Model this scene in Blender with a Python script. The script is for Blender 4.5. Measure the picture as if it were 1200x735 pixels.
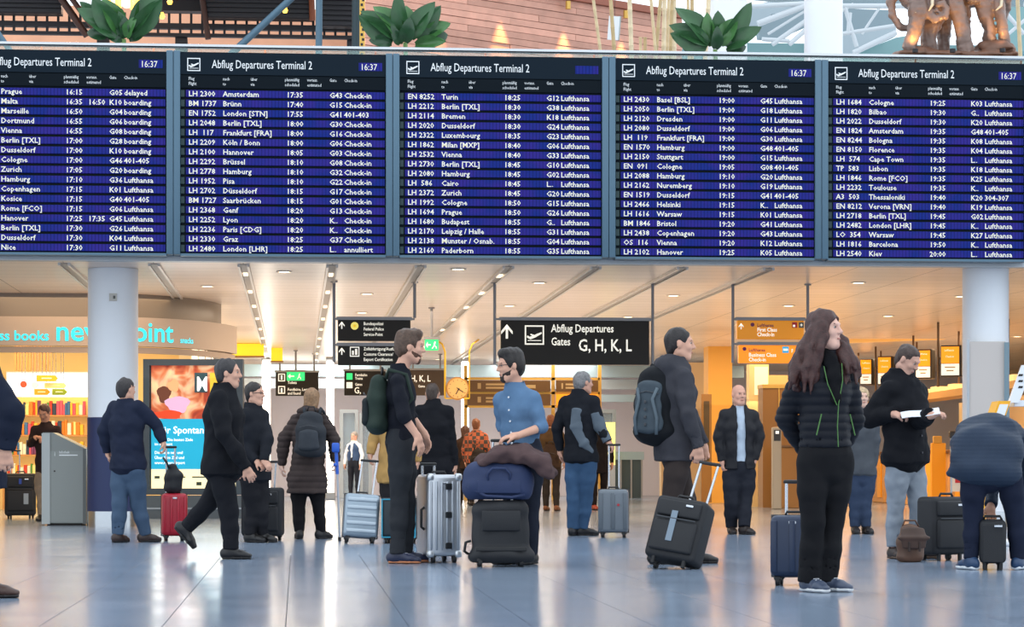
import bpy, bmesh, math, random
import numpy as np
from mathutils import Vector, Matrix

for o in list(bpy.data.objects):
    bpy.data.objects.remove(o, do_unlink=True)
scene = bpy.context.scene
col = scene.collection
random.seed(7)
rng = np.random.default_rng(5)

# ------------------------------------------------------------------ camera
FP = 2900.0                      # focal length in pixels of the 1200x735 frame
HZ = 547.0                       # horizon row
CH = 0.78                        # camera height (m)
YAW = math.atan(252.0 / FP)      # hall axis vanishes at x = 348
ca, sa = math.cos(YAW), math.sin(YAW)
cd = bpy.data.cameras.new('camera')
cam = bpy.data.objects.new('camera', cd)
col.objects.link(cam)
cd.sensor_width = 36.0
cd.lens = FP / 1200.0 * 36.0
cd.shift_y = (HZ - 367.5) / 1200.0
cd.clip_start = 0.5
cd.clip_end = 400.0
cam.location = (0, 0, CH)
cam.rotation_euler = (math.pi / 2, 0, -YAW)
scene.camera = cam

# ------------------------------------------------------------------ light
W = bpy.data.worlds.new('hall_daylight')
scene.world = W
W.use_nodes = True
wn = W.node_tree.nodes
wn['Background'].inputs[0].default_value = (0.83, 0.915, 1.0, 1)
wn['Background'].inputs[1].default_value = 1.75
vs = scene.view_settings
vs.view_transform = 'Standard'
vs.look = 'None'
vs.gamma = 1.0
vs.use_curve_mapping = False
vs.exposure = 0.0

def area(name, loc, sx, sy, power, color, rot=(0, 0, 0)):
    l = bpy.data.lights.new(name, 'AREA')
    l.shape = 'RECTANGLE'
    l.size, l.size_y = sx, sy
    l.energy = power
    l.color = color
    o = bpy.data.objects.new(name, l)
    o.location = loc
    o.rotation_euler = rot
    col.objects.link(o)
    return o

CEIL = 3.36
WARM = (1.0, 0.70, 0.42)
for (x, y, e, c) in [(-3.2, 37, 120, WARM), (1.0, 38, 150, (1, .80, .6)), (5.2, 38, 170, WARM), (9.6, 38, 150, (1, .72, .44)),
                     (-0.5, 47, 170, (1, .82, .62)), (4.5, 48, 190, (1, .80, .58)), (9.5, 48, 200, (1, .72, .44)), (14.0, 46, 200, (1, .70, .42)),
                     (0.5, 60, 270, (1, .90, .80)), (6.0, 60, 270, (1, .88, .76)), (12.5, 58, 220, (1, .72, .44))]:
    area('ceiling_lamp_light', (x, y, CEIL - 0.06), 2.6, 6.0, e, c)

for (x, y, sx, e, c) in [(-1.0, 40, 5, 95, (1, .76, .58)), (4.0, 40, 5, 105, (1, .76, .56)), (9.0, 40, 5, 75, (1, .72, .44)), (0.5, 53, 5, 90, (1, .78, .58)),
                         (6.0, 53, 6, 105, (1, .74, .5)), (12.5, 52, 7, 95, (1, .72, .44))]:
    area('added_ceiling_fill', (x, y, 2.1), sx, 11.0, e, c, (math.pi, 0, 0))  # unseen up-facing fill lights, added only to brighten the ceiling

# ------------------------------------------------------------------ helpers
def at(px, py, Z):
    u = (px - 600.0) / FP
    return Vector((Z * (sa + u * ca), Z * (ca - u * sa), CH + (HZ - py) * Z / FP))

def on_y(px, py, Y):
    u = (px - 600.0) / FP
    return at(px, py, Y / (ca - u * sa))

def zc_y(px, Y):
    return Y / (ca - (px - 600.0) / FP * sa)

def gz(py):
    return CH * FP / (py - HZ)

def ground(px, py):
    v = at(px, py, gz(py)); v.z = 0
    return v

def lin(c):
    out = []
    for v in c[:3]:
        v = v / 255.0
        out.append(v / 12.92 if v <= 0.04045 else ((v + 0.055) / 1.055) ** 2.4)
    return (*out, 1.0)

MATS = {}
def mat(name, rgb, rough=0.6, metal=0.0, emit=0.0, ergb=None, noise=0.0, nscale=8.0, bump=0.0, bscale=60.0, spec=0.5, alpha=1.0, trans=0.0, sheen=0.0, rand=0.0):
    if name in MATS:
        return MATS[name]
    m = bpy.data.materials.new(name)
    m.use_nodes = True
    nt = m.node_tree
    b = nt.nodes['Principled BSDF']
    c = lin(rgb)
    b.inputs['Base Color'].default_value = c
    b.inputs['Roughness'].default_value = rough
    b.inputs['Metallic'].default_value = metal
    b.inputs['Specular IOR Level'].default_value = spec
    b.inputs['Alpha'].default_value = alpha
    b.inputs['Transmission Weight'].default_value = trans
    if sheen:
        b.inputs['Sheen Weight'].default_value = sheen
    if emit:
        b.inputs['Emission Color'].default_value = lin(ergb or rgb)
        b.inputs['Emission Strength'].default_value = emit
    if noise or bump or rand:
        tc = nt.nodes.new('ShaderNodeTexCoord')
    if noise or rand:
        tx = nt.nodes.new('ShaderNodeTexNoise')
        tx.inputs['Scale'].default_value = nscale
        tx.inputs['Detail'].default_value = 5
        nt.links.new(tc.outputs['Object'], tx.inputs['Vector'])
        mr = nt.nodes.new('ShaderNodeMapRange')
        mr.inputs['To Min'].default_value = 1 - noise
        mr.inputs['To Max'].default_value = 1 + noise
        mr.inputs['From Min'].default_value = .25
        mr.inputs['From Max'].default_value = .75
        nt.links.new(tx.outputs[0], mr.inputs['Value'])
        val = mr.outputs[0]
        if rand:
            oi = nt.nodes.new('ShaderNodeObjectInfo')
            m2 = nt.nodes.new('ShaderNodeMapRange')
            m2.inputs['To Min'].default_value = 1 - rand
            m2.inputs['To Max'].default_value = 1 + rand
            nt.links.new(oi.outputs['Random'], m2.inputs['Value'])
            mm = nt.nodes.new('ShaderNodeMath'); mm.operation = 'MULTIPLY'
            nt.links.new(val, mm.inputs[0]); nt.links.new(m2.outputs[0], mm.inputs[1])
            val = mm.outputs[0]
        vm = nt.nodes.new('ShaderNodeVectorMath'); vm.operation = 'SCALE'
        vm.inputs[0].default_value = c[:3]
        nt.links.new(val, vm.inputs['Scale'])
        nt.links.new(vm.outputs[0], b.inputs['Base Color'])
    if bump:
        t2 = nt.nodes.new('ShaderNodeTexNoise')
        t2.inputs['Scale'].default_value = bscale
        t2.inputs['Detail'].default_value = 4
        nt.links.new(tc.outputs['Object'], t2.inputs['Vector'])
        bp = nt.nodes.new('ShaderNodeBump')
        bp.inputs['Strength'].default_value = bump
        bp.inputs['Distance'].default_value = 0.01
        nt.links.new(t2.outputs[0], bp.inputs['Height'])
        nt.links.new(bp.outputs[0], b.inputs['Normal'])
    MATS[name] = m
    return m

def link(o, parent=None):
    col.objects.link(o)
    if parent is not None:
        o.parent = parent
    return o

def tag(o, label=None, cat=None, group=None, kind=None):
    if label: o['label'] = label
    if cat: o['category'] = cat
    if group: o['group'] = group
    if kind: o['kind'] = kind
    return o

def thing(name, label, cat, loc=(0, 0, 0), rz=0.0, group=None, rot=None):
    o = bpy.data.objects.new(name, None)
    o.empty_display_size = 0.1
    o.location = loc
    o.rotation_euler = rot if rot else (0, 0, rz)
    link(o)
    return tag(o, label, cat, group)

class MB:
    def __init__(s):
        s.v = []; s.f = []
    def add(s, v, f):
        n = len(s.v)
        s.v += [tuple(p) for p in v]
        s.f += [tuple(i + n for i in q) for q in f]
        return s
    def box(s, c, d, M=None):
        x, y, z = d[0] / 2, d[1] / 2, d[2] / 2
        vs_ = [Vector((a, b, e)) for a in (-x, x) for b in (-y, y) for e in (-z, z)]
        if M is not None:
            vs_ = [M @ p for p in vs_]
        c = Vector(c)
        return s.add([p + c for p in vs_], [(0, 1, 3, 2), (4, 6, 7, 5), (0, 4, 5, 1), (2, 3, 7, 6), (0, 2, 6, 4), (1, 5, 7, 3)])
    def b2(s, a, b):
        return s.box([(a[i] + b[i]) / 2 for i in range(3)], [abs(b[i] - a[i]) for i in range(3)])
    def cyl(s, a, b, r0, r1=None, n=16, cap=True):
        r1 = r0 if r1 is None else r1
        a = Vector(a); b = Vector(b)
        d = (b - a).normalized()
        q = d.to_track_quat('Z', 'Y')
        vs_ = []
        for (p, r) in ((a, r0), (b, r1)):
            for i in range(n):
                t = 2 * math.pi * i / n
                vs_.append(p + q @ Vector((r * math.cos(t), r * math.sin(t), 0)))
        fs = [(i, (i + 1) % n, n + (i + 1) % n, n + i) for i in range(n)]
        if cap:
            fs += [tuple(range(n - 1, -1, -1)), tuple(range(n, 2 * n))]
        return s.add(vs_, fs)
    def tube(s, pts, r, n=8):
        pts = [Vector(p) for p in pts]
        rs = r if isinstance(r, (list, tuple)) else [r] * len(pts)
        up = Vector((0, 0, 1))
        vs_ = []; q0 = None
        for i, p in enumerate(pts):
            d = (pts[min(i + 1, len(pts) - 1)] - pts[max(i - 1, 0)]).normalized()
            if q0 is None:
                q0 = d.to_track_quat('Z', 'Y')
            else:
                q0 = (q0 @ Vector((0, 0, 1))).rotation_difference(d) @ q0
            for k in range(n):
                t = 2 * math.pi * k / n
                vs_.append(p + q0 @ Vector((rs[i] * math.cos(t), rs[i] * math.sin(t), 0)))
        fs = []
        for i in range(len(pts) - 1):
            for k in range(n):
                fs.append((i * n + k, i * n + (k + 1) % n, (i + 1) * n + (k + 1) % n, (i + 1) * n + k))
        m = (len(pts) - 1) * n
        fs += [tuple(range(n - 1, -1, -1)), tuple(m + k for k in range(n))]
        return s.add(vs_, fs)
    def lathe(s, prof, n=24, c=(0, 0, 0)):
        vs_ = []
        for (r, z) in prof:
            for k in range(n):
                t = 2 * math.pi * k / n
                vs_.append((c[0] + r * math.cos(t), c[1] + r * math.sin(t), c[2] + z))
        fs = []
        for i in range(len(prof) - 1):
            for k in range(n):
                fs.append((i * n + k, i * n + (k + 1) % n, (i + 1) * n + (k + 1) % n, (i + 1) * n + k))
        m = (len(prof) - 1) * n
        fs += [tuple(range(n - 1, -1, -1)), tuple(m + k for k in range(n))]
        return s.add(vs_, fs)
    def prism(s, poly, y0, y1):
        """poly in (x,z), extruded along y"""
        n = len(poly)
        vs_ = [(x, y0, z) for x, z in poly] + [(x, y1, z) for x, z in poly]
        fs = [(i, (i + 1) % n, n + (i + 1) % n, n + i) for i in range(n)]
        fs += [tuple(range(n - 1, -1, -1)), tuple(range(n, 2 * n))]
        return s.add(vs_, fs)
    def rbox(s, c, d, r, seg=3, M=None):
        bm = bmesh.new()
        bmesh.ops.create_cube(bm, size=1.0)
        for v in bm.verts:
            v.co = Vector((v.co.x * d[0], v.co.y * d[1], v.co.z * d[2]))
        r = min(r, min(d) * 0.49)
        bmesh.ops.bevel(bm, geom=list(bm.edges), offset=r, segments=seg, profile=0.5, affect='EDGES')
        bm.verts.index_update()
        c = Vector(c)
        vs_ = [((M @ v.co) if M is not None else v.co) + c for v in bm.verts]
        fs = [[v.index for v in f.verts] for f in bm.faces]
        bm.free()
        return s.add(vs_, fs)
    def mesh(s, name, smooth=False, fix=True):
        me = bpy.data.meshes.new(name)
        me.from_pydata(s.v, [], s.f)
        if fix:
            bm = bmesh.new(); bm.from_mesh(me)
            bmesh.ops.recalc_face_normals(bm, faces=bm.faces)
            bm.to_mesh(me); bm.free()
        if smooth:
            me.shade_smooth()
            if smooth == 'auto':
                me.set_sharp_from_angle(angle=math.radians(40))
        return me
    def build(s, name, m, parent=None, smooth=False, loc=None, rot=None):
        me = s.mesh(name, smooth)
        if m: me.materials.append(m)
        o = bpy.data.objects.new(name, me)
        if loc is not None: o.location = loc
        if rot is not None: o.rotation_euler = rot
        return link(o, parent)

def struct(o):
    o['kind'] = 'structure'
    return o

_tc = {}
def text_mesh(items, name='lettering', xs=0.82, bold=0.0, res=2):
    """items: list of (string, x, z, size, align). returns one mesh in the XZ plane facing -Y"""
    V = []; Fc = []
    for it in items:
        st, x, z, size, al = it[:5]
        ls = it[5] if len(it) > 5 else 1.0
        xq = it[6] if len(it) > 6 else xs
        cu = bpy.data.curves.new('t', 'FONT')
        cu.body = st
        cu.size = 1.0
        cu.align_x = al
        cu.space_line = ls
        cu.resolution_u = res
        cu.offset = bold
        ob = bpy.data.objects.new('t', cu)
        me = bpy.data.meshes.new_from_object(ob)
        n = len(V)
        for v in me.vertices:
            V.append((x + v.co.x * size * xq, 0.0, z + v.co.y * size))
        for p in me.polygons:
            Fc.append(tuple(n + i for i in p.vertices))
        bpy.data.objects.remove(ob); bpy.data.curves.remove(cu); bpy.data.meshes.remove(me)
    me = bpy.data.meshes.new(name)
    me.from_pydata(V, [], Fc)
    return me

def text(items, m, parent, loc=(0, 0, 0), name='lettering', **kw):
    join = kw.pop('join', False)
    for part in ([items] if join else [[i] for i in items]):
        me = text_mesh(part, name, **kw)
        me.materials.append(m)
        o = bpy.data.objects.new(name, me)
        o.location = loc
        link(o, parent)
    return o

# ================================================================== BLOB MODELLER (smooth unions meshed by surface nets)
def V(*a):
    return np.array(a[0] if len(a) == 1 else a, dtype=float)

def unit(v):
    v = V(v); n = np.linalg.norm(v)
    return v / n if n > 1e-9 else v

class Blob:
    def __init__(s):
        s.ops = []; s.lo = V(9, 9, 9); s.hi = -V(9, 9, 9); s.disp = []; s.planes = []
    def seg(s, a, b, ra, rb=None, right=None, k=.02, sub=False, fa=False, fb=False):
        ra = (ra, ra) if np.isscalar(ra) else ra
        rb = ra if rb is None else ((rb, rb) if np.isscalar(rb) else rb)
        a = V(a); b = V(b); m = max(*ra, *rb)
        if not sub:
            s.lo = np.minimum(s.lo, np.minimum(a, b) - m); s.hi = np.maximum(s.hi, np.maximum(a, b) + m)
        s.ops.append(('s', a, b, ra, rb, right, k, sub, fa, fb, m))
        return s
    def chain(s, pts, rs, right=None, k=.02, fa=False, fb=False):
        n = len(pts)
        for i in range(n - 1):
            s.seg(pts[i], pts[i + 1], rs[i], rs[i + 1], right, k, False, fa and i == 0, fb and i == n - 2)
        return s
    def ell(s, c, r, ax=None, k=.02, sub=False):
        c = V(c); r = V(r); m = max(r)
        ax = np.eye(3) if ax is None else np.array([unit(q) for q in ax])
        if not sub:
            s.lo = np.minimum(s.lo, c - m); s.hi = np.maximum(s.hi, c + m)
        s.ops.append(('e', c, r, ax, k, sub, m))
        return s
    def cut(s, p, n):
        s.planes.append((V(p), unit(n)))
        return s
    def mesh(s, name, h, smooth=True):
        lo = s.lo - 3 * h - .01; hi = s.hi + 3 * h + .01
        nx, ny, nz = [int(math.ceil((hi[i] - lo[i]) / h)) + 1 for i in range(3)]
        xs = [lo[i] + h * np.arange(n) for i, n in enumerate((nx, ny, nz))]
        F_ = np.full((nx, ny, nz), 1.0, dtype=np.float32)
        for op in s.ops:
            if op[0] == 's':
                _, a, b, ra, rb, right, k, sub, fa, fb_, m = op
                bl = np.minimum(a, b) - m - k - 2 * h; bh = np.maximum(a, b) + m + k + 2 * h
            else:
                _, c, r, ax, k, sub, m = op
                bl = c - m - k - 2 * h; bh = c + m + k + 2 * h
            i0 = [max(0, int((bl[i] - lo[i]) / h)) for i in range(3)]
            i1 = [min(n, int((bh[i] - lo[i]) / h) + 2) for i, n in enumerate((nx, ny, nz))]
            if any(i1[i] <= i0[i] for i in range(3)): continue
            sl = tuple(slice(i0[i], i1[i]) for i in range(3))
            X_ = xs[0][sl[0]][:, None, None]; Y_ = xs[1][sl[1]][None, :, None]; Z_ = xs[2][sl[2]][None, None, :]
            if op[0] == 's':
                d = b - a; L = np.linalg.norm(d)
                w = d / L if L > 1e-6 else V(0, 0, 1)
                pa = (X_ - a[0], Y_ - a[1], Z_ - a[2])
                tz = pa[0] * w[0] + pa[1] * w[1] + pa[2] * w[2]
                t = np.clip(tz / max(L, 1e-6), 0, 1)
                over = tz - t * L
                if ra[0] == ra[1] and rb[0] == rb[1] and not (fa or fb_):
                    q = [pa[i] - t * L * w[i] for i in range(3)]
                    D = np.sqrt(q[0] ** 2 + q[1] ** 2 + q[2] ** 2) - (ra[0] + (rb[0] - ra[0]) * t)
                else:
                    rt = V(right) if right is not None else (V(1, 0, 0) if abs(w[0]) < .9 else V(0, 1, 0))
                    u = unit(rt - w * np.dot(rt, w)); v = np.cross(w, u)
                    pu = pa[0] * u[0] + pa[1] * u[1] + pa[2] * u[2]
                    pv = pa[0] * v[0] + pa[1] * v[1] + pa[2] * v[2]
                    rx = ra[0] + (rb[0] - ra[0]) * t; ry = ra[1] + (rb[1] - ra[1]) * t
                    rm = np.minimum(rx, ry)
                    if fa or fb_:
                        lat = (np.sqrt((pu / rx) ** 2 + (pv / ry) ** 2) - 1) * rm
                        caps = np.zeros_like(t)
                        full = (np.sqrt((pu / rx) ** 2 + (pv / ry) ** 2 + (over / rm) ** 2) - 1) * rm
                        if fa and fb_: D = np.maximum(lat, np.abs(over))
                        elif fa: D = np.where(over < 0, np.maximum(lat, -over), full)
                        else: D = np.where(over > 0, np.maximum(lat, over), full)
                    else:
                        D = (np.sqrt((pu / rx) ** 2 + (pv / ry) ** 2 + (over / rm) ** 2) - 1) * rm
            else:
                p_ = (X_ - c[0], Y_ - c[1], Z_ - c[2])
                q = [(p_[0] * ax[i][0] + p_[1] * ax[i][1] + p_[2] * ax[i][2]) / r[i] for i in range(3)]
                D = (np.sqrt(q[0] ** 2 + q[1] ** 2 + q[2] ** 2) - 1) * min(r)
            A_ = F_[sl]
            if sub:
                D = -D
                hh = np.maximum(k - np.abs(A_ - D), 0) / max(k, 1e-5)
                F_[sl] = np.maximum(A_, D) + hh * hh * k * .25
            else:
                hh = np.maximum(k - np.abs(A_ - D), 0) / max(k, 1e-5)
                F_[sl] = np.minimum(A_, D) - hh * hh * k * .25
        if s.disp:
            near = np.abs(F_) < .05
            ii = np.nonzero(near)
            P_ = np.stack([xs[i][ii[i]] for i in range(3)], 1)
            for fn in s.disp:
                F_[ii] += fn(P_).astype(np.float32)
        for (p, n) in s.planes:
            D = (xs[0][:, None, None] - p[0]) * n[0] + (xs[1][None, :, None] - p[1]) * n[1] + (xs[2][None, None, :] - p[2]) * n[2]
            F_ = np.maximum(F_, D.astype(np.float32))
        F_[0], F_[-1] = 1, 1; F_[:, 0], F_[:, -1] = 1, 1; F_[:, :, 0], F_[:, :, -1] = 1, 1
        return nets(F_, lo, h, name, smooth)

_CO = [(i, j, k) for i in (0, 1) for j in (0, 1) for k in (0, 1)]
_ED = [(a, b) for a in range(8) for b in range(a + 1, 8) if sum(abs(_CO[a][q] - _CO[b][q]) for q in range(3)) == 1]
def nets(F_, lo, h, name, smooth=True):
    ins = F_ < 0
    c8 = [ins[i:ins.shape[0] - 1 + i, j:ins.shape[1] - 1 + j, k:ins.shape[2] - 1 + k] for (i, j, k) in _CO]
    cnt = sum(c.astype(np.int8) for c in c8)
    act = (cnt > 0) & (cnt < 8)
    I = np.stack(np.nonzero(act), 1)
    M = len(I)
    val = np.stack([F_[I[:, 0] + i, I[:, 1] + j, I[:, 2] + k] for (i, j, k) in _CO], 1)
    acc = np.zeros((M, 3)); n = np.zeros(M)
    for a, b in _ED:
        va, vb = val[:, a], val[:, b]
        m = (va < 0) != (vb < 0)
        t = np.where(m, va / np.where(m, va - vb, 1), 0)
        pa, pb = V(_CO[a]), V(_CO[b])
        acc += m[:, None] * (pa + t[:, None] * (pb - pa)); n += m
    P_ = (I + acc / n[:, None]) * h + lo
    idx = np.full(act.shape, -1, dtype=np.int64)
    idx[I[:, 0], I[:, 1], I[:, 2]] = np.arange(M)
    quads = []
    for ax in range(3):
        sl0 = [slice(None)] * 3; sl1 = [slice(None)] * 3
        sl0[ax] = slice(0, -1); sl1[ax] = slice(1, None)
        ch = ins[tuple(sl0)] != ins[tuple(sl1)]
        o1, o2 = [(1, 2), (2, 0), (0, 1)][ax]
        E = np.stack(np.nonzero(ch), 1)
        ok = (E[:, o1] > 0) & (E[:, o2] > 0) & (E[:, o1] < ins.shape[o1] - 1) & (E[:, o2] < ins.shape[o2] - 1)
        E = E[ok]
        s0 = ins[E[:, 0], E[:, 1], E[:, 2]]
        def g(d1, d2):
            q = E.copy(); q[:, o1] -= d1; q[:, o2] -= d2
            return idx[q[:, 0], q[:, 1], q[:, 2]]
        a, b, c, d = g(1, 1), g(0, 1), g(0, 0), g(1, 0)
        Q = np.stack([a, b, c, d], 1)
        Q[~s0] = Q[~s0][:, ::-1]
        quads.append(Q)
    Q = np.concatenate(quads)
    me = bpy.data.meshes.new(name)
    me.vertices.add(M); me.vertices.foreach_set('co', P_.astype(np.float32).ravel())
    me.loops.add(len(Q) * 4); me.loops.foreach_set('vertex_index', Q.astype(np.int32).ravel())
    me.polygons.add(len(Q))
    me.polygons.foreach_set('loop_start', np.arange(0, len(Q) * 4, 4, dtype=np.int32))
    me.update(calc_edges=True)
    me.validate()
    if smooth: me.shade_smooth()
    return me

def blob_obj(b, name, m, parent, h):
    me = b.mesh(name, h)
    me.materials.append(m)
    o = bpy.data.objects.new(name, me)
    return link(o, parent)

def wrinkle(seed, amp, scale, stretch=(1, 1, 1)):
    r = np.random.default_rng(seed)
    D = r.normal(size=(7, 3)); D /= np.linalg.norm(D, axis=1)[:, None]
    D = D * np.array(stretch) * scale * r.uniform(.6, 1.7, size=(7, 1))
    ph = r.uniform(0, 6.28, 7)
    def fn(P_):
        q = P_ @ D.T + ph
        w = np.sin(q + .8 * np.sin(q[:, ::-1] * .7))
        return amp * w.mean(1) * 2.2
    return fn

def quilting(pitch, amp, z0=0.0):
    def fn(P_):
        t = ((P_[:, 2] - z0) / pitch) % 1.0
        return amp * (1 - np.sqrt(np.clip(1 - (2 * t - 1) ** 2, 0, 1))) * .9
    return fn

# ================================================================== SETTING
def mat_floor(name, joints):
    m = bpy.data.materials.new(name); m.use_nodes = True
    nt = m.node_tree; b = nt.nodes['Principled BSDF']
    tc = nt.nodes.new('ShaderNodeTexCoord')
    geo = nt.nodes.new('ShaderNodeNewGeometry')
    n1 = nt.nodes.new('ShaderNodeTexNoise'); n1.inputs['Scale'].default_value = 55; n1.inputs['Detail'].default_value = 6
    nt.links.new(geo.outputs['Position'], n1.inputs['Vector'])
    cr = nt.nodes.new('ShaderNodeValToRGB')
    cr.color_ramp.elements[0].position = .3; cr.color_ramp.elements[0].color = lin((116, 130, 148))
    cr.color_ramp.elements[1].position = .72; cr.color_ramp.elements[1].color = lin((146, 161, 181))
    nt.links.new(n1.outputs[0], cr.inputs[0])
    colr = cr.outputs[0]
    oi = nt.nodes.new('ShaderNodeObjectInfo')
    mr = nt.nodes.new('ShaderNodeMapRange'); mr.inputs['To Min'].default_value = .93; mr.inputs['To Max'].default_value = 1.05
    nt.links.new(oi.outputs['Random'], mr.inputs['Value'])
    vm = nt.nodes.new('ShaderNodeVectorMath'); vm.operation = 'SCALE'
    nt.links.new(colr, vm.inputs[0])
    if joints:
        br = nt.nodes.new('ShaderNodeTexBrick')
        br.offset = 0.0
        br.inputs['Color1'].default_value = (1, 1, 1, 1); br.inputs['Color2'].default_value = (.93, .93, .93, 1)
        br.inputs['Mortar'].default_value = (.35, .35, .35, 1)
        br.inputs['Scale'].default_value = 1.0
        br.inputs['Mortar Size'].default_value = .003
        br.inputs['Brick Width'].default_value = .6; br.inputs['Row Height'].default_value = .6
        ad = nt.nodes.new('ShaderNodeVectorMath'); ad.operation = 'ADD'; ad.inputs[1].default_value = (60.055, 0, 0)
        nt.links.new(geo.outputs['Position'], ad.inputs[0]); nt.links.new(ad.outputs[0], br.inputs['Vector'])
        mx = nt.nodes.new('ShaderNodeVectorMath'); mx.operation = 'MULTIPLY'
        nt.links.new(colr, mx.inputs[0]); nt.links.new(br.outputs[0], mx.inputs[1])
        nt.links.new(mx.outputs[0], b.inputs['Base Color'])
    else:
        nt.links.new(mr.outputs[0], vm.inputs['Scale'])
        nt.links.new(vm.outputs[0], b.inputs['Base Color'])
    n2 = nt.nodes.new('ShaderNodeTexNoise'); n2.inputs['Scale'].default_value = 1.3; n2.inputs['Detail'].default_value = 3
    nt.links.new(geo.outputs['Position'], n2.inputs['Vector'])
    m3 = nt.nodes.new('ShaderNodeMapRange'); m3.inputs['To Min'].default_value = .12; m3.inputs['To Max'].default_value = .22
    nt.links.new(n2.outputs[0], m3.inputs['Value']); nt.links.new(m3.outputs[0], b.inputs['Roughness'])
    b.inputs['Specular IOR Level'].default_value = .28
    MATS[name] = m
    return m

mfloor = mat_floor('polished_stone_floor', True)
mtile = mat_floor('polished_stone_tile', False)
mgrout = mat('tile_grout', (70, 78, 86), .8)

TX0, TY0, TS, TNX, TNY = -0.055 - 0.6 * 5, 11.4, 0.6, 16, 18
TX1, TY1 = TX0 + TS * TNX, TY0 + TS * TNY
fl = MB()
def quad(m_, x0, y0, x1, y1, z):
    m_.add([(x0, y0, z), (x1, y0, z), (x1, y1, z), (x0, y1, z)], [(0, 1, 2, 3)])
quad(fl, -16, -6, 26, TY0, 0); quad(fl, -16, TY1, 26, 70, 0)
quad(fl, -16, TY0, TX0, TY1, 0); quad(fl, TX1, TY0, 26, TY1, 0)
floor = struct(fl.build('floor', mfloor))
bed = MB(); quad(bed, TX0, TY0, TX1, TY1, -0.012)
bed.build('tile_bed', mgrout, floor)
tm = MB()
g = .002
e = .0003
a0, a1 = g, TS - g
tm.add([(a0, a0, -.012), (a1, a0, -.012), (a1, a1, -.012), (a0, a1, -.012),
        (a0, a0, -e), (a1, a0, -e), (a1, a1, -e), (a0, a1, -e),
        (a0 + e, a0 + e, 0), (a1 - e, a0 + e, 0), (a1 - e, a1 - e, 0), (a0 + e, a1 - e, 0)],
       [(0, 1, 5, 4), (1, 2, 6, 5), (2, 3, 7, 6), (3, 0, 4, 7), (4, 5, 9, 8), (5, 6, 10, 9), (6, 7, 11, 10), (7, 4, 8, 11), (8, 9, 10, 11)])
tme = tm.mesh('floor_tile', False, False); tme.materials.append(mtile)
for j in range(TNY):
    for i in range(TNX):
        o = bpy.data.objects.new('floor_tile', tme)
        o.location = (TX0 + i * TS, TY0 + j * TS, 0)
        link(o, floor)

# ---- slab / ceiling of the lower hall
def mat_ceiling():
    m = bpy.data.materials.new('metal_lamella_ceiling'); m.use_nodes = True
    nt = m.node_tree; b = nt.nodes['Principled BSDF']
    geo = nt.nodes.new('ShaderNodeNewGeometry')
    wv = nt.nodes.new('ShaderNodeTexWave'); wv.wave_type = 'BANDS'; wv.bands_direction = 'Y'
    wv.inputs['Scale'].default_value = 1.0 / .6
    wv.inputs['Distortion'].default_value = 0
    nt.links.new(geo.outputs['Position'], wv.inputs['Vector'])
    bp = nt.nodes.new('ShaderNodeBump'); bp.inputs['Strength'].default_value = .35; bp.inputs['Distance'].default_value = .004
    nt.links.new(wv.outputs[1], bp.inputs['Height']); nt.links.new(bp.outputs[0], b.inputs['Normal'])
    b.inputs['Base Color'].default_value = lin((232, 214, 198))
    b.inputs['Roughness'].default_value = .28
    b.inputs['Specular IOR Level'].default_value = .7
    br = nt.nodes.new('ShaderNodeTexBrick'); br.offset = 0
    br.inputs['Color1'].default_value = lin((236, 216, 200)); br.inputs['Color2'].default_value = lin((228, 208, 190))
    br.inputs['Mortar'].default_value = lin((120, 100, 84))
    br.inputs['Scale'].default_value = 1; br.inputs['Mortar Size'].default_value = .008
    br.inputs['Brick Width'].default_value = 1.13; br.inputs['Row Height'].default_value = .6
    ad = nt.nodes.new('ShaderNodeVectorMath'); ad.operation = 'ADD'; ad.inputs[1].default_value = (113 - .45, 0, 0)
    nt.links.new(geo.outputs['Position'], ad.inputs[0]); nt.links.new(ad.outputs[0], br.inputs['Vector'])
    nt.links.new(br.outputs[0], b.inputs['Base Color'])
    return m
mceil = mat_ceiling()
mwhite = mat('white_plaster', (226, 228, 232), .6, noise=.03, nscale=2)
mconc = mat('grey_slab_edge', (150, 154, 158), .6)
EDGE = 31.1
ceiling = struct(MB().b2((-12, EDGE, CEIL), (24, 67, CEIL + .12)).build('ceiling', mceil))
MB().b2((-12, EDGE + .02, CEIL + .12), (24, 67, 4.99)).build('slab', mconc, ceiling)
malu = mat('brushed_aluminium', (170, 176, 182), .35, .9)
mbluegrey = mat('blue_grey_metal', (84, 112, 130), .45, .3)
struct(MB().b2((-12, EDGE - .14, CEIL - .03), (24, EDGE + .06, CEIL + .055)).build('trim_1', mat('slab_trim_metal', (178, 182, 186), .4, .3)))

mback = mat('back_wall_paint', (226, 222, 232), .7, noise=.04, nscale=1)
struct(MB().b2((-12, 66, 0), (24, 66.3, CEIL)).build('wall_back', mback))
struct(MB().b2((-9.0, 31.5, 0), (-8.7, 66, CEIL)).build('wall_left', mat('shop_side_paint', (200, 180, 150), .7)))
mcream = mat('cream_panel_wall', (226, 198, 152), .6, noise=.03, nscale=2)
struct(MB().b2((19.0, 31.5, 0), (19.3, 66, CEIL)).build('wall_right', mcream))
# passage wall beyond the news shop
pw = struct(MB().b2((-2.05, 43.5, 0), (-1.85, 66, CEIL)).build('wall_passage', mcream))
mlit = mat('lit_glass_panel', (255, 240, 214), .4, emit=1.6)
for k in range(6):
    y0 = 44.0 + k * 3.4
    MB().b2((-1.86, y0, 2.5), (-1.83, y0 + 2.2, 3.15)).build('clerestory_pane', mlit, pw)
MB().b2((-1.86, 43.5, 3.2), (-1.80, 66, 3.27)).build('rail', mat('dark_bronze', (60, 48, 40), .5), pw)

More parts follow.
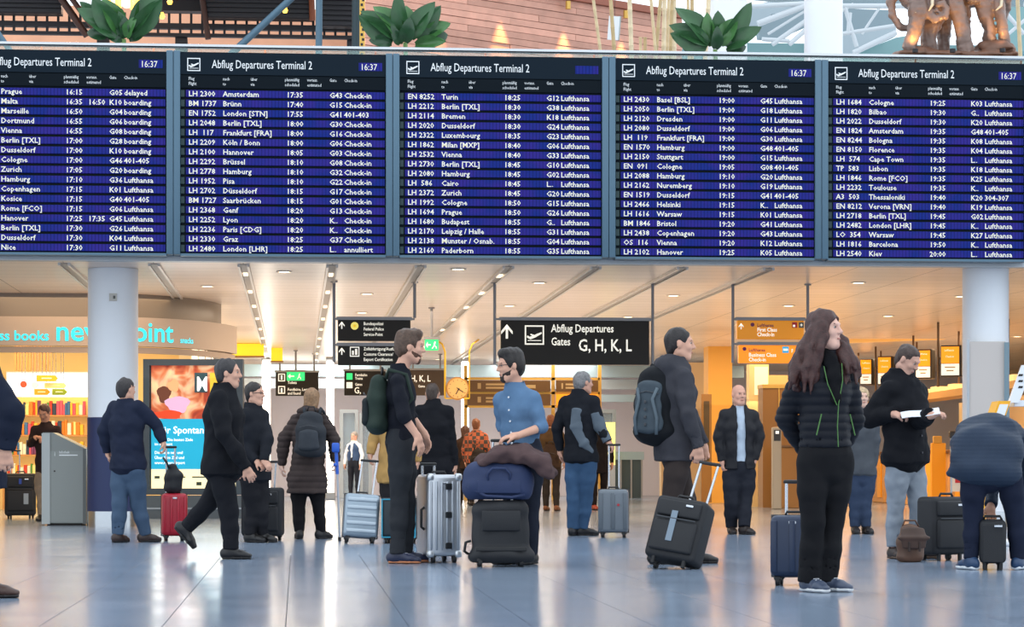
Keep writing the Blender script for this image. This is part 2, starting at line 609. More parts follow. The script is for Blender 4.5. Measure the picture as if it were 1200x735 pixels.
# ceiling tracks and downlights
mtrack = mat('track_profile', (205, 200, 196), .35, .5)
mdark = mat('track_slot', (52, 46, 42), .6)
mglow = mat('warm_lamp_glow', (255, 226, 180), .5, emit=9.0)
mglow2 = mat('white_lamp_glow', (255, 246, 228), .5, emit=11.0)
mspot = mat('track_spot_glow', (255, 232, 200), .5, emit=1.6)
for k in range(9):
    x = 0.45 + 1.13 * (k - 3)
    t = thing('ceiling_track', ['narrow ceiling light track, leftmost, running in above the news shop', 'ceiling light track above the shop fascia end, second from the left',
        'ceiling light track left of the vertical lamp nearest the poster case', 'ceiling light track just left of the federal police sign',
        'ceiling light track running back behind the customs clearance sign', 'ceiling light track starting left of the large gates sign',
        'ceiling light track starting directly above the large gates sign', 'ceiling light track starting right of the large gates sign',
        'ceiling light track nearest the orange check-in signs'][k], 'light track', (x, 31.7, CEIL), group='ceiling light tracks')
    MB().b2((-.075, 0, -.035), (-.045, 31, 0)).b2((.045, 0, -.035), (.075, 31, 0)).build('rail', mtrack, t)
    MB().b2((-.045, 0, -.012), (.045, 31, 0)).build('slot', mat('track_slot_pale', (176, 166, 156), .5), t)
    for j in (range(9) if k in (2, 3, 5) else ()):
        MB().b2((-.03, 1.2 + j * 3.3, -.03), (.03, 1.6 + j * 3.3, -.008)).build('spot', mspot, t)

dl_me = MB().lathe([(.105, -.002), (.105, -.012), (.085, -.014), (.083, -.004)], 20).mesh('ring', 'auto'); dl_me.materials.append(mat('downlight_ring', (220, 214, 206), .4))
dg_me = MB().lathe([(.082, -.004), (.082, -.008)], 20).mesh('lamp', False); dg_me.materials.append(mglow)
for (px, py, where) in [(333, 318, 'nearest the slab edge above the poster case'), (243, 335, 'right of the left white column, above the shop sign end'), (430, 344, 'just above the federal police sign, nearer the hall'),
    (424, 366, 'directly above the federal police sign'), (537, 315, 'nearest the slab edge between the police and gates signs'), (514, 421, 'far back below the first green exit sign'), (632, 331, 'above the left half of the gates sign'),
    (597, 358, 'above the arrow of the gates sign'), (736, 371, 'just above the right end of the gates sign'), (789, 346, 'right of the gates sign pole'), (924, 358, 'above the first class check-in sign'),
    (1006, 331, 'above the woman with long hair'), (1041, 370, 'left of the right white column, over the counters'), (1126, 347, 'beside the right white column'), (1192, 394, 'at the right edge of the picture'), (866, 380, 'left of the first class sign')]:
    Z = (CEIL - CH) * FP / (HZ - py)
    p = at(px, py, Z)
    t = thing('downlight', 'round recessed ceiling downlight ' + where, 'downlight', (p.x, p.y, CEIL), group='recessed downlights')
    for nm, me in (('ring', dl_me), ('lamp', dg_me)):
        link(bpy.data.objects.new(nm, me), t)
    L = bpy.data.lights.new('downlight_light', 'SPOT'); L.energy = 60; L.color = (1, .76, .5); L.spot_size = 2.2; L.spot_blend = .6; L.shadow_soft_size = .08
    lo = bpy.data.objects.new('downlight_light', L); lo.location = (p.x, p.y, CEIL - .02); col.objects.link(lo)

# white round columns
mcol = mat('white_column_paint', (238, 241, 245), .45, noise=.02, nscale=1.5)
mnavy = mat('navy_column_cladding', (38, 50, 92), .5)
msteel = mat('polished_steel', (190, 194, 198), .18, 1.0)
def column(px, pyb, R_, nm, navy, label):
    p = ground(px, pyb)
    t = thing('column', label, 'column', (p.x, p.y, 0)); t['kind'] = 'structure'
    MB().lathe([(R_, .0), (R_, CEIL - .002)], 40).build('shaft', mcol, t, 'auto')
    MB().lathe([(R_ + .012, .0), (R_ + .012, .2)], 40).build('steel_base', msteel, t, 'auto')
    if navy:
        MB().lathe([(R_ + .008, .2), (R_ + .008, 1.42)], 40).build('navy_cladding', mnavy, t, 'auto')
    t.rotation_euler = (0, 0, -math.atan2(p.x, p.y))
    return t, p
c1, c1p = column(132.5, 617, .325, 'l', True, 'round white column with navy lower cladding and steel base, beside the poster case')
c2, c2p = column(1155, 617, .30, 'r', False, 'round white column with a framed panel, behind the bending traveller')
# notice on left column, panel on right column
MB().b2((-.05, -.345, 2.92), (.05, -.33, 3.02)).build('notice_plate', mat('notice_grey', (196, 192, 184), .5), c1)
MB().b2((.0, -.347, 2.95), (.03, -.344, 2.99)).build('notice_mark', mat('notice_dark', (90, 90, 86), .5), c1)
q = 1 / (FP / gz(617))
pan = MB(); pan.rbox((.02, -.36, 1.62), (.47, .06, 1.55), .01, 2)
pan.build('panel', mat('panel_beige', (205, 196, 190), .35), c2)
MB().b2((-.235, -.41, .85), (-.205, -.33, 2.42)).build('panel_frame', malu, c2)
MB().b2((.235, -.43, .85), (.30, -.30, 2.38)).build('panel_frame', mat('panel_edge_blue', (120, 140, 150), .4, .5), c2)

# ================================================================== DEPARTURE BOARDS
BY = EDGE - .42          # front plane of the boards
mboard = mat('board_charcoal', (22, 34, 44), .6, spec=.08)
mband = mat('board_band', (14, 23, 30), .6, spec=.08)
mtxt = mat('board_white_print', (222, 226, 228), .5, emit=.2)
mflip = mat('board_flap_letters', (222, 220, 204), .5, emit=.3)
mgreen = mat('board_dark_green_flap', (14, 44, 46), .5, emit=.15)
def mat_blue():
    m = bpy.data.materials.new('blue_flap_display'); m.use_nodes = True
    nt = m.node_tree; b = nt.nodes['Principled BSDF']
    tc = nt.nodes.new('ShaderNodeTexCoord')
    wv = nt.nodes.new('ShaderNodeTexWave'); wv.wave_type = 'BANDS'; wv.bands_direction = 'X'; wv.wave_profile = 'SAW'
    wv.inputs['Scale'].default_value = 6.2832 / (20 * .0415)
    nt.links.new(tc.outputs['Object'], wv.inputs['Vector'])
    r = nt.nodes.new('ShaderNodeValToRGB')
    r.color_ramp.elements[0].position = .0; r.color_ramp.elements[0].color = (.12, .12, .14, 1)
    r.color_ramp.elements[1].position = .22; r.color_ramp.elements[1].color = (1, 1, 1, 1)
    nt.links.new(wv.outputs[1], r.inputs[0])
    ns = nt.nodes.new('ShaderNodeTexNoise'); ns.inputs['Scale'].default_value = 3.2; ns.inputs['Detail'].default_value = 3
    geo = nt.nodes.new('ShaderNodeNewGeometry'); nt.links.new(geo.outputs['Position'], ns.inputs['Vector'])
    c = nt.nodes.new('ShaderNodeValToRGB')
    c.color_ramp.elements[0].position = .35; c.color_ramp.elements[0].color = lin((22, 40, 118))
    c.color_ramp.elements[1].position = .65; c.color_ramp.elements[1].color = lin((46, 38, 124))
    nt.links.new(ns.outputs[0], c.inputs[0])
    mu = nt.nodes.new('ShaderNodeVectorMath'); mu.operation = 'MULTIPLY'
    nt.links.new(r.outputs[0], mu.inputs[0]); nt.links.new(c.outputs[0], mu.inputs[1])
    nt.links.new(mu.outputs[0], b.inputs['Base Color']); nt.links.new(mu.outputs[0], b.inputs['Emission Color'])
    b.inputs['Emission Strength'].default_value = .2
    b.inputs['Roughness'].default_value = .55
    b.inputs['Specular IOR Level'].default_value = .08
    return m
mblue = mat_blue()
PITCH = .0867 * EDGE
BX0 = -.0487 * EDGE - PITCH
BZ0, BZ1 = 3.405, 5.885
BW = PITCH
CHK = 'Check-in'; LUF = 'Lufthansa'
def rows(s):
    return [r.split('|') for r in s.strip().split('\n')]
B1 = rows("""|Prague|16:15||G05|delayed
|Malta|16:35|16:50|K10|boarding
|Marseille|16:50||G04|boarding
|Dortmund|16:55||G06|boarding
|Vienna|16:55||G08|boarding
|Berlin [TXL]|17:00||G28|boarding
|Dusseldorf|17:00||K10|boarding
|Cologne|17:00||G46|401-405
|Zurich|17:05||G20|boarding
|Hamburg|17:10||G36|Lufthansa
|Copenhagen|17:15||K01|Lufthansa
|Kosice|17:15||G40|401-405
|Rome [FCO]|17:15||G06|Lufthansa
|Hanover|17:25|17:35|G45|Lufthansa
|Berlin [TXL]|17:30||G26|Lufthansa
|Dusseldorf|17:30||K04|Lufthansa
|Nice|17:30||G11|Lufthansa""")
B2 = rows("""LH 2300|Amsterdam|17:35||G43|Check-in
BM 1737|Brünn|17:40||G15|Check-in
EN 1752|London [STN]|17:55||G41|401-403
LH 2048|Berlin [TXL]|18:00||G30|Check-in
LH  117|Frankfurt [FRA]|18:00||G16|Check-in
LH 2209|Köln / Bonn|18:00||G06|Check-in
LH 2100|Hannover|18:05||G03|Check-in
LH 2292|Brüssel|18:10||G08|Check-in
LH 2778|Hamburg|18:10||G32|Check-in
LH 1952|Pisa|18:10||G22|Check-in
LH 2702|Düsseldorf|18:15||G17|Check-in
BM 1727|Saarbrücken|18:15||G01|Check-in
LH 2368|Genf|18:20||G13|Check-in
LH 2252|Lyon|18:20||K..|Check-in
LH 2236|Paris [CDG]|18:20||K..|Check-in
LH 2330|Graz|18:25||G37|Check-in
LH 2480|London [LHR]|18:25||L..|annulliert""")
B3 = rows("""EN 8252|Turin|18:25||G12|Lufthansa
LH 2212|Berlin [TXL]|18:30||G38|Lufthansa
LH 2114|Bremen|18:30||K18|Lufthansa
LH 2020|Dusseldorf|18:30||G24|Lufthansa
LH 2322|Luxembourg|18:35||G23|Lufthansa
LH 1862|Milan [MXP]|18:40||G06|Lufthansa
LH 2532|Vienna|18:40||G33|Lufthansa
LH 2730|Berlin [TXL]|18:45||G10|Lufthansa
LH 2080|Hamburg|18:45||G02|Lufthansa
LH  586|Cairo|18:45||L..|Lufthansa
LH 2372|Zurich|18:45||G20|Lufthansa
LH 1992|Cologne|18:50||G15|Lufthansa
LH 1694|Prague|18:50||G26|Lufthansa
LH 1680|Budapest|18:55||G..|Lufthansa
LH 2170|Leipzig / Halle|18:55||G31|Lufthansa
LH 2138|Munster / Osnab.|18:55||G04|Lufthansa
LH 2160|Paderborn|18:55||G35|Lufthansa""")
B4 = rows("""LH 2430|Basel [BSL]|19:00||G45|Lufthansa
LH 2050|Berlin [TXL]|19:00||G18|Lufthansa
LH 2120|Dresden|19:00||G11|Lufthansa
LH 2080|Dusseldorf|19:00||G06|Lufthansa
LH  119|Frankfurt [FRA]|19:00||G30|Lufthansa
EN 1570|Hamburg|19:00||G48|401-405
LH 2150|Stuttgart|19:00||G15|Lufthansa
EN  091|Cologne|19:05||G08|401-405
LH 2088|Hamburg|19:10||G20|Lufthansa
LH 2162|Nuremberg|19:10||G19|Lufthansa
EN 1519|Dusseldorf|19:15||G41|401-405
LH 2466|Helsinki|19:15||K..|Lufthansa
LH 1616|Warsaw|19:15||K01|Lufthansa
BM 1846|Bristol|19:20||G41|Lufthansa
LH 2438|Copenhagen|19:20||G43|Lufthansa
OS  116|Vienna|19:20||K12|Lufthansa
LH 2102|Hanover|19:25||K05|Lufthansa""")
B5 = rows("""LH 1684|Cologne|19:25||K03|Lufthansa
LH 1820|Bilbao|19:30||G..|Lufthansa
LH 2022|Dusseldorf|19:30||K20|Lufthansa
EN 1824|Amsterdam|19:35||G48|401-405
EN 8244|Bologna|19:35||K08|Lufthansa
EN 8150|Florence|19:35||K04|Lufthansa
LH  574|Cape Town|19:35||L..|Lufthansa
TP  583|Lisbon|19:35||K18|Lufthansa
LH 1846|Rome [FCO]|19:35||K25|Lufthansa
LH 2232|Toulouse|19:35||K..|Lufthansa
A3  503|Thessaloniki|19:40||K20|304-307
EN 8212|Verona [VRN]|19:40||K19|Lufthansa
LH 2718|Berlin [TXL]|19:45||G02|Lufthansa
LH 2482|London [LHR]|19:45||K..|Lufthansa
LO  354|Warsaw|19:45||K27|Lufthansa
LH 1816|Barcelona|19:50||K..|Lufthansa
LH 2540|Kiev|20:00||L..|Lufthansa""")
blabels = ['departures board at the left picture edge, first row reads Prague and delayed', 'departures board second from left, first row reads Amsterdam and Check-in',
           'middle departures board whose clock field is blank blue, first row Turin', 'departures board second from right, first row reads Basel',
           'departures board farthest right, first row reads Cologne, last row Kiev']
RP = .1192; RZ0 = 5.375
xq = [.185, .605, 1.385, 1.66, 1.915, 2.095]     # column offsets inside a board
row_me = MB().rbox((BW / 2 + .028, 0, 0), (BW - .25, .035, .087), .004, 1).mesh('display_row', False); row_me.materials.append(mblue)
flap_me = MB().rbox((.108 - .035, 0, 0), (.05, .03, .087), .004, 1).mesh('end_flap', False); flap_me.materials.append(mgreen)
# plane pictogram: outline square and a climbing aircraft
def plane_icon(s):
    m_ = MB()
    w = .07
    for (a, b) in (((0, 0), (1, w)), ((0, 1 - w), (1, 1)), ((0, w), (w, 1 - w)), ((1 - w, w), (1, 1 - w))):
        m_.b2((a[0] * s, -.004, a[1] * s), (b[0] * s, .0, b[1] * s))
    bod = [(.12, .36), (.30, .28), (.55, .38), (.86, .56), (.90, .62), (.84, .645), (.60, .55), (.50, .50), (.33, .56), (.27, .54), (.38, .45), (.24, .41), (.16, .47), (.11, .46)]
    m_.prism([(x * s, z * s) for x, z in bod], -.004, 0)
    m_.b2((.15 * s, -.004, .20 * s), (.85 * s, 0, .235 * s))
    return m_
for i, B in enumerate((B1, B2, B3, B4, B5)):
    x0 = BX0 + i * PITCH
    t = thing('departure_board', blabels[i], 'display board', (x0, BY, BZ0), group='departure boards along the gallery edge')
    H = BZ1 - BZ0
    MB().b2((.085, .03, 0), (BW - .085, .40, H)).build('casing', mband, t)
    MB().b2((.085, 0, RZ0 - BZ0 + .235), (BW - .085, .031, H)).build('header_panel', mboard, t)
    MB().b2((.085, .004, RZ0 - BZ0 + .07), (BW - .085, .031, RZ0 - BZ0 + .225)).build('column_title_panel', mband, t)
    MB().rbox((.0435, .16, H / 2), (.083, .36, H + .03), .01, 2).build('side_post', mbluegrey, t, 'auto')
    MB().rbox((BW - .0435, .16, H / 2), (.083, .36, H + .03), .01, 2).build('side_post', mbluegrey, t, 'auto')
    MB().b2((.085, .005, -.03), (BW - .085, .2, 0)).build('bottom_rail', mbluegrey, t)
    for k in range(17):
        z = RZ0 - BZ0 - k * RP
        o = bpy.data.objects.new('display_row', row_me); o.location = (0, .022, z); link(o, t)
        o = bpy.data.objects.new('end_flap', flap_me); o.location = (.04, .022, z); link(o, t)
    ic = plane_icon(.16).build('plane_pictogram', mtxt, t); ic.location = (.17, -.002, H - .235)
    text([('Abflug Departures Terminal 2',   .47, H - .195, .145, 'LEFT')], mtxt, t, (0, -.004, 0), xs=.70)
    if i != 2:
        MB().b2((BW - .42, -.003, H - .205), (BW - .13, 0, H - .105)).build('clock_field', mblue, t)
        text([('16:37', BW - .40, H - .195, .11, 'LEFT')], mflip, t, (0, -.006, 0), name='clock_digits', xs=.85)
    else:
        MB().b2((BW - .42, -.003, H - .205), (BW - .13, 0, H - .105)).build('clock_field', mblue, t)
    zt = RZ0 - BZ0 + .165
    heads = []
    for x, a, b in ((xq[0], 'Flug', 'Flight'), (xq[1], 'nach', 'to'), (xq[1] + .34, 'über', 'via'), (xq[2] - .02, 'planmäßig', 'scheduled'), (xq[3] - .02, 'voraus.', 'estimated'), (xq[4], 'Gate', ''), (xq[5], 'Check-in', '')):
        heads.append((a, x, zt, .056, 'LEFT'))
        if b: heads.append((b, x, zt - .062, .056, 'LEFT'))
    text(heads, mtxt, t, (0, 0, 0), name='column_titles', xs=.8, res=1, join=True)['kind'] = 'stuff'
    items = []
    sz = .092
    for c in range(6):
        for k in range(17):
            if B[k][c]:
                items.append((B[k][c], xq[c], RZ0 - BZ0 - k * RP - .034, sz, 'LEFT'))
    text(items, mflip, t, (0, .0005, 0), name='flight_lettering', xs=1.02, bold=.012, res=1, join=True)['kind'] = 'stuff'

# ================================================================== NEWS SHOP
mfascia = mat('shop_fascia_paint', (186, 168, 152), .5, noise=.02, nscale=1)
mbulk = mat('shop_bulkhead_glass', (128, 120, 110), .25)
mcyan = mat('cyan_neon', (40, 214, 236), .4, emit=1.1)
def fascia_path():
    pts = []
    yb = 37.0
    xL = on_y(-70, 0, yb).x
    xR = on_y(120, 0, yb).x
    n = 26
    for i in range(n + 1):
        f = i / n
        pts.append((xL + (xR - xL) * f, yb + .0))
    rad = 2.0
    for i in range(1, 22):
        a = math.radians(78) * i / 21
        pts.append((xR + rad * math.sin(a) * .98, yb + rad * 1.6 * (1 - math.cos(a))))
    return pts
FPth = fascia_path()
_d = [0.0]
for i in range(1, len(FPth)):
    _d.append(_d[-1] + math.hypot(FPth[i][0] - FPth[i - 1][0], FPth[i][1] - FPth[i - 1][1]))
def along(s_, off=0.0):
    for i in range(1, len(_d)):
        if s_ <= _d[i] or i == len(_d) - 1:
            f = (s_ - _d[i - 1]) / (_d[i] - _d[i - 1])
            x = FPth[i - 1][0] + (FPth[i][0] - FPth[i - 1][0]) * f
            y = FPth[i - 1][1] + (FPth[i][1] - FPth[i - 1][1]) * f
            tx, ty = FPth[i][0] - FPth[i - 1][0], FPth[i][1] - FPth[i - 1][1]
            l = math.hypot(tx, ty)
            return x + ty / l * off, y - tx / l * off
def ribbon(z0, z1, off, th):
    m_ = MB(); n = len(FPth)
    ring = []
    for i in range(n):
        o = along(_d[i] if i else 1e-6, off); q_ = along(_d[i] if i else 1e-6, off - th)
        ring.append([(o[0], o[1], z0), (o[0], o[1], z1), (q_[0], q_[1], z1), (q_[0], q_[1], z0)])
    v = [p for r_ in ring for p in r_]
    f = []
    for i in range(n - 1):
        for k in range(4):
            f.append((i * 4 + k, i * 4 + (k + 1) % 4, i * 4 + 4 + (k + 1) % 4, i * 4 + 4 + k))
    f += [(0, 1, 2, 3), tuple((n - 1) * 4 + k for k in (3, 2, 1, 0))]
    return m_.add(v, f)
sp = FP / zc_y(60, 37.0)                           # px per metre on the fascia plane
zf0 = CH + (HZ - 413) / sp; zf1 = CH + (HZ - 371) / sp
shop = thing('shop_fascia', 'curved beige shop fascia with glowing cyan lettering behind the left white column', 'shop sign')
ribbon(zf0 + .10, zf1, 0, .14).build('fascia_band', mfascia, shop, 'auto')
ribbon(zf0, zf0 + .085, -.03, .12).build('lower_band', mat('fascia_lower', (168, 150, 136), .5), shop, 'auto')
struct(ribbon(zf1 + .0, CEIL, -.25, .05).build('wall_bulkhead', mbulk, None, 'auto'))
def bend_text(st, s0, z, size, xs):
    me = text_mesh([(st, 0, z, size, 'LEFT')], xs=xs, bold=.012, res=3)
    wmax = 0
    for v in me.vertices:
        s_ = s0 + v.co.x
        wmax = max(wmax, v.co.x)
        x, y = along(s_, .012)
        v.co = (x, y, v.co.z)
    me.materials.append(mcyan)
    o = bpy.data.objects.new('neon_lettering', me)
    link(o, shop)
    return s0 + wmax
def s_of_px(px):
    best = None
    for k in range(400):
        s_ = _d[-1] * k / 400
        x, y = along(s_ + 1e-6)
        Z = x * sa + y * ca; u = (x * ca - y * sa) / Z
        e_ = abs(600 + FP * u - px)
        if best is None or e_ < best[0]: best = (e_, s_)
    return best[1]
zb = CH + (HZ - 399) / sp
bend_text('press books', s_of_px(58) - 1.02, zb, .205, 1.02)
bend_text('newspoint', s_of_px(65), zb, .42, 1.04)
bend_text('snacks', s_of_px(211), zb + .0, .12, .95)
# interior of the shop
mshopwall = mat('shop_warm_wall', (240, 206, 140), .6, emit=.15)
struct(MB().b2((-8.7, 46.0, 0), (-2.05, 46.2, CEIL)).build('wall_shop', mshopwall))
area('shop_light', (-4.6, 41.5, 3.2), 4.0, 6.0, 420, (1, .78, .42))
mwood = mat('shop_wood_slat', (196, 140, 84), .5)
msky = mat('backlit_header', (206, 226, 246), .4, emit=1.0)
p = on_y(8, 0, 45.8); p2 = on_y(106, 0, 45.8); s45 = FP / zc_y(60, 45.8)
zz = lambda py: CH + (HZ - py) / s45
hd = thing('shelf_header_lightbox', 'pale blue glowing lightbox above the book shelves', 'lightbox', (p.x, 45.7, zz(466)))
MB().b2((0, 0, 0), (p2.x - p.x, .25, (466 - 436) / s45)).build('lightbox_case', mat('white_case', (230, 234, 238), .5), hd)
MB().b2((.02, -.02, .17), (p2.x - p.x - .02, .0, .44)).build('diffuser', msky, hd)
MB().b2((.02, -.02, .01), (p2.x - p.x - .02, .0, .15)).build('diffuser', mat('backlit_header_white', (248, 248, 250), .4, emit=1.1), hd)
for k in range(13):
    px = 18 + k * 3.4
    q_ = on_y(px, 0, 43.0)
    tag(MB().b2((q_.x - .016, 43.0, 2.42), (q_.x + .016, 43.06, 3.34)).build('wood_slat', mwood), 'thin upright wooden slat hanging under the shop ceiling', 'slat', 'wooden slats under the shop ceiling')
# shelves with books
shelf = thing('book_shelf', 'warm lit wooden book shelf at the back of the news shop', 'shelf', (p.x, 45.4, 0))
wS = p2.x - p.x
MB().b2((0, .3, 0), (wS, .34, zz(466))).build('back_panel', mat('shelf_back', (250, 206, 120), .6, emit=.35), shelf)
shz = [zz(y) for y in (560, 533, 510, 487)]
for z in shz:
    MB().b2((0, 0, z - .03), (wS, .3, z)).build('shelf_board', mwood, shelf)
MB().b2((-.03, 0, 0), (0, .34, zz(466))).build('side_panel', mwood, shelf)
MB().b2((wS, 0, 0), (wS + .03, .34, zz(466))).build('side_panel', mwood, shelf)
bcols = [(206, 60, 40), (240, 190, 60), (60, 110, 170), (236, 232, 220), (90, 140, 70), (230, 130, 40), (120, 60, 110), (40, 60, 90), (220, 90, 120), (250, 230, 150)]
bm_ = [mat('book_cover_%d' % i, c, .5) for i, c in enumerate(bcols)]
cn = ['red', 'yellow', 'blue', 'white', 'green', 'orange', 'purple', 'navy', 'pink', 'pale yellow']
lev = ['lowest', 'second lowest', 'second highest', 'top']
for si, z in enumerate(shz):
    x = .05
    while x < wS - .1:
        w = random.uniform(.035, .075); h = random.uniform(.18, .27)
        ci = random.randrange(10)
        o = MB().rbox((0, 0, h / 2), (w * .92, .16, h), .004, 1).build('book', bm_[ci], None, False, (p.x + x + w / 2, 45.4 + .12, z + .001))
        tag(o, '%s book standing on the %s board of the shop shelf' % (cn[ci], lev[si]), 'book', 'books on the shop shelf')
        x += w
# hanging arrow signs in the shop
for ii, (x0, y0, x1, y1, c, lab, d) in enumerate([(43, 440, 68, 447, (248, 160, 30), 'upper orange arrow sign hanging in the shop', 1), (52, 449, 78, 455, (240, 214, 140), 'pale cream arrow sign hanging in the shop', 1),
                                 (40, 456, 59, 463, (244, 150, 26), 'lower orange arrow sign hanging in the shop', 1), (61, 456, 79, 463, (130, 150, 30), 'olive green arrow sign hanging in the shop', 1),
                                 (36, 448, 45, 455, (230, 220, 214), 'small round white disc sign hanging in the shop', 0), (24, 447, 31, 454, (220, 70, 40), 'small red disc sign hanging in the shop', 0)]):
    ys_ = 41.0 + ii * .12
    a = on_y(x0, y1, ys_); b = on_y(x1, y0, ys_)
    w, h = b.x - a.x, b.z - a.z
    t = thing('arrow_sign' if d else 'disc_sign', lab, 'sign', (a.x, ys_, a.z), group='signs hanging in the shop')
    m_ = MB()
    if d: m_.prism([(0, 0), (w - h * .5, 0), (w, h / 2), (w - h * .5, h), (0, h)], 0, .03)
    else: m_.cyl((w / 2, 0, h / 2), (w / 2, .03, h / 2), h * .55, n=20)
    m_.build('plate', mat('sign_' + lab.split()[0] + lab.split()[1], c, .4, emit=.25), t)
    MB().cyl((w * .25, .015, h), (w * .25, .015, CEIL - a.z), .004, n=6).cyl((w * .75, .015, h), (w * .75, .015, CEIL - a.z), .004, n=6).build('wires', msteel, t)
    if d:
        MB().b2((w * .22, -.004, h * .42), (w * .7, 0, h * .6)).build('print_line', mat('print_pale', (255, 240, 210), .5), t)

# grey lectern-like terminal in front of the shop
g0 = ground(75, 616); sg = FP / gz(616)
lec = thing('info_terminal', 'grey metal terminal with a slanted top in front of the news shop', 'terminal', (g0.x, g0.y, 0), -YAW)
mgrey = mat('terminal_grey', (138, 142, 138), .45, .2)
hL, hR = (616 - 507) / sg, (616 - 526) / sg
w2 = 25 / sg
MB().prism([(-w2 + .0, .03), (w2, .03), (w2, hR), (-w2 + .13, hL), (-w2, hL)], .0, .42).build('body', mgrey, lec)
MB().b2((-w2 - .01, -.02, .02), (-w2 + .1, .0, hL - .01)).build('front_strip', mat('terminal_light', (176, 180, 178), .4, .3), lec)
MB().b2((-w2 + .1, -.008, .04), (w2 - .03, .0, hR - .03)).build('door', mat('terminal_door', (146, 150, 146), .45, .2), lec)
MB().b2((w2 - .03, -.01, .02), (w2 + .012, .3, hR)).build('edge_strip', mat('terminal_dark', (96, 98, 96), .4, .3), lec)
MB().b2((-w2 + .05, .05, 0), (w2 - .05, .35, .03)).build('plinth', mdark, lec)
text([('i', -w2 + .155, .92, .085, 'LEFT'), ('Infothek', -w2 + .22, .955, .05, 'LEFT')], mtxt, lec, (0, -.012, 0))
MB().b2((-w2 + .22, -.011, .925), (w2 - .1, -.009, .938)).build('print_line', mtxt, lec)
MB().cyl((-w2 + .16, -.012, .72), (-w2 + .16, .0, .72), .012, n=12).build('lock', mdark, lec)

# ================================================================== POSTER CASE
pc0 = ground(228, 608); spc = FP / gz(608)
case = thing('poster_lightbox', 'free-standing backlit advertising case with a picture poster beside the column', 'poster case', (pc0.x, pc0.y, 0), -YAW)
mcase = mat('poster_case_grey', (74, 86, 96), .4, .4)
X = lambda px: (px - 228) / spc
Zp = lambda py: CH + (HZ - py) / spc
def frame_boxes(m_, x0, x1, z0, z1, w, y0, y1):
    return m_.b2((x0, y0, z0), (x0 + w, y1, z1)).b2((x1 - w, y0, z0), (x1, y1, z1)).b2((x0 + w, y0, z1 - w), (x1 - w, y1, z1)).b2((x0 + w, y0, z0), (x1 - w, y1, z0 + w))
frame_boxes(MB(), X(168), X(285), Zp(580), Zp(421), .095, -.03, .14).build('frame', mcase, case)
MB().b2((X(168), .05, Zp(580)), (X(285), .14, Zp(421))).build('back', mcase, case)
MB().b2((X(168), -.02, 0), (X(285), .16, Zp(581))).build('base', mat('poster_base', (92, 102, 110), .4, .3), case)
MB().b2((X(168), -.03, Zp(597)), (X(285), -.02, Zp(595))).build('base_strip', malu, case)
def poster_mat():
    m = bpy.data.materials.new('poster_picture'); m.use_nodes = True
    nt = m.node_tree; b = nt.nodes['Principled BSDF']
    tc = nt.nodes.new('ShaderNodeTexCoord')
    n = nt.nodes.new('ShaderNodeTexNoise'); n.inputs['Scale'].default_value = 3.4; n.inputs['Detail'].default_value = 2.5; n.inputs['Distortion'].default_value = .9
    nt.links.new(tc.outputs['Object'], n.inputs['Vector'])
    r = nt.nodes.new('ShaderNodeValToRGB')
    e = r.color_ramp.elements
    e[0].position = .2; e[0].color = lin((90, 40, 30))
    e[1].position = .8; e[1].color = lin((250, 226, 176))
    for p_, c_ in ((.36, (176, 66, 40)), (.46, (206, 120, 78)), (.55, (226, 186, 150)), (.64, (238, 206, 160))):
        q_ = e.new(p_); q_.color = lin(c_)
    nt.links.new(n.outputs[0], r.inputs[0]); nt.links.new(r.outputs[0], b.inputs['Base Color']); nt.links.new(r.outputs[0], b.inputs['Emission Color'])
    b.inputs['Emission Strength'].default_value = .5
    return m
xa, xb = X(177), X(276)
MB().b2((xa, .02, Zp(491)), (xb, .045, Zp(428))).build('poster_picture', poster_mat(), case)
mpink = mat('poster_lilac', (206, 170, 206), .5, emit=.7)
mred = mat('poster_red', (206, 66, 30), .5, emit=.7); mskin_p = mat('poster_tan', (222, 168, 120), .5, emit=.7); mhair_p = mat('poster_umber', (96, 52, 34), .5, emit=.7)
def blob(m_, cx, cy, rx, rz, y, n=18, wob=.12):
    pts = []
    for k in range(n):
        t = 2 * math.pi * k / n
        rr = 1 + wob * math.sin(3 * t + cx * 9) + wob * .6 * math.sin(5 * t)
        pts.append((X(cx) + rx / spc * rr * math.cos(t), Zp(cy) + rz / spc * rr * math.sin(t)))
    return m_.prism(pts, y - .002, y)
blob(MB(), 192, 462, 8, 10, .016).build('poster_figure', mhair_p, case)
blob(MB(), 203, 452, 7, 7, .014).build('poster_figure', mskin_p, case)
blob(MB(), 208, 474, 14, 10, .012).build('poster_figure', mpink, case)
blob(MB(), 196, 486, 18, 5, .010).build('poster_figure', mred, case)
MB().b2((X(228), .0, Zp(460)), (X(243), .012, Zp(437))).build('poster_monogram_panel', mat('poster_dark_teal', (40, 74, 84), .5, emit=.4), case)
mposter_w = mat('poster_white_print', (246, 248, 248), .5, emit=1.0)
text([('M', X(230), Zp(458), .30, 'LEFT')], mposter_w, case, (0, -.003, 0), xs=.75, bold=.02)
MB().b2((X(246), .0, Zp(460)), (X(262), .012, Zp(437))).build('poster_monogram_panel', mat('poster_yellow', (230, 196, 60), .5, emit=.5), case)
MB().b2((xa, .018, Zp(550)), (xb, .045, Zp(491))).build('poster_cyan_field', mat('poster_cyan', (20, 160, 200), .5, emit=.75), case)
MB().b2((xa, .018, Zp(578)), (xb, .045, Zp(550))).build('poster_cream_field', mat('poster_cream', (248, 236, 190), .5, emit=.85), case)
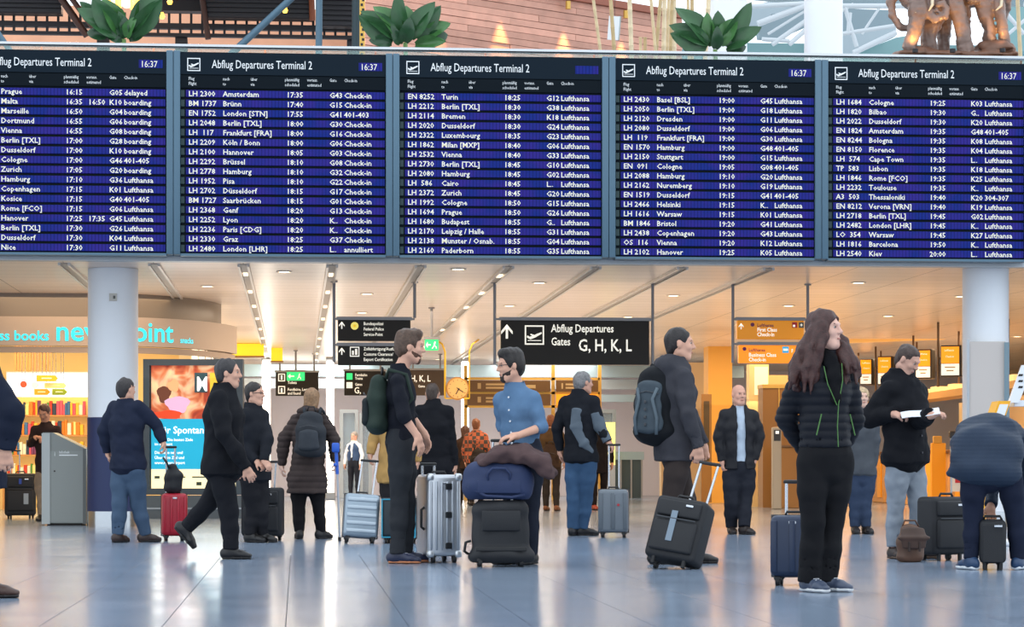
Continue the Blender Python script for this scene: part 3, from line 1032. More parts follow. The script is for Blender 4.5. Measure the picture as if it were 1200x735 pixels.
text([('Für Spontane', X(186) - .02, Zp(508), .15, 'LEFT'), ('Die besten Ziele', X(196), Zp(517), .06, 'LEFT'), ('im Moment', X(181), Zp(522), .06, 'LEFT'),
      ('Die Reise neu und', X(181), Zp(532), .06, 'LEFT'), ('Überall im Ziel und', X(181), Zp(538), .06, 'LEFT'), ('www.reisen-airport', X(181), Zp(544), .06, 'LEFT')], mposter_w, case, (0, .013, 0), xs=.95, bold=.01, join=True)['kind'] = 'stuff'
MB().b2((X(230), .012, Zp(569)), (X(236), .017, Zp(565))).build('poster_logo', mat('poster_ink', (50, 70, 60), .5), case); MB().b2((X(181), .012, Zp(561)), (X(187), .017, Zp(558))).build('poster_logo', mat('poster_ink', (50, 70, 60), .5), case); MB().b2((X(225), .012, Zp(560)), (X(250), .017, Zp(558.5))).build('poster_logo', mat('poster_ink', (50, 70, 60), .5), case); MB().b2((X(205), .012, Zp(560)), (X(217), .017, Zp(558.5))).build('poster_logo', mat('poster_ink', (50, 70, 60), .5), case)
area('poster_glow', (pc0.x, pc0.y - .25, 1.6), 1.2, 1.4, 12, (1, .95, .85), (math.pi / 2, 0, math.pi - YAW))

# ================================================================== HANGING SIGNS
msign = mat('sign_charcoal', (50, 47, 44), .5, spec=.15)
mrail = mat('sign_rail_grey', (150, 150, 152), .5)
mpost = mat('sign_post_grey', (140, 140, 144), .5)
msw = mat('sign_white_print', (244, 238, 222), .5, emit=.7)
def arrow(m_, x, z, h):
    w = h * .8; t_ = h * .16
    m_.b2((x - t_ / 2, -.003, z), (x + t_ / 2, 0, z + h * .9))
    for s_ in (-1, 1):
        m_.prism([(x, z + h), (x + s_ * w / 2, z + h * .52), (x + s_ * w / 2, z + h * .30), (x, z + h * .76)], -.003, 0)
    return m_
def hang_sign(label, rects, Y, posts, group=None, cat='sign', name='hanging_sign', panel=msign):
    s_ = FP / zc_y((rects[0][0] + rects[0][2]) / 2, Y)
    x0 = min(r[0] for r in rects); yb = max(r[3] for r in rects)
    o0 = on_y(x0, yb, Y)
    t = thing(name, label, cat, (o0.x, Y, o0.z), group=group)
    XX = lambda px: (px - x0) / s_
    ZZ = lambda py: (yb - py) / s_
    for r in rects:
        MB().rbox(((XX(r[0]) + XX(r[2])) / 2, .05, (ZZ(r[1]) + ZZ(r[3])) / 2), (XX(r[2]) - XX(r[0]), .1, ZZ(r[1]) - ZZ(r[3])), .008, 1).build('panel', r[4] if len(r) > 4 else panel, t)
        MB().b2((XX(r[0]) - .02, -.01, ZZ(r[1])), (XX(r[2]) + .02, .11, ZZ(r[1]) + .045)).build('top_rail', mrail, t)
    for (px, pt, pb) in posts:
        MB().cyl((XX(px), .05, ZZ(pb)), (XX(px), .05, CEIL - o0.z), .022, n=12).build('post', mpost, t, 'auto')
        MB().cyl((XX(px), .05, CEIL - o0.z - .02), (XX(px), .05, CEIL - o0.z), .05, n=14).build('ceiling_flange', mpost, t, 'auto')
    for r in rects:
        xs_ = [p_[0] for p_ in posts]
        MB().b2((min(XX(min(xs_)), XX(r[0])), .03, ZZ(r[1]) + .005), (max(XX(max(xs_)), XX(r[2])), .07, ZZ(r[1]) + .03)).build('crossbar', mrail, t)
    return t, XX, ZZ
SY = 34.4
t, XX, ZZ = hang_sign('two-tier charcoal hanging sign for the federal police and customs', [(396, 375, 481, 399.5), (396, 405.5, 481, 428)], SY, [(391.5, 320, 425), (486, 332, 372)])
m_ = MB(); arrow(m_, XX(400.5), ZZ(385.5), .10); arrow(m_, XX(400.5), ZZ(416), .10); m_.build('arrow', msw, t)
MB().cyl((XX(415.5), -.006, ZZ(382)), (XX(415.5), 0, ZZ(382)), .055, n=10).build('police_star', mat('star_yellow', (240, 220, 110), .5, emit=.6), t)
MB().cyl((XX(415.5), -.009, ZZ(382)), (XX(415.5), -.006, ZZ(382)), .022, n=10).build('star_centre', mat('star_gold', (226, 190, 40), .5, emit=.6), t)
frame_boxes(MB(), XX(410), XX(421), ZZ(418), ZZ(406.5), .012, -.003, 0).b2((XX(412.5), -.003, ZZ(416)), (XX(414.5), 0, ZZ(411))).b2((XX(416), -.003, ZZ(416)), (XX(418.5), 0, ZZ(409))).build('customs_pictogram', msw, t)
text([('Bundespolizei', XX(426), ZZ(381), .062, 'LEFT'), ('Federal Police', XX(426), ZZ(387.3), .062, 'LEFT'), ('Service-Point', XX(426), ZZ(393.6), .062, 'LEFT'),
      ('Zollabfertigung/Ausfuhr', XX(426), ZZ(410.5), .062, 'LEFT'), ('Customs Clearance/', XX(426), ZZ(416.8), .062, 'LEFT'), ('Export Certification', XX(426), ZZ(423), .062, 'LEFT')], msw, t, (0, -.004, 0), xs=.80, bold=.01)
t, XX, ZZ = hang_sign('large charcoal hanging sign pointing to gates G, H, K, L', [(587, 375.5, 762, 427)], SY, [(580, 335, 427), (766.5, 335, 427)])
arrow(MB(), XX(594), ZZ(397), .20).build('arrow', msw, t)
ic = plane_icon(.27).build('plane_pictogram', msw, t); ic.location = (XX(615), -.002, ZZ(404))
text([('Abflug Departures', XX(646), ZZ(389), .155, 'LEFT', 1, .76), ('Gates', XX(646), ZZ(404.5), .155, 'LEFT', 1, .74), ('G, H, K, L', XX(678), ZZ(411), .235, 'LEFT', 1, .78)], msw, t, (0, -.004, 0), bold=.012)
mor1 = mat('sign_amber', (206, 128, 8), .4, emit=.55); mor2 = mat('sign_orange', (250, 140, 10), .4, emit=.75)
t, XX, ZZ = hang_sign('two-tier amber hanging sign for first and business class check-in', [(864, 375.5, 943, 397.5, mor1), (866, 404.5, 943, 425.5, mor2)], SY, [(859.5, 335, 425), (948.5, 335, 425)])
arrow(MB(), XX(868.5), ZZ(386), .085).build('arrow', msw, t)
mpurp = mat('sign_purple_print', (120, 40, 90), .5)
text([('Lufthansa', XX(887.5), ZZ(383), .065, 'LEFT'), ('Lufthansa', XX(877.5), ZZ(412), .065, 'LEFT')], mpurp, t, (0, -.004, 0), bold=.015, xs=.95)
text([('First Class', XX(887.5), ZZ(388.5), .075, 'LEFT'), ('Check-in', XX(887.5), ZZ(394), .075, 'LEFT'), ('Business Class', XX(877.5), ZZ(418), .075, 'LEFT'), ('Check-in', XX(877.5), ZZ(423.5), .075, 'LEFT')], msw, t, (0, -.004, 0), bold=.02, xs=.9)
MB().cyl((XX(882), -.004, ZZ(380.5)), (XX(882), 0, ZZ(380.5)), .028, n=14).cyl((XX(872.5), -.004, ZZ(409)), (XX(872.5), 0, ZZ(409)), .028, n=14).build('round_emblem', mpurp, t)
MB().b2((XX(929), -.004, ZZ(384)), (XX(935), 0, ZZ(377.5))).build('red_tag', mat('tag_red', (170, 30, 40), .5, emit=.2), t)
MB().b2((XX(937), -.004, ZZ(384)), (XX(943), 0, ZZ(377.5))).build('grey_tag', mat('tag_grey', (90, 90, 84), .5), t)
MB().b2((XX(917.5), -.004, ZZ(413.5)), (XX(925), 0, ZZ(406))).build('cyan_tag', mat('tag_cyan', (60, 180, 230), .5, emit=.4), t)
text([('+', XX(940), ZZ(383), .08, 'CENTER'), ('F', XX(928), ZZ(413), .07, 'LEFT')], msw, t, (0, -.006, 0), bold=.02, name='tag_marks')
MB().b2((XX(930), -.006, ZZ(383)), (XX(932.5), -.004, ZZ(380.5))).b2((XX(918.5), -.006, ZZ(411)), (XX(924), -.004, ZZ(408.5))).build('tag_marks', msw, t)

# far signs
mexit = mat('exit_green', (40, 200, 110), .4, emit=1.2)
def runner(m_, x, z, h):
    m_.cyl((x + .1 * h, -.004, z + h * .85), (x + .1 * h, 0, z + h * .85), h * .1, n=10)
    m_.prism([(x - .1 * h, z + .35 * h), (x + .1 * h, z + .35 * h), (x + .15 * h, z + .75 * h), (x - .05 * h, z + .75 * h)], -.004, 0)
    m_.prism([(x - .1 * h, z + .38 * h), (x - .35 * h, z), (x - .22 * h, z), (x + .05 * h, z + .36 * h)], -.004, 0)
    m_.prism([(x, z + .38 * h), (x + .22 * h, z + .2 * h), (x + .22 * h, z), (x + .33 * h, z), (x + .33 * h, z + .25 * h), (x + .1 * h, z + .4 * h)], -.004, 0)
    return m_
FY = 56.5
t, XX, ZZ = hang_sign('far dark sign with toilet pictograms behind the woman in the quilted coat', [(323, 436.5, 373, 464)], FY, [(328, 420, 437), (368, 420, 437)])
frame_boxes(MB(), XX(326), XX(334), ZZ(447), ZZ(438), .02, -.004, 0).b2((XX(329), -.004, ZZ(445)), (XX(331), 0, ZZ(440))).build('pictogram', msw, t)
frame_boxes(MB(), XX(326), XX(334), ZZ(461.5), ZZ(452.5), .02, -.004, 0).b2((XX(329), -.004, ZZ(460)), (XX(331), 0, ZZ(455))).build('pictogram', msw, t)
text([('Toiletten', XX(337), ZZ(444), .09, 'LEFT'), ('Toilets', XX(337), ZZ(450), .09, 'LEFT'), ('Fundbüro, Lost', XX(337), ZZ(458), .09, 'LEFT'), ('and found', XX(337), ZZ(462.5), .09, 'LEFT')], msw, t, (0, -.004, 0), bold=.01)
def exit_sign(px0, py0, px1, py1, Y, lab):
    t, XX, ZZ = hang_sign(lab, [(px0, py0, px1, py1, mexit)], Y, [((px0 + px1) / 2, 400, py0)], group='green exit signs', cat='exit sign', name='exit_sign')
    w = XX(px1); h = ZZ(py0)
    runner(MB(), w * .68, h * .15, h * .7).build('running_figure', msw, t)
    MB().b2((w * .16, -.004, h * .44), (w * .42, 0, h * .56)).prism([(w * .06, h * .5), (w * .2, h * .78), (w * .2, h * .22)], -.004, 0).build('arrow', msw, t)
exit_sign(336, 436, 357, 446, 55.0, 'green exit sign in front of the far toilets sign')
exit_sign(498, 398, 514, 410.5, 40.0, 'green exit sign beside the head of the man in the black shirt')
t, XX, ZZ = hang_sign('far dark sign with a small green symbol left of the green backpack', [(403.5, 435, 452, 463.5)], FY, [(410, 420, 436), (446, 420, 436)])
MB().b2((XX(406), -.004, ZZ(445)), (XX(413), 0, ZZ(437.5))).build('green_symbol', mexit, t)
MB().b2((XX(406), -.004, ZZ(455)), (XX(413), 0, ZZ(448))).build('white_symbol', msw, t)
text([('Fernbahn', XX(416), ZZ(441), .09, 'LEFT'), ('Trains', XX(416), ZZ(445), .085, 'LEFT'), ('Gates', XX(416), ZZ(452), .085, 'LEFT'), ('G,', XX(415), ZZ(461), .2, 'LEFT')], msw, t, (0, -.004, 0), bold=.01)
t, XX, ZZ = hang_sign('far dark gate sign right of the man in the black shirt', [(478, 434, 521, 463.5, mat('sign_brown', (74, 56, 34), .4))], FY, [(484, 420, 436), (516, 420, 436)])
text([('H, K, L', XX(481), ZZ(447), .2, 'LEFT', 1, .8), ('Gates', XX(490), ZZ(454), .08, 'LEFT')], msw, t, (0, -.004, 0), bold=.015)

# ================================================================== FAR END OF THE HALL
s60 = FP / zc_y(500, 60)
def fb(m_, x0, y0, x1, y1, Y, th=.1):
    a = on_y(x0, y1, Y); b = on_y(x1, y0, Y)
    return m_.b2((a.x, Y, a.z), (b.x, Y + th, b.z))
mbeam = mat('blue_grey_beam', (158, 184, 198), .3, .3)
struct(fb(MB(), 285, 429, 872, 441, 60, .4).build('trim_2', mbeam))
struct(fb(MB(), 285, 445, 760, 455, 61, .3).build('trim_3', mat('pale_beam', (196, 206, 214), .4)))
struct(fb(MB(), 700, 463, 872, 471, 60.2, .2).build('trim_4', mbeam))
mtube = mat('tall_lamp_glow', (255, 248, 232), .5, emit=7.0)
for (px, w, lab) in [(312, 9.5, 'tall glowing light column behind the man with glasses'), (387, 9, 'tall glowing light column right of the far toilets sign'), (545, 8, 'tall glowing light column beside the round clock')]:
    a = on_y(px, 580, 58.5)
    t = thing('light_column', lab, 'light column', (a.x, 58.5, 0), group='tall light columns')
    r = w / 2 / (FP / zc_y(px, 58.5))
    MB().rbox((0, 0, 1.72), (r * 2, r * 2, 3.1), .03, 2).build('diffuser', mtube, t)
    MB().rbox((0, 0, .085), (r * 2.6, r * 2.6, .17), .02, 2).build('base', malu, t)
    MB().rbox((0, 0, CEIL - .05), (r * 2.3, r * 2.3, .09), .02, 2).build('cap', malu, t)
# far wall panels / security gates
mlav = mat('lavender_panel', (214, 206, 220), .5)
mglass = mat('bluish_glass', (150, 178, 192), .08, alpha=.45)
for (x0, y0, x1, y1, lab) in [(398, 480, 420, 577, 'far grey portal behind the attendant in the vest'), (421, 484, 436, 577, 'narrow far portal right of the attendant in the vest'), (690, 480, 722, 578, 'far pale portal beside the lit yellow advert')]:
    a = on_y(x0, y1, 62); b = on_y(x1, y0, 62)
    t = thing('security_portal', lab, 'portal', (a.x, 62, 0), group='far security portals')
    frame_boxes(MB(), 0, b.x - a.x, 0, b.z, .09, 0, .25).build('frame', mat('portal_grey', (168, 176, 182), .4), t)
    MB().b2((.09, .1, .09), (b.x - a.x - .09, .12, b.z - .09)).build('pane', mglass, t)
t = thing('lit_advert', 'small glowing yellow advert panel right of the grey-haired man', 'advert', (on_y(701, 0, 60.5).x, 60.5, 0))
a = on_y(697, 545, 60.5); b = on_y(717, 495, 60.5)
MB().b2((0, 0, 0), (b.x - a.x, .12, a.z)).build('stand', mat('portal_grey', (168, 176, 182), .4), t)
MB().b2((0, 0, a.z), (b.x - a.x, .12, b.z)).build('panel', mat('advert_yellow', (248, 232, 130), .4, emit=1.0), t)
text([('M', .06, a.z + .3, .3, 'LEFT')], mat('advert_dark', (110, 100, 40), .5), t, (0, -.004, 0), bold=.02)
# low glass counter
a = on_y(715, 572, 61); b = on_y(752, 540, 61)
t = thing('glass_barrier', 'low dark glass barrier with grey rail behind the backpack traveller', 'barrier', (a.x, 61, 0))
MB().b2((0, 0, 0), (b.x - a.x, .3, .95)).build('body', mat('barrier_dark', (66, 84, 92), .2), t)
MB().b2((-.05, -.05, .95), (b.x - a.x + .05, .4, 1.15)).build('top', mbeam, t)
for k in range(4):
    MB().b2((k * (b.x - a.x) / 3 - .02, -.03, 0), (k * (b.x - a.x) / 3 + .02, 0, .95)).build('mullion', malu, t)
# amber boards in gold frames
mgold = mat('gold_frame', (214, 170, 84), .35, .5)
mamber = mat('amber_board', (104, 72, 30), .4)
mprint = mat('amber_print', (190, 160, 110), .5)
for (x0, y0, x1, y1, lab, c) in [(548, 446, 645, 459, 'upper dark amber board right of the clock', mamber), (548, 462, 645, 475, 'lower dark amber board right of the clock', mamber),
                               (652, 446, 701, 459, 'dark amber board above the orange board behind the grey-haired man', mamber), (652, 462, 701, 475, 'glowing orange board behind the grey-haired man', mat('orange_board', (246, 150, 20), .4, emit=.7))]:
    a = on_y(x0, y1, 57.5); b = on_y(x1, y0, 57.5)
    t = thing('amber_board', lab, 'board', (a.x, 57.5, a.z), group='boards in the gold frame')
    w, h = b.x - a.x, b.z - a.z
    MB().b2((0, 0, 0), (w, .149, h)).build('panel', c, t)
    MB().b2((w * .12, -.004, h * .25), (w * .16, 0, h * .75)).b2((w * .22, -.004, h * .55), (w * .5, 0, h * .72)).b2((w * .22, -.004, h * .25), (w * .44, 0, h * .42)).b2((w * .6, -.004, h * .3), (w * .82, 0, h * .6)).build('print', mprint, t)
gf = thing('gold_frame', 'gold painted post frame carrying the amber boards', 'frame', (on_y(545, 0, 57.6).x, 57.65, 0))
m0 = on_y(545, 0, 57.65).x
for px in (546, 648.5, 703):
    x = on_y(px, 0, 57.65).x - m0
    MB().b2((x - .04, 0, 0), (x + .04, .08, on_y(px, 428, 57.65).z)).build('post', mgold, gf)
for py in (444, 460.5, 476.5):
    z = on_y(600, py, 57.65).z
    MB().b2((0, 0, z - .03), (on_y(703, 0, 57.65).x - m0, .08, z + .03)).build('crossbar', mgold, gf)
# clock
cp = on_y(536, 455.5, 50); sc = FP / zc_y(536, 50)
t = thing('clock', 'round wooden clock in a yellow tubular frame', 'clock', (cp.x, 50, cp.z))
MB().cyl((0, -.04, 0), (0, .04, 0), 13.5 / sc, n=40).build('case', mat('clock_rim', (180, 128, 60), .4), t, 'auto')
MB().cyl((0, -.05, 0), (0, -.035, 0), 11.8 / sc, n=40).build('face', mat('clock_face', (226, 178, 110), .5), t, 'auto')
MB().box((.0, -.056, -.055), (.02, .008, .14), Matrix.Rotation(.5, 3, 'Y')).box((.05, -.056, -.03), (.16, .008, .016), Matrix.Rotation(.6, 3, 'Y')).build('hands', mdark, t)
for k in range(12):
    an = k * math.pi / 6
    MB().box((math.sin(an) * .17, -.054, math.cos(an) * .17), (.008, .006, .03), Matrix.Rotation(an, 3, 'Y')).build('hour_mark', mdark, t)
myel = mat('yellow_tube', (236, 190, 40), .4)
xl, xr = -14.5 / sc, 14 / sc
zt = CEIL - cp.z
MB().tube([(xl, 0, -.2), (xl, 0, zt - .25), (xl - .06, 0, zt - .1), (xl - .2, 0, zt)], .02, 8).build('frame_tube', myel, t, True)
MB().tube([(xr, 0, -.2), (xr, 0, zt - .25), (xr + .06, 0, zt - .1), (xr + .2, 0, zt)], .014, 8).build('frame_tube', myel, t, True)
MB().tube([(xl, 0, -.2), (xr, 0, -.2)], .014, 8).build('frame_tube', myel, t, True)

# ---- yellow wall parts, right half
myelw = mat('yellow_wall', (246, 186, 84), .5)
mbrown = mat('brown_panel', (150, 108, 54), .45)
wr = struct(fb(MB(), 830, 400, 858, 594, 52.5, .6).build('wall_yellow', myelw))
struct(fb(MB(), 895, 440, 1000, 592, 49, .2).build('wall_counter_back', mat('amber_wall', (218, 176, 116), .5)))
struct(fb(MB(), 775, 425, 835, 592, 56, .3).build('wall_beige', mat('beige_wall', (226, 200, 160), .6)))
t = thing('brown_door', 'brown door panel with glass beside the yellow wall', 'door', (on_y(822, 0, 51.8).x, 51.8, 0))
a = on_y(822, 590, 51.8); b = on_y(834, 462, 51.8)
MB().b2((0, 0, .02), (b.x - a.x, .06, b.z)).build('leaf', mbrown, t)
MB().b2((.05, -.01, .9), (b.x - a.x - .05, .0, b.z - .15)).build('pane', mat('dark_pane', (80, 70, 54), .15), t)
t = thing('olive_cabinet', 'tall olive brown cabinet panel behind the bald man', 'cabinet', (on_y(894, 0, 46.5).x, 46.5, 0))
a = on_y(889, 594, 46.5); b = on_y(940, 452, 46.5)
MB().b2((0, 0, 0), (b.x - a.x, .5, b.z)).build('body', mbrown, t)
MB().b2((.3, -.015, .03), (.32, 0, b.z - .03)).b2((-.01, -.02, b.z - .05), (b.x - a.x + .01, .52, b.z + .02)).build('trim', mgold, t)
t = thing('pale_display', 'pale lit display panel above the olive cabinet', 'panel', (on_y(878, 0, 47.5).x, 47.5, 0))
a = on_y(864, 520, 47.5); b = on_y(887, 427, 47.5)
MB().b2((0, 0, 0), (b.x - a.x, .3, b.z)).build('body', mat('pale_panel', (236, 208, 150), .5), t)
MB().b2((.1, -.02, b.z - .6), (b.x - a.x - .02, .0, b.z - .05)).build('screen', mat('pale_screen', (250, 232, 190), .5, emit=.5), t)
# slim access post
a = ground(910, 597); s_ = FP / gz(597)
t = thing('access_post', 'slim grey access post with a dark display head, beside the bald man', 'post', (a.x, a.y, 0), -YAW)
MB().rbox((0, 0, .75), (.17, .22, 1.5), .02, 2).build('body', mat('post_grey', (176, 166, 150), .4, .3), t)
MB().b2((-.06, -.118, 1.25), (.06, -.105, 1.45)).build('display', mat('post_dark', (40, 36, 34), .3), t)
MB().b2((-.03, -.122, 1.38), (.03, -.117, 1.43)).build('indicator', mat('post_white', (250, 250, 244), .4, emit=.8), t)
a = ground(926, 596)
t = thing('side_cabinet', 'low brown counter block right of the slim access post', 'counter', (a.x, a.y + .1, 0), -YAW)
MB().rbox((0, .2, .57), (.36, .4, 1.14), .015, 2).build('body', mat('counter_brown', (168, 122, 66), .5), t)
MB().b2((-.2, -.02, 1.14), (.2, .44, 1.18)).build('top', mat('counter_top_brown', (120, 90, 56), .4), t)

# ---- check-in desks
mdesk = mat('desk_orange_wood', (222, 168, 104), .5)
mmonb = mat('monitor_black', (28, 24, 22), .4)
mmono = mat('monitor_orange', (246, 156, 20), .4, emit=.75)
mmonw = mat('monitor_white', (244, 236, 222), .4, emit=.75)
labs = ['check-in monitor with orange and white screen nearest the right column', 'check-in monitor with orange and white screen just right of the parka man',
        'check-in monitor mostly hidden behind the head of the parka man', 'check-in monitor with orange and white screen between the two front travellers', 'check-in monitor right of the right white column']
for i, (x0, y0, x1, y1, Z) in enumerate([(1103, 406.5, 1124, 440, 44), (1073.5, 411, 1090, 442.5, 48.5), (1029, 419, 1044, 450, 53), (1008.5, 422, 1021, 450, 56)]):
    a = at(x0, y1, Z); b = at(x1, y0, Z)
    s_ = FP / Z
    w, h = (x1 - x0) / s_, (y1 - y0) / s_
    t = thing('overhead_monitor', labs[i], 'monitor', (a.x, a.y, a.z), -YAW - .38, group='check-in monitors over the desks')
    MB().rbox((w / 2 + .01, .16, h / 2), (w + .05, .3, h + .05), .012, 1).build('case', mmonb, t)
    MB().b2((0, -.006, h * .42), (w, .012, h)).build('screen', mmono, t)
    MB().b2((0, -.006, 0), (w, .012, h * .4)).build('screen', mmonw, t)
    text([('Lufthansa', w * .18, h * .84, .055, 'LEFT'), ('Check-in', w * .25, h * .62, .05, 'LEFT')], msw, t, (0, -.009, 0))
    MB().b2((w * .2, -.009, h * .26), (w * .8, -.007, h * .3)).b2((w * .3, -.009, h * .14), (w * .7, -.007, h * .18)).build('print_line', mprint, t)
    MB().cyl((-.09, .16, -.2), (-.09, .16, CEIL - a.z), .022, n=10).cyl((-.09, .16, h * .6), (.02, .16, h * .6), .018, n=8).build('hanger', mat('hanger_brown', (110, 84, 60), .4, .4), t)
A = at(1165, 0, 43.0); B_ = at(1000, 0, 57)
dirv = Vector((B_.x - A.x, B_.y - A.y, 0)); Ld = dirv.length; ang = math.atan2(dirv.y, dirv.x)
sh = thing('counter_canopy', 'long lit timber canopy shelf over the check-in desks', 'canopy', (A.x, A.y, 2.10), ang)
MB().b2((-1.5, -.5, 0), (Ld, .0, .13)).build('shelf_board', mat('canopy_wood', (224, 170, 96), .5), sh)
for k in range(4):
    MB().cyl((k * 4 + .2, -.3, .13), (k * 4 + .2, -.3, CEIL - 2.10), .02, n=8).build('hanger', mat('hanger_brown', (110, 84, 60), .4, .4), sh)
for k in range(9):
    MB().b2((k * 1.6 - 1, -.35, .13), (k * 1.6 - .55, -.1, .25)).build('lamp_box', mat('canopy_lamp', (255, 214, 140), .5, emit=.8), sh)
wd = struct(MB().b2((-3, -2.6, 0), (Ld, -2.45, 2.25)).build('wall_checkin', mat('checkin_wall', (236, 204, 152), .55), None, False, (A.x, A.y, 0), (0, 0, ang)))
area('checkin_light', (A.x + dirv.x * .4 + .8, A.y + dirv.y * .4 + .3, 2.05), 2, 9, 140, (1, .72, .42), (0, 0, ang))
lv = Vector((-math.sin(ang), math.cos(ang), 0))
for k in range(5):
    p_ = A + dirv.normalized() * (0.3 + k * 2.6) - lv * .2
    t = thing('checkin_desk', ['check-in desk nearest the right white column', 'second check-in desk from the right white column', 'check-in desk behind the parka man', 'check-in desk behind the woman with the scarf', 'farthest check-in desk behind the woman with long hair'][k], 'desk', (p_.x, p_.y, 0), ang, group='row of check-in desks')
    MB().rbox((0, 0, .52), (1.3, .5, 1.04), .02, 2).build('body', mdesk, t)
    MB().rbox((0, .03, 1.07), (1.4, .62, .06), .015, 2).build('worktop', mat('desk_top', (120, 92, 66), .35), t)
    MB().b2((-.5, .251, .12), (-.1, .28, .95)).build('front_panel', mat('desk_yellow', (250, 168, 30), .4, emit=.12), t)
    MB().rbox((.2, -.02, 1.22), (.34, .05, .24), .01, 1).build('screen', mmonb, t)
    MB().cyl((.2, -.02, 1.09), (.2, -.02, 1.14), .03, n=10).build('screen_foot', mmonb, t)
# yellow belt panel + poster stand
a = ground(1100, 596); s_ = FP / gz(586)
t = thing('yellow_stand', 'bright yellow stand panel beside the suitcase of the parka man', 'stand', (a.x, a.y, 0), -YAW)
MB().rbox((0, .05, .62), (.27, .12, 1.2), .015, 2).build('panel', mat('stand_yellow', (250, 166, 26), .4, emit=.15), t)
MB().rbox((0, .05, .02), (.34, .3, .04), .01, 1).build('foot', mat('hanger_brown', (110, 84, 60)), t)
MB().rbox((-.02, .03, 1.28), (.16, .1, .14), .015, 2).build('leaflet_box', mat('stand_amber', (232, 176, 70), .4), t)
a = ground(1121, 600)
t = thing('notice_stand', 'slim notice stand with a dark top and red and white notice', 'stand', (a.x, a.y - .1, 0), -YAW)
MB().b2((-.13, .02, .02), (-.1, .05, 1.3)).b2((.1, .02, .02), (.13, .05, 1.3)).build('upright', malu, t)
MB().rbox((0, .035, .02), (.36, .34, .04), .01, 1).build('foot', malu, t)
MB().b2((-.1, .015, .35), (.1, .03, 1.02)).build('notice', mat('notice_white', (226, 222, 220), .5), t)
MB().b2((-.05, .008, .5), (.06, .015, .72)).build('notice_mark', mat('notice_red', (196, 40, 50), .5), t)
MB().rbox((0, .03, 1.33), (.3, .12, .12), .02, 2).build('head', mmonb, t)
# self-service kiosk
a = ground(1172, 640); s_ = FP / gz(640)
k_ = thing('checkin_kiosk', 'angular white self-service kiosk with yellow edges behind the bending traveller', 'kiosk', (a.x, a.y, 0), -YAW)
XK = lambda px: (px - 1172) / s_
ZK = lambda py: CH + (HZ - py) / s_
mkw = mat('kiosk_white', (236, 238, 242), .35); mky = mat('kiosk_yellow', (246, 176, 30), .4)
MB().rbox((.05, .2, .03), (.6, .5, .06), .02, 2).build('foot', mkw, k_)
MB().prism([(XK(1146), ZK(545)), (XK(1157), ZK(545)), (XK(1172), 0.05), (XK(1158), 0.05)], 0, .32).build('leg', mky, k_)
MB().prism([(XK(1142), ZK(548)), (XK(1158), ZK(548)), (XK(1184), ZK(470)), (XK(1170), ZK(470))], -.02, .34).build('console', mky, k_)
MB().prism([(XK(1146), ZK(545)), (XK(1157), ZK(545)), (XK(1181), ZK(474)), (XK(1171), ZK(474))], -.03, -.018).build('console_face', mkw, k_)
MB().prism([(XK(1172.5), ZK(492)), (XK(1176.5), ZK(492)), (XK(1178.5), ZK(487)), (XK(1174.5), ZK(487))], -.036, -.03).build('card_slot', mmonb, k_)
MB().prism([(XK(1182), ZK(472)), (XK(1194), ZK(472)), (XK(1212), ZK(428)), (XK(1198), ZK(428))], 0, .06).build('header', mkw, k_)
for yy in (455, 448, 441):
    MB().prism([(XK(1193), ZK(yy)), (XK(1198), ZK(yy)), (XK(1199), ZK(yy - 2.5)), (XK(1194), ZK(yy - 2.5))], -.006, 0).build('print', mmonb, k_)
MB().b2((XK(1190), .05, ZK(476)), (XK(1230), .3, ZK(469))).build('shelf', mkw, k_)
# lit ledge on the right
struct(MB().prism([(0, 0), (3.2, .12), (3.2, .26), (0, .1)], 0, .3).build('trim_5', mat('ledge_gold', (246, 200, 120), .5, emit=.2), None, False, (at(985, 400, 50).x, at(985, 400, 50).y, at(985, 402, 50).z), (0, 0, -YAW)))

# glowing panel added as a painted ceiling reflection, then a yellow blade sign
for (x0, y0, x1, y1, Y, lab) in [(258, 403, 309, 417, 52, 'glowing yellow panel standing in for a reflection in the ceiling, left of the first light column'), (318, 407, 331, 423, 54, 'small yellow blade sign above the poster case')]:
    a = on_y(x0, y1, Y); b = on_y(x1, y0, Y)
    t = thing('yellow_reflection_and_sign', lab, 'sign', (a.x, Y, a.z), group='yellow shop fascias')
    MB().b2((0, 0, 0), (b.x - a.x, .4, b.z - a.z)).build('panel', mat('reflection_and_sign_yellow', (255, 204, 40), .4, emit=.8), t)
    MB().b2((-.02, -.02, -.03), (b.x - a.x + .02, .42, 0)).build('lower_edge', mbrown, t)
    MB().b2((.1, .1, b.z - a.z), (b.x - a.x - .1, .3, CEIL - a.z)).build('hanger', mdark, t)

# ================================================================== UPPER GALLERY
RZ = 6.10
bal = thing('glass_balustrade', 'long glass balustrade with a steel rail above the departure boards', 'balustrade', (0, 31.55, 5.0))
MB().cyl((-4.6, 0, RZ - 5.0), (12.2, 0, RZ - 5.0), .03, n=12).build('rail', msteel, bal, 'auto')
mgl = mat('green_tint_glass', (190, 216, 208), .05, alpha=.28)
for k in range(12):
    x = -4.6 + k * 1.4
    MB().b2((x + .01, -.008, .02), (x + 1.385, .008, RZ - 5.03)).build('pane', mgl, bal)
MB().b2((-4.6, -.03, 0), (12.2, .03, .08)).build('base_channel', malu, bal)

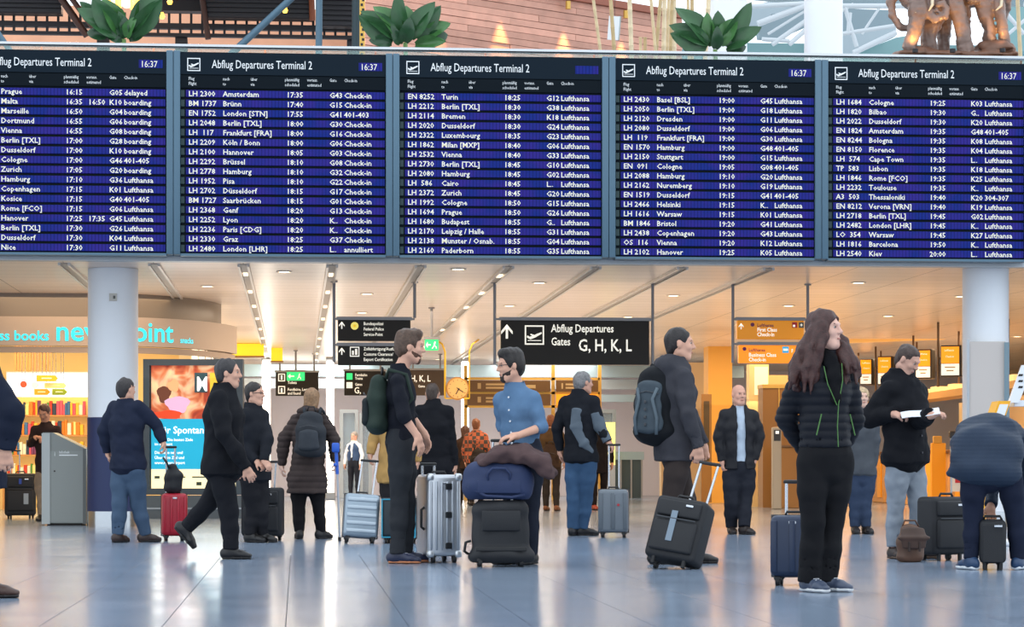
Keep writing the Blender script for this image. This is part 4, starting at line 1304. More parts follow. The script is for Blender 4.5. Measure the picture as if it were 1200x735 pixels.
# ---- plants
mleaf = [mat('leaf_green_%d' % i, c, .3, noise=.3, nscale=6) for i, c in enumerate([(50, 92, 54), (66, 114, 60), (40, 78, 48)])]
mrib = mat('leaf_rib', (120, 150, 90), .5)
def leaf_mesh(L, Wd, bend, cup):
    n, m_ = 9, 4
    v = []; f = []
    for i in range(n + 1):
        t = i / n
        wdt = Wd * (math.sin(math.pi * min(1, t * .93 + .07)) ** .75) * (1 - .15 * t)
        y = L * t * math.cos(bend * t * .7)
        z = -L * t * math.sin(bend * t * .7) * .8
        for j in range(-m_, m_ + 1):
            u = j / m_
            v.append((wdt * u, y, z + cup * abs(u) ** 1.5 * wdt + .012 * math.sin(9 * t + 3 * u) * abs(u)))
    w = 2 * m_ + 1
    for i in range(n):
        for j in range(2 * m_):
            a = i * w + j
            f.append((a, a + 1, a + w + 1, a + w))
    M_ = MB(); M_.v = v; M_.f = f
    me = M_.mesh('leaf', True, False)
    return me
leafs = []
for i, (L, Wd, b, c) in enumerate([(.50, .14, .5, .35), (.42, .13, .8, .5), (.36, .12, 1.1, .4), (.46, .15, .35, .25)]):
    me = leaf_mesh(L, Wd, b, c); me.materials.append(mleaf[i % 3]); leafs.append(me)
def plant(px, Y, label, spec, zc):
    o0 = on_y(px, 0, Y)
    t = thing('potted_plant', label, 'plant', (o0.x, Y, 5.0), group='broad-leaved plants on the gallery')
    MB().lathe([(.16, 0), (.2, .45), (.19, .45), (.17, .4)], 20).build('pot', mat('pot_grey', (110, 108, 104), .6), t, 'auto')
    MB().tube([(0, 0, .4), (.02, 0, .8), (0, 0, zc - 5.0)], [.035, .03, .03], 8).build('stem', mrib, t, True)
    s_ = FP / zc_y(px, Y)
    for i, (dx, dy, ang, tilt, sc_, kind, yaw) in enumerate(spec):
        # dx,dy px of the leaf base; ang = roll in the picture plane, tilt = toward viewer
        o = bpy.data.objects.new('leaf', leafs[kind % 4])
        M_ = Matrix.Rotation(math.radians(ang), 4, 'Y') @ Matrix.Rotation(math.radians(tilt), 4, 'X') @ Matrix.Rotation(math.radians(90), 4, 'X') @ Matrix.Rotation(math.radians(yaw), 4, 'Y')
        o.matrix_basis = Matrix.Translation((dx / s_, -.05 + .02 * (i % 5), zc - 5.0 - dy / s_)) @ M_ @ Matrix.Diagonal((sc_ * (.95 + .12 * (i % 3)), sc_ * (1.22 + .08 * (i % 4)), sc_ * 1.2, 1))
        link(o, t)
PY = 32.4
plant(145, PY, 'broad-leaved plant in front of the amber chandelier', [(-8, -2, -50, 15, 1.05, 0, 15), (-5, -4, -38, 25, 1.0, 3, -10), (-3, -6, -20, 30, .95, 1, 20), (-12, -16, -60, 10, .8, 3, -30), (2, -2, -4, 40, .62, 0, 35), (4, -1, 14, 40, .6, 1, -30),
    (8, -8, 32, 15, 1.05, 0, -20), (10, -4, 44, 25, .95, 3, 20), (0, 0, -70, 40, .7, 2, 0), (6, 0, 60, 35, .75, 2, 10), (14, -14, 26, 5, .85, 1, 30), (-20, -2, -75, 20, .6, 2, 0), (0, -2, 5, 55, .7, 2, 0)], on_y(145, 46, PY).z)
plant(475, PY, 'broad-leaved plant in front of the wood-clad wall, second from left', [(-10, -4, -48, 15, 1.0, 0, 20), (-14, -2, -60, 20, .95, 3, -20), (-6, -6, -30, 20, 1.0, 1, 30), (-2, -4, -12, 25, .9, 0, -20), (3, -6, 6, 20, .9, 1, 20), (7, -4, 26, 20, .9, 0, -25),
    (12, -6, 42, 15, .85, 3, 20), (20, -6, 58, 20, .75, 1, -10), (24, -2, 76, 25, .8, 2, 10), (12, 2, 84, 35, .8, 1, 0), (-16, 2, -82, 30, .7, 2, 0), (0, 0, 10, 55, .75, 2, 0), (-6, 2, -30, 60, .7, 2, 0)], on_y(475, 50, PY).z)
plant(838, PY, 'broad-leaved plant beside the white columns, rightmost of the three', [(-8, -6, -62, 10, .98, 0, 10), (-10, -2, -74, 15, .9, 3, -15), (-6, -6, -38, 15, 1.0, 0, 30), (-4, -4, -16, 25, .8, 1, -20), (2, -4, 4, 20, .85, 3, 15), (6, -4, 22, 20, .85, 1, -20),
    (8, -6, 40, 10, 1.05, 0, 20), (14, -2, 56, 25, .8, 3, -20), (14, 2, 74, 30, .7, 2, 0), (-12, 2, -84, 30, .7, 2, 0), (0, 0, 0, 55, .7, 2, 0)], on_y(838, 58, PY).z)

# ---- dark terrace structure on the left
mdk = mat('dark_steel', (44, 42, 46), .5, .3); mbrn = mat('dark_rust_steel', (72, 42, 32), .5, .2)
mterra = mat('terracotta_boards', (236, 172, 136), .6, noise=.12, nscale=2)
TYw = 46.0
struct(fb(MB(), -40, 12, 432, 110, TYw, .2).build('wall_terrace', mterra))
area('terrace_wash', (on_y(200, 0, 44.5).x, 44.3, 9.4), 7, .6, 330, (1, .6, .36), (math.radians(-25), 0, 0))
TYr = 41.0
sT = FP / zc_y(200, TYr)
def terr(x0, y0, x1, y1, Y, th, name, m, label, cat, group=None, n=0):
    a = on_y(x0, y1, Y); b = on_y(x1, y0, Y)
    t = thing(name, label, cat, (a.x, Y, a.z), group=group)
    w, h = b.x - a.x, b.z - a.z
    MB().b2((0, .02, 0), (w, th, h)).build('panel', m, t)
    for k in range(n):
        z = h * (k + .5) / n
        MB().b2((0, -.03, z - h / n * .36), (w, .02, z + h / n * .18)).build('louvre', m, t)
    return t
terr(-30, -22, 72, 14, TYr - .42, .3, 'louvre_panel', mdk, 'dark louvred panel at the top left corner of the terrace', 'panel', 'louvred terrace panels', 7)
terr(236, -22, 366, 20, TYr - .42, .3, 'louvre_panel', mdk, 'wide dark louvred panel behind the diagonal strut', 'panel', 'louvred terrace panels', 8)
terr(376, -22, 424, 30, TYr - .42, .3, 'louvre_panel', mdk, 'narrow dark louvred panel between the steel posts', 'panel', 'louvred terrace panels', 9)
terr(188, -10, 236, 12, TYr + .1, .3, 'soffit_beam', mdk, 'dark soffit beam right of the chandelier', 'beam')
rl = thing('terrace_railing', 'dark double railing of the upper terrace in front of the terracotta wall', 'railing', (on_y(-40, 0, TYr).x, TYr, 0))
x0r = on_y(-40, 0, TYr).x
for (yt, yb, th) in ((27, 33.5, .12), (38.5, 42.5, .1)):
    zt, zb = on_y(200, yt, TYr).z, on_y(200, yb, TYr).z
    MB().b2((0, 0, zb), (on_y(424, 0, TYr).x - x0r, th, zt)).build('beam', mdk, rl)
for k in range(36):
    x = on_y(-36 + k * 13, 0, TYr).x - x0r
    z1_, z2_ = on_y(200, 15, TYr).z, on_y(200, 27, TYr).z
    MB().b2((x - .02, .02, z2_ - .02), (x + .02, .08, z1_)).build('baluster', mdk, rl)
    MB().b2((x - .02, .02, on_y(200, 38.5, TYr).z - .02), (x + .02, .08, on_y(200, 33.5, TYr).z + .02)).build('baluster', mdk, rl)
for px in (120, 212, 414):
    x = on_y(px, 0, TYr).x - x0r
    MB().b2((x - .1, .12, 5.0), (x + .1, .32, on_y(200, 42, TYr).z)).build('post', mdk, rl)
def strut(p0, p1, Y, r, m, label, name='steel_strut', group=None):
    a = on_y(p0[0], p0[1], Y); b = on_y(p1[0], p1[1], Y)
    if name == 'steel_strut' or p0[1] == 168:
        if a.z > b.z: a, b = b, a
        a = a + (b - a) * ((5.06 - a.z) / (b.z - a.z))
    t = MB().cyl((0, 0, 0), b - a, r, n=10).build(name, m, None, 'auto', a)
    return tag(t, label, 'strut', group)
strut((240, 92), (348, -8), 38, .055, mbluegrey, 'diagonal blue-grey steel strut crossing the louvred panel')
strut((-10, 28), (40, 100), 36.8, .045, mbluegrey, 'short diagonal steel strut at the far left of the gallery')
strut((373, 168), (374, -10), 38, .055, mbluegrey, 'upright blue-grey steel post right of the diagonal strut', 'steel_post')
strut((417, 168), (418, -10), 38, .075, mat('dark_teal_steel', (50, 66, 72), .5, .3), 'upright dark teal steel post left of the second plant', 'steel_post')
strut((66, -10), (102, 42), 40.1, .06, mbrn, 'left rust-brown stair stringer beside the first plant', 'stair_stringer')
strut((78, -10), (118, 45), 39.9, .045, mbrn, 'right rust-brown stair stringer beside the first plant', 'stair_stringer')
strut((236, -10), (244, 46), 40.5, .05, mbrn, 'upright rust-brown post left of the wide louvred panel', 'steel_post')
strut((365, -8), (366, 24), 40.5, .05, mat('rust_orange', (140, 70, 36), .5), 'short rust-orange post at the end of the wide louvred panel', 'steel_post')
gp = thing('patterned_post', 'gold and black patterned post left of the second plant', 'post', (on_y(424.5, 0, 37.5).x, 37.5, 5.0))
MB().b2((-.04, 0, 0), (.04, .06, 4.5)).build('core', mgold, gp)
for k in range(40):
    MB().b2((-.025 + .02 * (k % 2), -.006, 1.4 + k * .075), (.012 + .02 * (k % 2), 0, 1.44 + k * .075)).build('inlay', mdk, gp)
# terrace deck carrying lamps and louvres
struct(MB().b2((on_y(-40, 0, 38.2).x, 38.2, 8.84), (on_y(430, 0, 38.2).x, 41.3, 9.1)).build('ceiling_terrace', mdk))
# chandelier
ch = on_y(147, 4, 38.5)
t = thing('chandelier', 'glowing amber chandelier of glass cylinders above the first plant', 'chandelier', (ch.x, 38.5, ch.z - .1))
ma = mat('amber_glow', (255, 190, 70), .3, emit=4.0); mw_ = mat('pale_amber_glow', (255, 232, 180), .3, emit=7.0)
for k, (dx, dy, z, h) in enumerate([(-.27, 0, 0, .4), (-.12, .1, .02, .45), (.02, 0, .04, .42), (.16, .05, .0, .4), (.28, .1, .05, .38), (-.2, .2, .03, .4), (.1, .2, .05, .4)]):
    MB().lathe([(.045, z), (.05, z + .02), (.05, z + h), (.03, z + h + .03)], 14, (dx, dy, 0)).build('glass_cylinder', mw_ if k in (2, 5) else ma, t, 'auto')
MB().lathe([(.34, .40), (.36, .42), (.36, .46), (.1, .5)], 24, (0, .1, 0)).build('crown', mgold, t, 'auto')
MB().cyl((0, .1, .48), (0, .1, 8.85 - ch.z + .1), .02, n=8).build('chain', mdk, t)
for (px, py) in ((199, 5), (190, 22), (334, 15)):
    q_ = on_y(px, py, 39.5)
    o = thing('terrace_spot', {199: 'small glowing spot lamp right of the chandelier', 190: 'tiny warm spot lamp beside the first plant', 334: 'small amber spot lamp on the wide louvred panel'}[px], 'lamp', q_)
    MB().lathe([(.03, 0), (.045, .04), (.02, .1)], 12).build('lamp_head', ma, o, 'auto')
    MB().cyl((0, 0, .09), (0, 0, 8.85 - q_.z), .01, n=8).build('stem', mdk, o)

# ---- wood-clad wall, planks one by one
wA = on_y(428, 0, 44.0); 
wB = at(800, 0, 49.0)
wd_ = Vector((wB.x - wA.x, wB.y - wA.y, 0)); wl = wd_.length; wang = math.atan2(wd_.y, wd_.x)
ww = struct(MB().b2((0, .05, 5.0), (wl, .25, 9.6)).build('wall_wood', mat('wood_backing', (70, 44, 36), .7), None, False, (wA.x, wA.y, 0), (0, 0, wang)))
mplank = mat('red_cedar_plank', (214, 156, 134), .5, noise=.16, nscale=3, rand=.2)
for r_ in range(20):
    x = 0.0
    zk = 7.15 + r_ * .125
    off = [(0, .52, 1), (0, .30, .78, 1), (0, .64, 1), (0, .43, 1)][r_ % 4]
    for a_, b_ in zip(off[:-1], off[1:]):
        o = MB().b2((a_ * wl + .004, .0 + .006 * ((r_ * 7 + int(a_ * 10)) % 3), zk + .004), (b_ * wl - .004, .05, zk + .12)).build('plank', mplank, ww)
MB().b2((-.02, -.08, 9.65), (wl, .3, 9.78)).build('cap_board', mat('cap_cedar', (150, 84, 62), .5), ww)
for k, fx in enumerate((.20, .40, .60, .79)):
    q_ = wA + wd_ * fx
    MB().cyl((fx * wl, -.12, 9.45), (fx * wl, -.12, 9.6), .05, n=12).build('wall_lamp', mgold, ww, 'auto')
    L = bpy.data.lights.new('wall_lamp_light', 'SPOT'); L.energy = 420; L.color = (1, .6, .22); L.spot_size = math.radians(42); L.spot_blend = .7; L.shadow_soft_size = .03
    lo = bpy.data.objects.new('wall_lamp_light', L)
    nrm = Vector((wd_.y, -wd_.x, 0)).normalized()
    lo.location = Vector((q_.x, q_.y, 9.42)) + nrm * .15
    col.objects.link(lo)
# white hanging sheet
q_ = on_y(719, 47, 45.2)
t = thing('hanging_board', 'small white tilted board hanging before the wood wall', 'board', q_, -.1)
MB().box((0, 0, .22), (.20, .02, .44), Matrix.Rotation(.08, 3, 'Y')).build('board', mat('board_white', (232, 236, 240), .5), t)
MB().box((.10, .01, .22), (.05, .03, .44), Matrix.Rotation(.08, 3, 'Y')).build('edge_strip', mat('board_edge', (170, 180, 176), .5), t)
MB().cyl((.02, .01, .43), (.04, .01, 2.0), .004, n=6).build('wire', mdk, t)

# ---- bamboo poles
mbam = [mat('bamboo_%d' % i, c, .5, noise=.12, nscale=10) for i, c in enumerate([(214, 190, 148), (196, 170, 124), (226, 206, 170)])]
poles = [((694, -10), (708, 92), 'leftmost bamboo pole, leaning, in front of the wood wall'), ((715, -10), (722, 92), 'bamboo pole passing in front of the small white board'), ((737.5, -10), (741, 92), 'upright bamboo pole right of the small white board'),
         ((762, -10), (771, 92), 'leaning bamboo pole left of the dense bamboo cluster'), ((775, -10), (766, 92), 'bamboo pole crossing its neighbour left of the cluster'), ((779, -10), (777, 92), 'leftmost pole of the dense bamboo cluster'),
         ((784, -10), (781, 92), 'second pole of the dense bamboo cluster'), ((788, -10), (785, 92), 'third pole of the dense bamboo cluster'), ((790, -10), (790, 92), 'rightmost pole of the dense bamboo cluster'),
         ((806, -10), (808, 92), 'bamboo pole rising behind the third plant, left'), ((811, -10), (811, 92), 'bamboo pole rising behind the third plant, middle'), ((831, -10), (825, 92), 'bamboo pole rising behind the third plant, right'),
         ((750.5, 43), (751, 92), 'cut bamboo stump left of the cluster'), ((756, 43), (756, 92), 'cut bamboo stump nearest the cluster')]
for i, (p0, p1, lab) in enumerate(poles):
    Yp = 39.2 + i * .16
    a = on_y(p1[0], p1[1], Yp); b = on_y(p0[0], p0[1], Yp)
    d = b - a
    a2 = a - d * ((a.z - 5.0) / d.z)          # down to the gallery floor
    m_ = MB(); n = max(6, int((b - a2).length / .28)); r = .026 + .006 * (i % 3)
    pts = []; rs = []
    for k in range(n):
        for f_, rr in ((0, 1.0), (.46, .94), (.92, 1.0), (.96, 1.14)):
            pts.append(a2 + (b - a2) * ((k + f_) / n) - a2); rs.append(r * rr)
    m_.tube(pts, rs, 8)
    tag(m_.build('bamboo_pole', mbam[i % 3], None, True, a2), lab, 'bamboo pole', 'bamboo poles on the gallery')

# ---- upper white columns and roof
for (px, wpx, Y, lab) in [(852, 47, 43.5, 'upper white column behind the third plant'), (965, 45, 43.5, 'upper white column left of the elephant sculpture')]:
    a = on_y(px, 0, Y)
    r = wpx / 2 / (FP / zc_y(px, Y))
    t = thing('gallery_column', lab, 'column', (a.x, Y, 5.0)); t['kind'] = 'structure'
    MB().lathe([(r, 0), (r, 9.0)], 36).build('shaft', mcol, t, 'auto')
    MB().lathe([(r * 1.12, 0), (r * 1.12, .12)], 36).build('base_ring', malu, t, 'auto')
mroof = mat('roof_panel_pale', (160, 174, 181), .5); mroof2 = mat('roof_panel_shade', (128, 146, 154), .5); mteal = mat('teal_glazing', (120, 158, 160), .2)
roof = struct(MB().b2((0, 0, 0), (.01, .01, .01)).build('roof', mroof, None, False, (30, 80, 20)))
def rpoly(pts, Y, th, m, name):
    P_ = [on_y(x, y, Y) for x, y in pts]
    q0 = Vector((30, 80, 20))
    M_ = MB().prism([(p_.x - q0.x, p_.z - q0.z) for p_ in P_], Y - q0.y, Y + th - q0.y)
    return M_.build(name, m, roof)
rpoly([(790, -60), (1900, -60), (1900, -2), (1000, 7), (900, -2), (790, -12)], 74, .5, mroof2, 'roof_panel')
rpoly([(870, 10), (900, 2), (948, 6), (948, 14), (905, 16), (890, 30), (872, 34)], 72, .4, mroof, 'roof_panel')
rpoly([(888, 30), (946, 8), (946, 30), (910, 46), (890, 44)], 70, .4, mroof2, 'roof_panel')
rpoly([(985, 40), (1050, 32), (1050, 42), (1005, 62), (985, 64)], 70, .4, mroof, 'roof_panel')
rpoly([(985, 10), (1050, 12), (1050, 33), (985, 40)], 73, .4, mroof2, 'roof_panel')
rpoly([(500, 46), (1210, 54), (1900, 60), (1900, 260), (500, 260)], 76, .4, mteal, 'glazing_band')
rpoly([(1005, 62), (1050, 44), (1075, 40), (1075, 110), (1005, 110)], 71, .2, mteal, 'glazing_band')
rpoly([(1165, 8), (1700, 10), (1700, 64), (1165, 60)], 72, .3, mteal, 'glazing_band')
mtr = mat('truss_white', (196, 202, 206), .5)
def rtube(p0, p1, Y, r, name='truss_tube'):
    a = on_y(p0[0], p0[1], Y); b = on_y(p1[0], p1[1], Y); q0 = Vector((30, 80, 20))
    MB().cyl(a - q0, b - q0, r, n=10).build(name, mtr, roof, 'auto')
for p0, p1, r in [((888, 28), (946, 6), .09), ((905, 52), (948, 22), .07), ((925, 52), (950, 30), .07), ((893, 46), (925, 48), .06), ((990, 8), (1004, 55), .06), ((996, 15), (994, 40), .06), ((986, 13), (1000, 5), .05),
                  ((985, 40), (1050, 30), .06), ((1000, 62), (1050, 38), .08), ((1010, 40), (1030, 10), .04), ((870, 8), (948, 4), .07), ((985, 7), (1060, 7), .07), ((900, 40), (948, 10), .04), ((1170, 5), (1200, 40), .06), ((1172, 48), (1205, 20), .05), ((1200, 5), (1700, 2), .07), ((1230, 60), (1300, 6), .06), ((1300, 6), (1370, 60), .06), ((1370, 60), (1440, 6), .06), ((1440, 6), (1510, 60), .06)]:
    rtube(p0, p1, 68, r)
strut((1192, -10), (1197, 92), 36, .03, mbam[0], 'thin pale pole at the right end of the gallery', 'pole')

# ---- carved elephants
EYp = 33.6
sE = FP / zc_y(1115, EYp)
e0 = on_y(1118, 66, EYp)
el = thing('elephant_sculpture', 'carved wooden group of elephants on a plinth behind the balustrade', 'sculpture', (e0.x, EYp, 5.0))
EX = lambda px, py, d=0: V((px - 1118) / sE, d, e0.z - 5.0 + (66 - py) / sE)
ER = lambda r: r / sE
b = Blob()
# left elephant
b.ell(EX(1085, -22, .18), V(.42, .30, .34), k=.05)
b.ell(EX(1068, -8, -.05), V(.20, .22, .26), k=.05)
b.chain([EX(1070, 0, -.18), EX(1071, 18, -.24), EX(1066, 38, -.24), EX(1061, 58, -.22), EX(1063, 63, -.2)], [ER(12), ER(11.5), ER(8.5), ER(7.5), ER(7)], k=.03)
b.chain([EX(1048, -12, 0), EX(1043, 4, -.02), EX(1044, 20, -.04), EX(1052, 33, -.06), EX(1062, 35, -.08), EX(1066, 31, -.08)], [ER(7), ER(5), ER(4.2), ER(4), ER(3.5), ER(3)], k=.02)
b.chain([EX(1084, 10, -.2), EX(1081, 22, -.26), EX(1090, 27, -.28), EX(1099, 24, -.28), EX(1103, 15, -.28), EX(1098, 9, -.28), EX(1091, 11, -.28), EX(1090, 17, -.28), EX(1094, 19, -.28)], [ER(7), ER(6), ER(5), ER(4.5), ER(4), ER(3.6), ER(3.2), ER(2.8), ER(2.4)], k=.008)
b.chain([EX(1100, 0, .1), EX(1093, 30, .05), EX(1088, 44, .05), EX(1090, 60, .05)], [ER(15), ER(10), ER(8.5), ER(9.5)], k=.03)
b.chain([EX(1112, -4, .25), EX(1112, 30, .25), EX(1111, 60, .25)], [ER(12), ER(8), ER(8)], k=.03)
# middle elephant
b.ell(EX(1138, -24, .05), V(.52, .34, .36), k=.05)
b.chain([EX(1112, -8, -.12), EX(1118, 14, -.15), EX(1125, 40, -.15), EX(1128, 60, -.15)], [ER(13), ER(10), ER(8), ER(9.5)], k=.03)
b.chain([EX(1130, -4, .1), EX(1134, 24, .1), EX(1136, 44, .1)], [ER(10), ER(6), ER(4)], k=.03)
b.ell(EX(1135, 0, -.2), V(ER(8), ER(8), ER(9)), k=.03)
b.chain([EX(1150, -6, -.08), EX(1154, 16, -.08), EX(1159, 34, -.08), EX(1159, 46, -.08)], [ER(13), ER(9), ER(6.5), ER(8)], k=.03)
# right elephant
b.ell(EX(1170, -14, .0), V(.24, .26, .26), k=.05)
b.chain([EX(1168, -2, -.12), EX(1169, 20, -.16), EX(1172, 38, -.16), EX(1175, 50, -.14)], [ER(9), ER(7), ER(6), ER(6)], k=.02)
b.chain([EX(1180, 0, .05), EX(1178, 26, .05), EX(1176, 50, .05)], [ER(7), ER(5), ER(5)], k=.02)
b.disp.append(wrinkle(3, .012, 28)); b.disp.append(wrinkle(4, .006, 70))
mel = mat('carved_wood', (128, 104, 94), .36, noise=.35, nscale=5, bump=.3, bscale=25)
blob_obj(b, 'elephant_bodies', mel, el, .017)
miv = mat('tusk_ivory', (222, 206, 176), .4)
for pts in ([(1077, 13, -.3), (1072, 19, -.34), (1064, 21, -.36)], [(1085, 2, -.32), (1084, 12, -.36), (1080, 19, -.36)], [(1170, -2, -.2), (1168, 10, -.26), (1161, 16, -.28)]):
    MB().tube([EX(*q_) for q_ in pts], [ER(2.2), ER(1.8), ER(.6)], 8).build('tusk', miv, el, True)
b = Blob()
b.chain([EX(1050, 66, 0), EX(1186, 66, 0)], [(.30, .06), (.30, .06)], right=(0, 1, 0), k=.02)
b.ell(EX(1078, 61, 0), V(.18, .28, .06)); b.ell(EX(1166, 53, 0), V(.24, .26, .07)); b.ell(EX(1168, 58, 0), V(.26, .28, .07))
b.disp.append(wrinkle(9, .01, 20))
blob_obj(b, 'carved_base', mat('carved_base_wood', (120, 84, 66), .5, noise=.3, nscale=6), el, .02)
MB().b2((EX(1046, 0)[0], -.32, 0), (EX(1192, 0)[0], .34, EX(0, 68)[2] - .02)).build('plinth', mat('plinth_wood', (110, 76, 52), .5), el)
for (px, py, d_) in ((1062, 62, -.45), (1105, 62, -.5), (1165, 60, -.45)):
    q_ = EX(px, py, d_)
    L = bpy.data.lights.new('plinth_uplight', 'SPOT'); L.energy = 20; L.color = (1, .55, .15); L.spot_size = 1.6; L.spot_blend = .8; L.shadow_soft_size = .04
    lo = bpy.data.objects.new('plinth_uplight', L); lo.location = Vector(q_) + el.location; lo.rotation_euler = (math.radians(155), 0, 0); col.objects.link(lo)
    MB().cyl(Vector(q_) + Vector((0, 0, -.08)), Vector(q_) + Vector((0, 0, -.03)), .04, n=12).build('uplight', mdk, el, 'auto')

# ================================================================== PEOPLE
def fabric(rgb, rough=.85, sheen=.0, bump=.25, bscale=180, noise=.12):
    return mat('fabric_%d_%d_%d_%d' % (*rgb, int(rough * 100)), rgb, rough, noise=noise, nscale=9, bump=bump, bscale=bscale, spec=.15, sheen=sheen)
def skin(rgb=(214, 164, 140)):
    return mat('skin_%d_%d_%d' % rgb, rgb, .5, noise=.05, nscale=14, spec=.35)
meye = mat('eye_white', (196, 182, 172), .4); miris = mat('eye_iris', (50, 36, 28), .3)
mlips = {}

class Person:
    def __init__(s, px, py, label, phi, N, P, H, hphi=None, pitch=0, ht=1.75, vox=.0085, sw=.185, hw=.095, fem=False, bulk=1.0, lean=None, cat='person', roll=0):
        s.px, s.Z = px, gz(py); s.s = FP / s.Z; s.q = ht / 1.75; s.vox = vox
        s.root = thing('person', label, cat, ground(px, py), -YAW)
        f = math.radians(phi)
        s.F = V(math.sin(f), -math.cos(f), 0); s.L = V(math.cos(f), math.sin(f), 0)
        hf = math.radians(phi if hphi is None else hphi); pt = math.radians(pitch)
        s.hF = V(math.sin(hf) * math.cos(pt), -math.cos(hf) * math.cos(pt), -math.sin(pt)); s.hL = V(math.cos(hf), math.sin(hf), 0)
        s.hU = np.cross(s.hF, s.hL) * -1 if np.cross(s.hF, s.hL)[2] < 0 else np.cross(s.hF, s.hL)
        s.N, s.P, s.H = s.J(*N), s.J(*P), s.J(*H)
        s.ax = unit(s.N - s.P)
        q = s.q; sw = sw * .88
        dn = -s.ax * .088 * q
        s.LS = s.N + dn + s.L * sw * q; s.RS = s.N + dn - s.L * sw * q
        s.LH = s.P + V(0, 0, -.06) + s.L * hw * q; s.RH = s.P + V(0, 0, -.06) - s.L * hw * q
        s.arms = {}; s.legs = {}; s.fem = fem
        s.hands = {}
    def J(s, px, py, d=0.0):
        Z = s.Z + d
        return V((px - 600) / FP * Z - (s.px - 600) / FP * s.Z, d, CH + (HZ - py) * Z / FP)
    def arm(s, side, E, W, hdir=None, n=None, curl=25, thumb=None):
        s.arms[side] = (s.J(*E), s.J(*W)); s.hands[side] = (hdir, n, curl)
        return s
    def leg(s, side, K, A, foot=None, pitch=0, plant=True):
        a = s.J(*A)
        if plant: a[2] = .088
        s.legs[side] = (s.J(*K), a, foot, pitch)
        return s
    def S(s, side): return s.LS if side == 'L' else s.RS
    def Hp(s, side): return s.LH if side == 'L' else s.RH
    # ---------------------------------------------------------------- body
    def hp(s, f, l, u):
        return s.H + (s.hF * f + s.hL * l + s.hU * u) * s.q
    def body(s, tone=(214, 164, 140), face=True):
        b = Blob(); q = s.q; sk = skin(tone)
        ax = (s.hL, s.hF, s.hU)
        hp = s.hp
        b.ell(hp(-.012, 0, .032), V(.076, .096, .088) * q, ax, k=.02)
        b.ell(hp(.014, 0, -.04), V(.061, .072, .078) * q, ax, k=.03)
        b.seg(hp(.058, -.015, -.098), hp(.058, .015, -.098), .021 * q, k=.03)
        for sd in (-1, 1):
            b.seg(hp(-.005, sd * .052, -.06), hp(.05, sd * .022, -.096), .02 * q, k=.03)
            b.ell(hp(.062, sd * .036, -.022), V(.024, .02, .022) * q, ax, k=.02)
            b.ell(hp(-.008, sd * .079, -.004), V(.010, .019, .031) * q, ax, k=.006)
        if face:
            b.seg(hp(.083, -.03, .028), hp(.083, .03, .028), .011 * q, k=.02)
            for sd in (-1, 1):
                b.ell(hp(.096, sd * .031, .010), V(.017, .014, .011) * q, ax, k=.012, sub=True)
            b.seg(hp(.088, 0, .016), hp(.107, 0, -.022), .008 * q, .013 * q, k=.012)
            b.seg(hp(.094, -.012, -.026), hp(.094, .012, -.026), .008 * q, k=.01)
            b.seg(hp(.083, -.017, -.055), hp(.083, .017, -.055), .0075 * q, k=.008)
            b.seg(hp(.080, -.014, -.069), hp(.080, .014, -.069), .0075 * q, k=.008)
        b.seg(s.N - s.ax * .03, hp(-.022, 0, -.06), .056 * q, .052 * q, k=.03)
        # torso
        t = lambda f_: s.P + (s.N - s.P) * f_
        b.chain([t(-.06), t(.15), t(.38), t(.72), t(.9), t(1.0)], [(.115 * q, .075 * q), (.11 * q, .07 * q), (.10 * q, .065 * q), (.115 * q, .075 * q), (.09 * q, .055 * q), (.05 * q, .05 * q)], s.L, k=.04)
        for sd, (E, W) in s.arms.items():
            S_ = s.S(sd)
            b.seg(t(.88), S_, .036 * q, .034 * q, k=.03)
            b.chain([S_, E, W], [.034 * q, .036 * q, .027 * q], k=.02)
            s.hand(b, sd)
        for sd, (K, A, ft, pi_) in s.legs.items():
            b.chain([s.Hp(sd), K, A], [.06 * q, .042 * q, .032 * q], k=.03)
        me = b.mesh('body', s.vox)
        me.materials.append(sk)
        o = link(bpy.data.objects.new('body', me), s.root)
        if face:
            em = MB().lathe([(.0, -.0088), (.005, -.0072), (.0088, 0), (.005, .0072), (.0, .0088)], 10).mesh('eye', True)
            em.materials.append(meye)
            im = MB().lathe([(.0, -.007), (.005, -.005), (.007, 0), (.005, .005), (.0, .007)], 8).mesh('iris', True)
            im.materials.append(miris)
            for sd in (-1, 1):
                e = bpy.data.objects.new('eye', em); e.location = Vector(hp(.0785, sd * .031, .010)); link(e, s.root)
                i_ = bpy.data.objects.new('iris', im); i_.location = Vector(s.hF * .0035); link(i_, e)
            lm = mat('lips_%d' % tone[0], (int(tone[0] * .82), int(tone[1] * .66), int(tone[2] * .66)), .5)
            lb = Blob(); lb.seg(hp(.0885, -.014, -.062), hp(.0885, .014, -.062), .0062, k=.004)
            blob_obj(lb, 'lips', lm, s.root, .004)
        return s
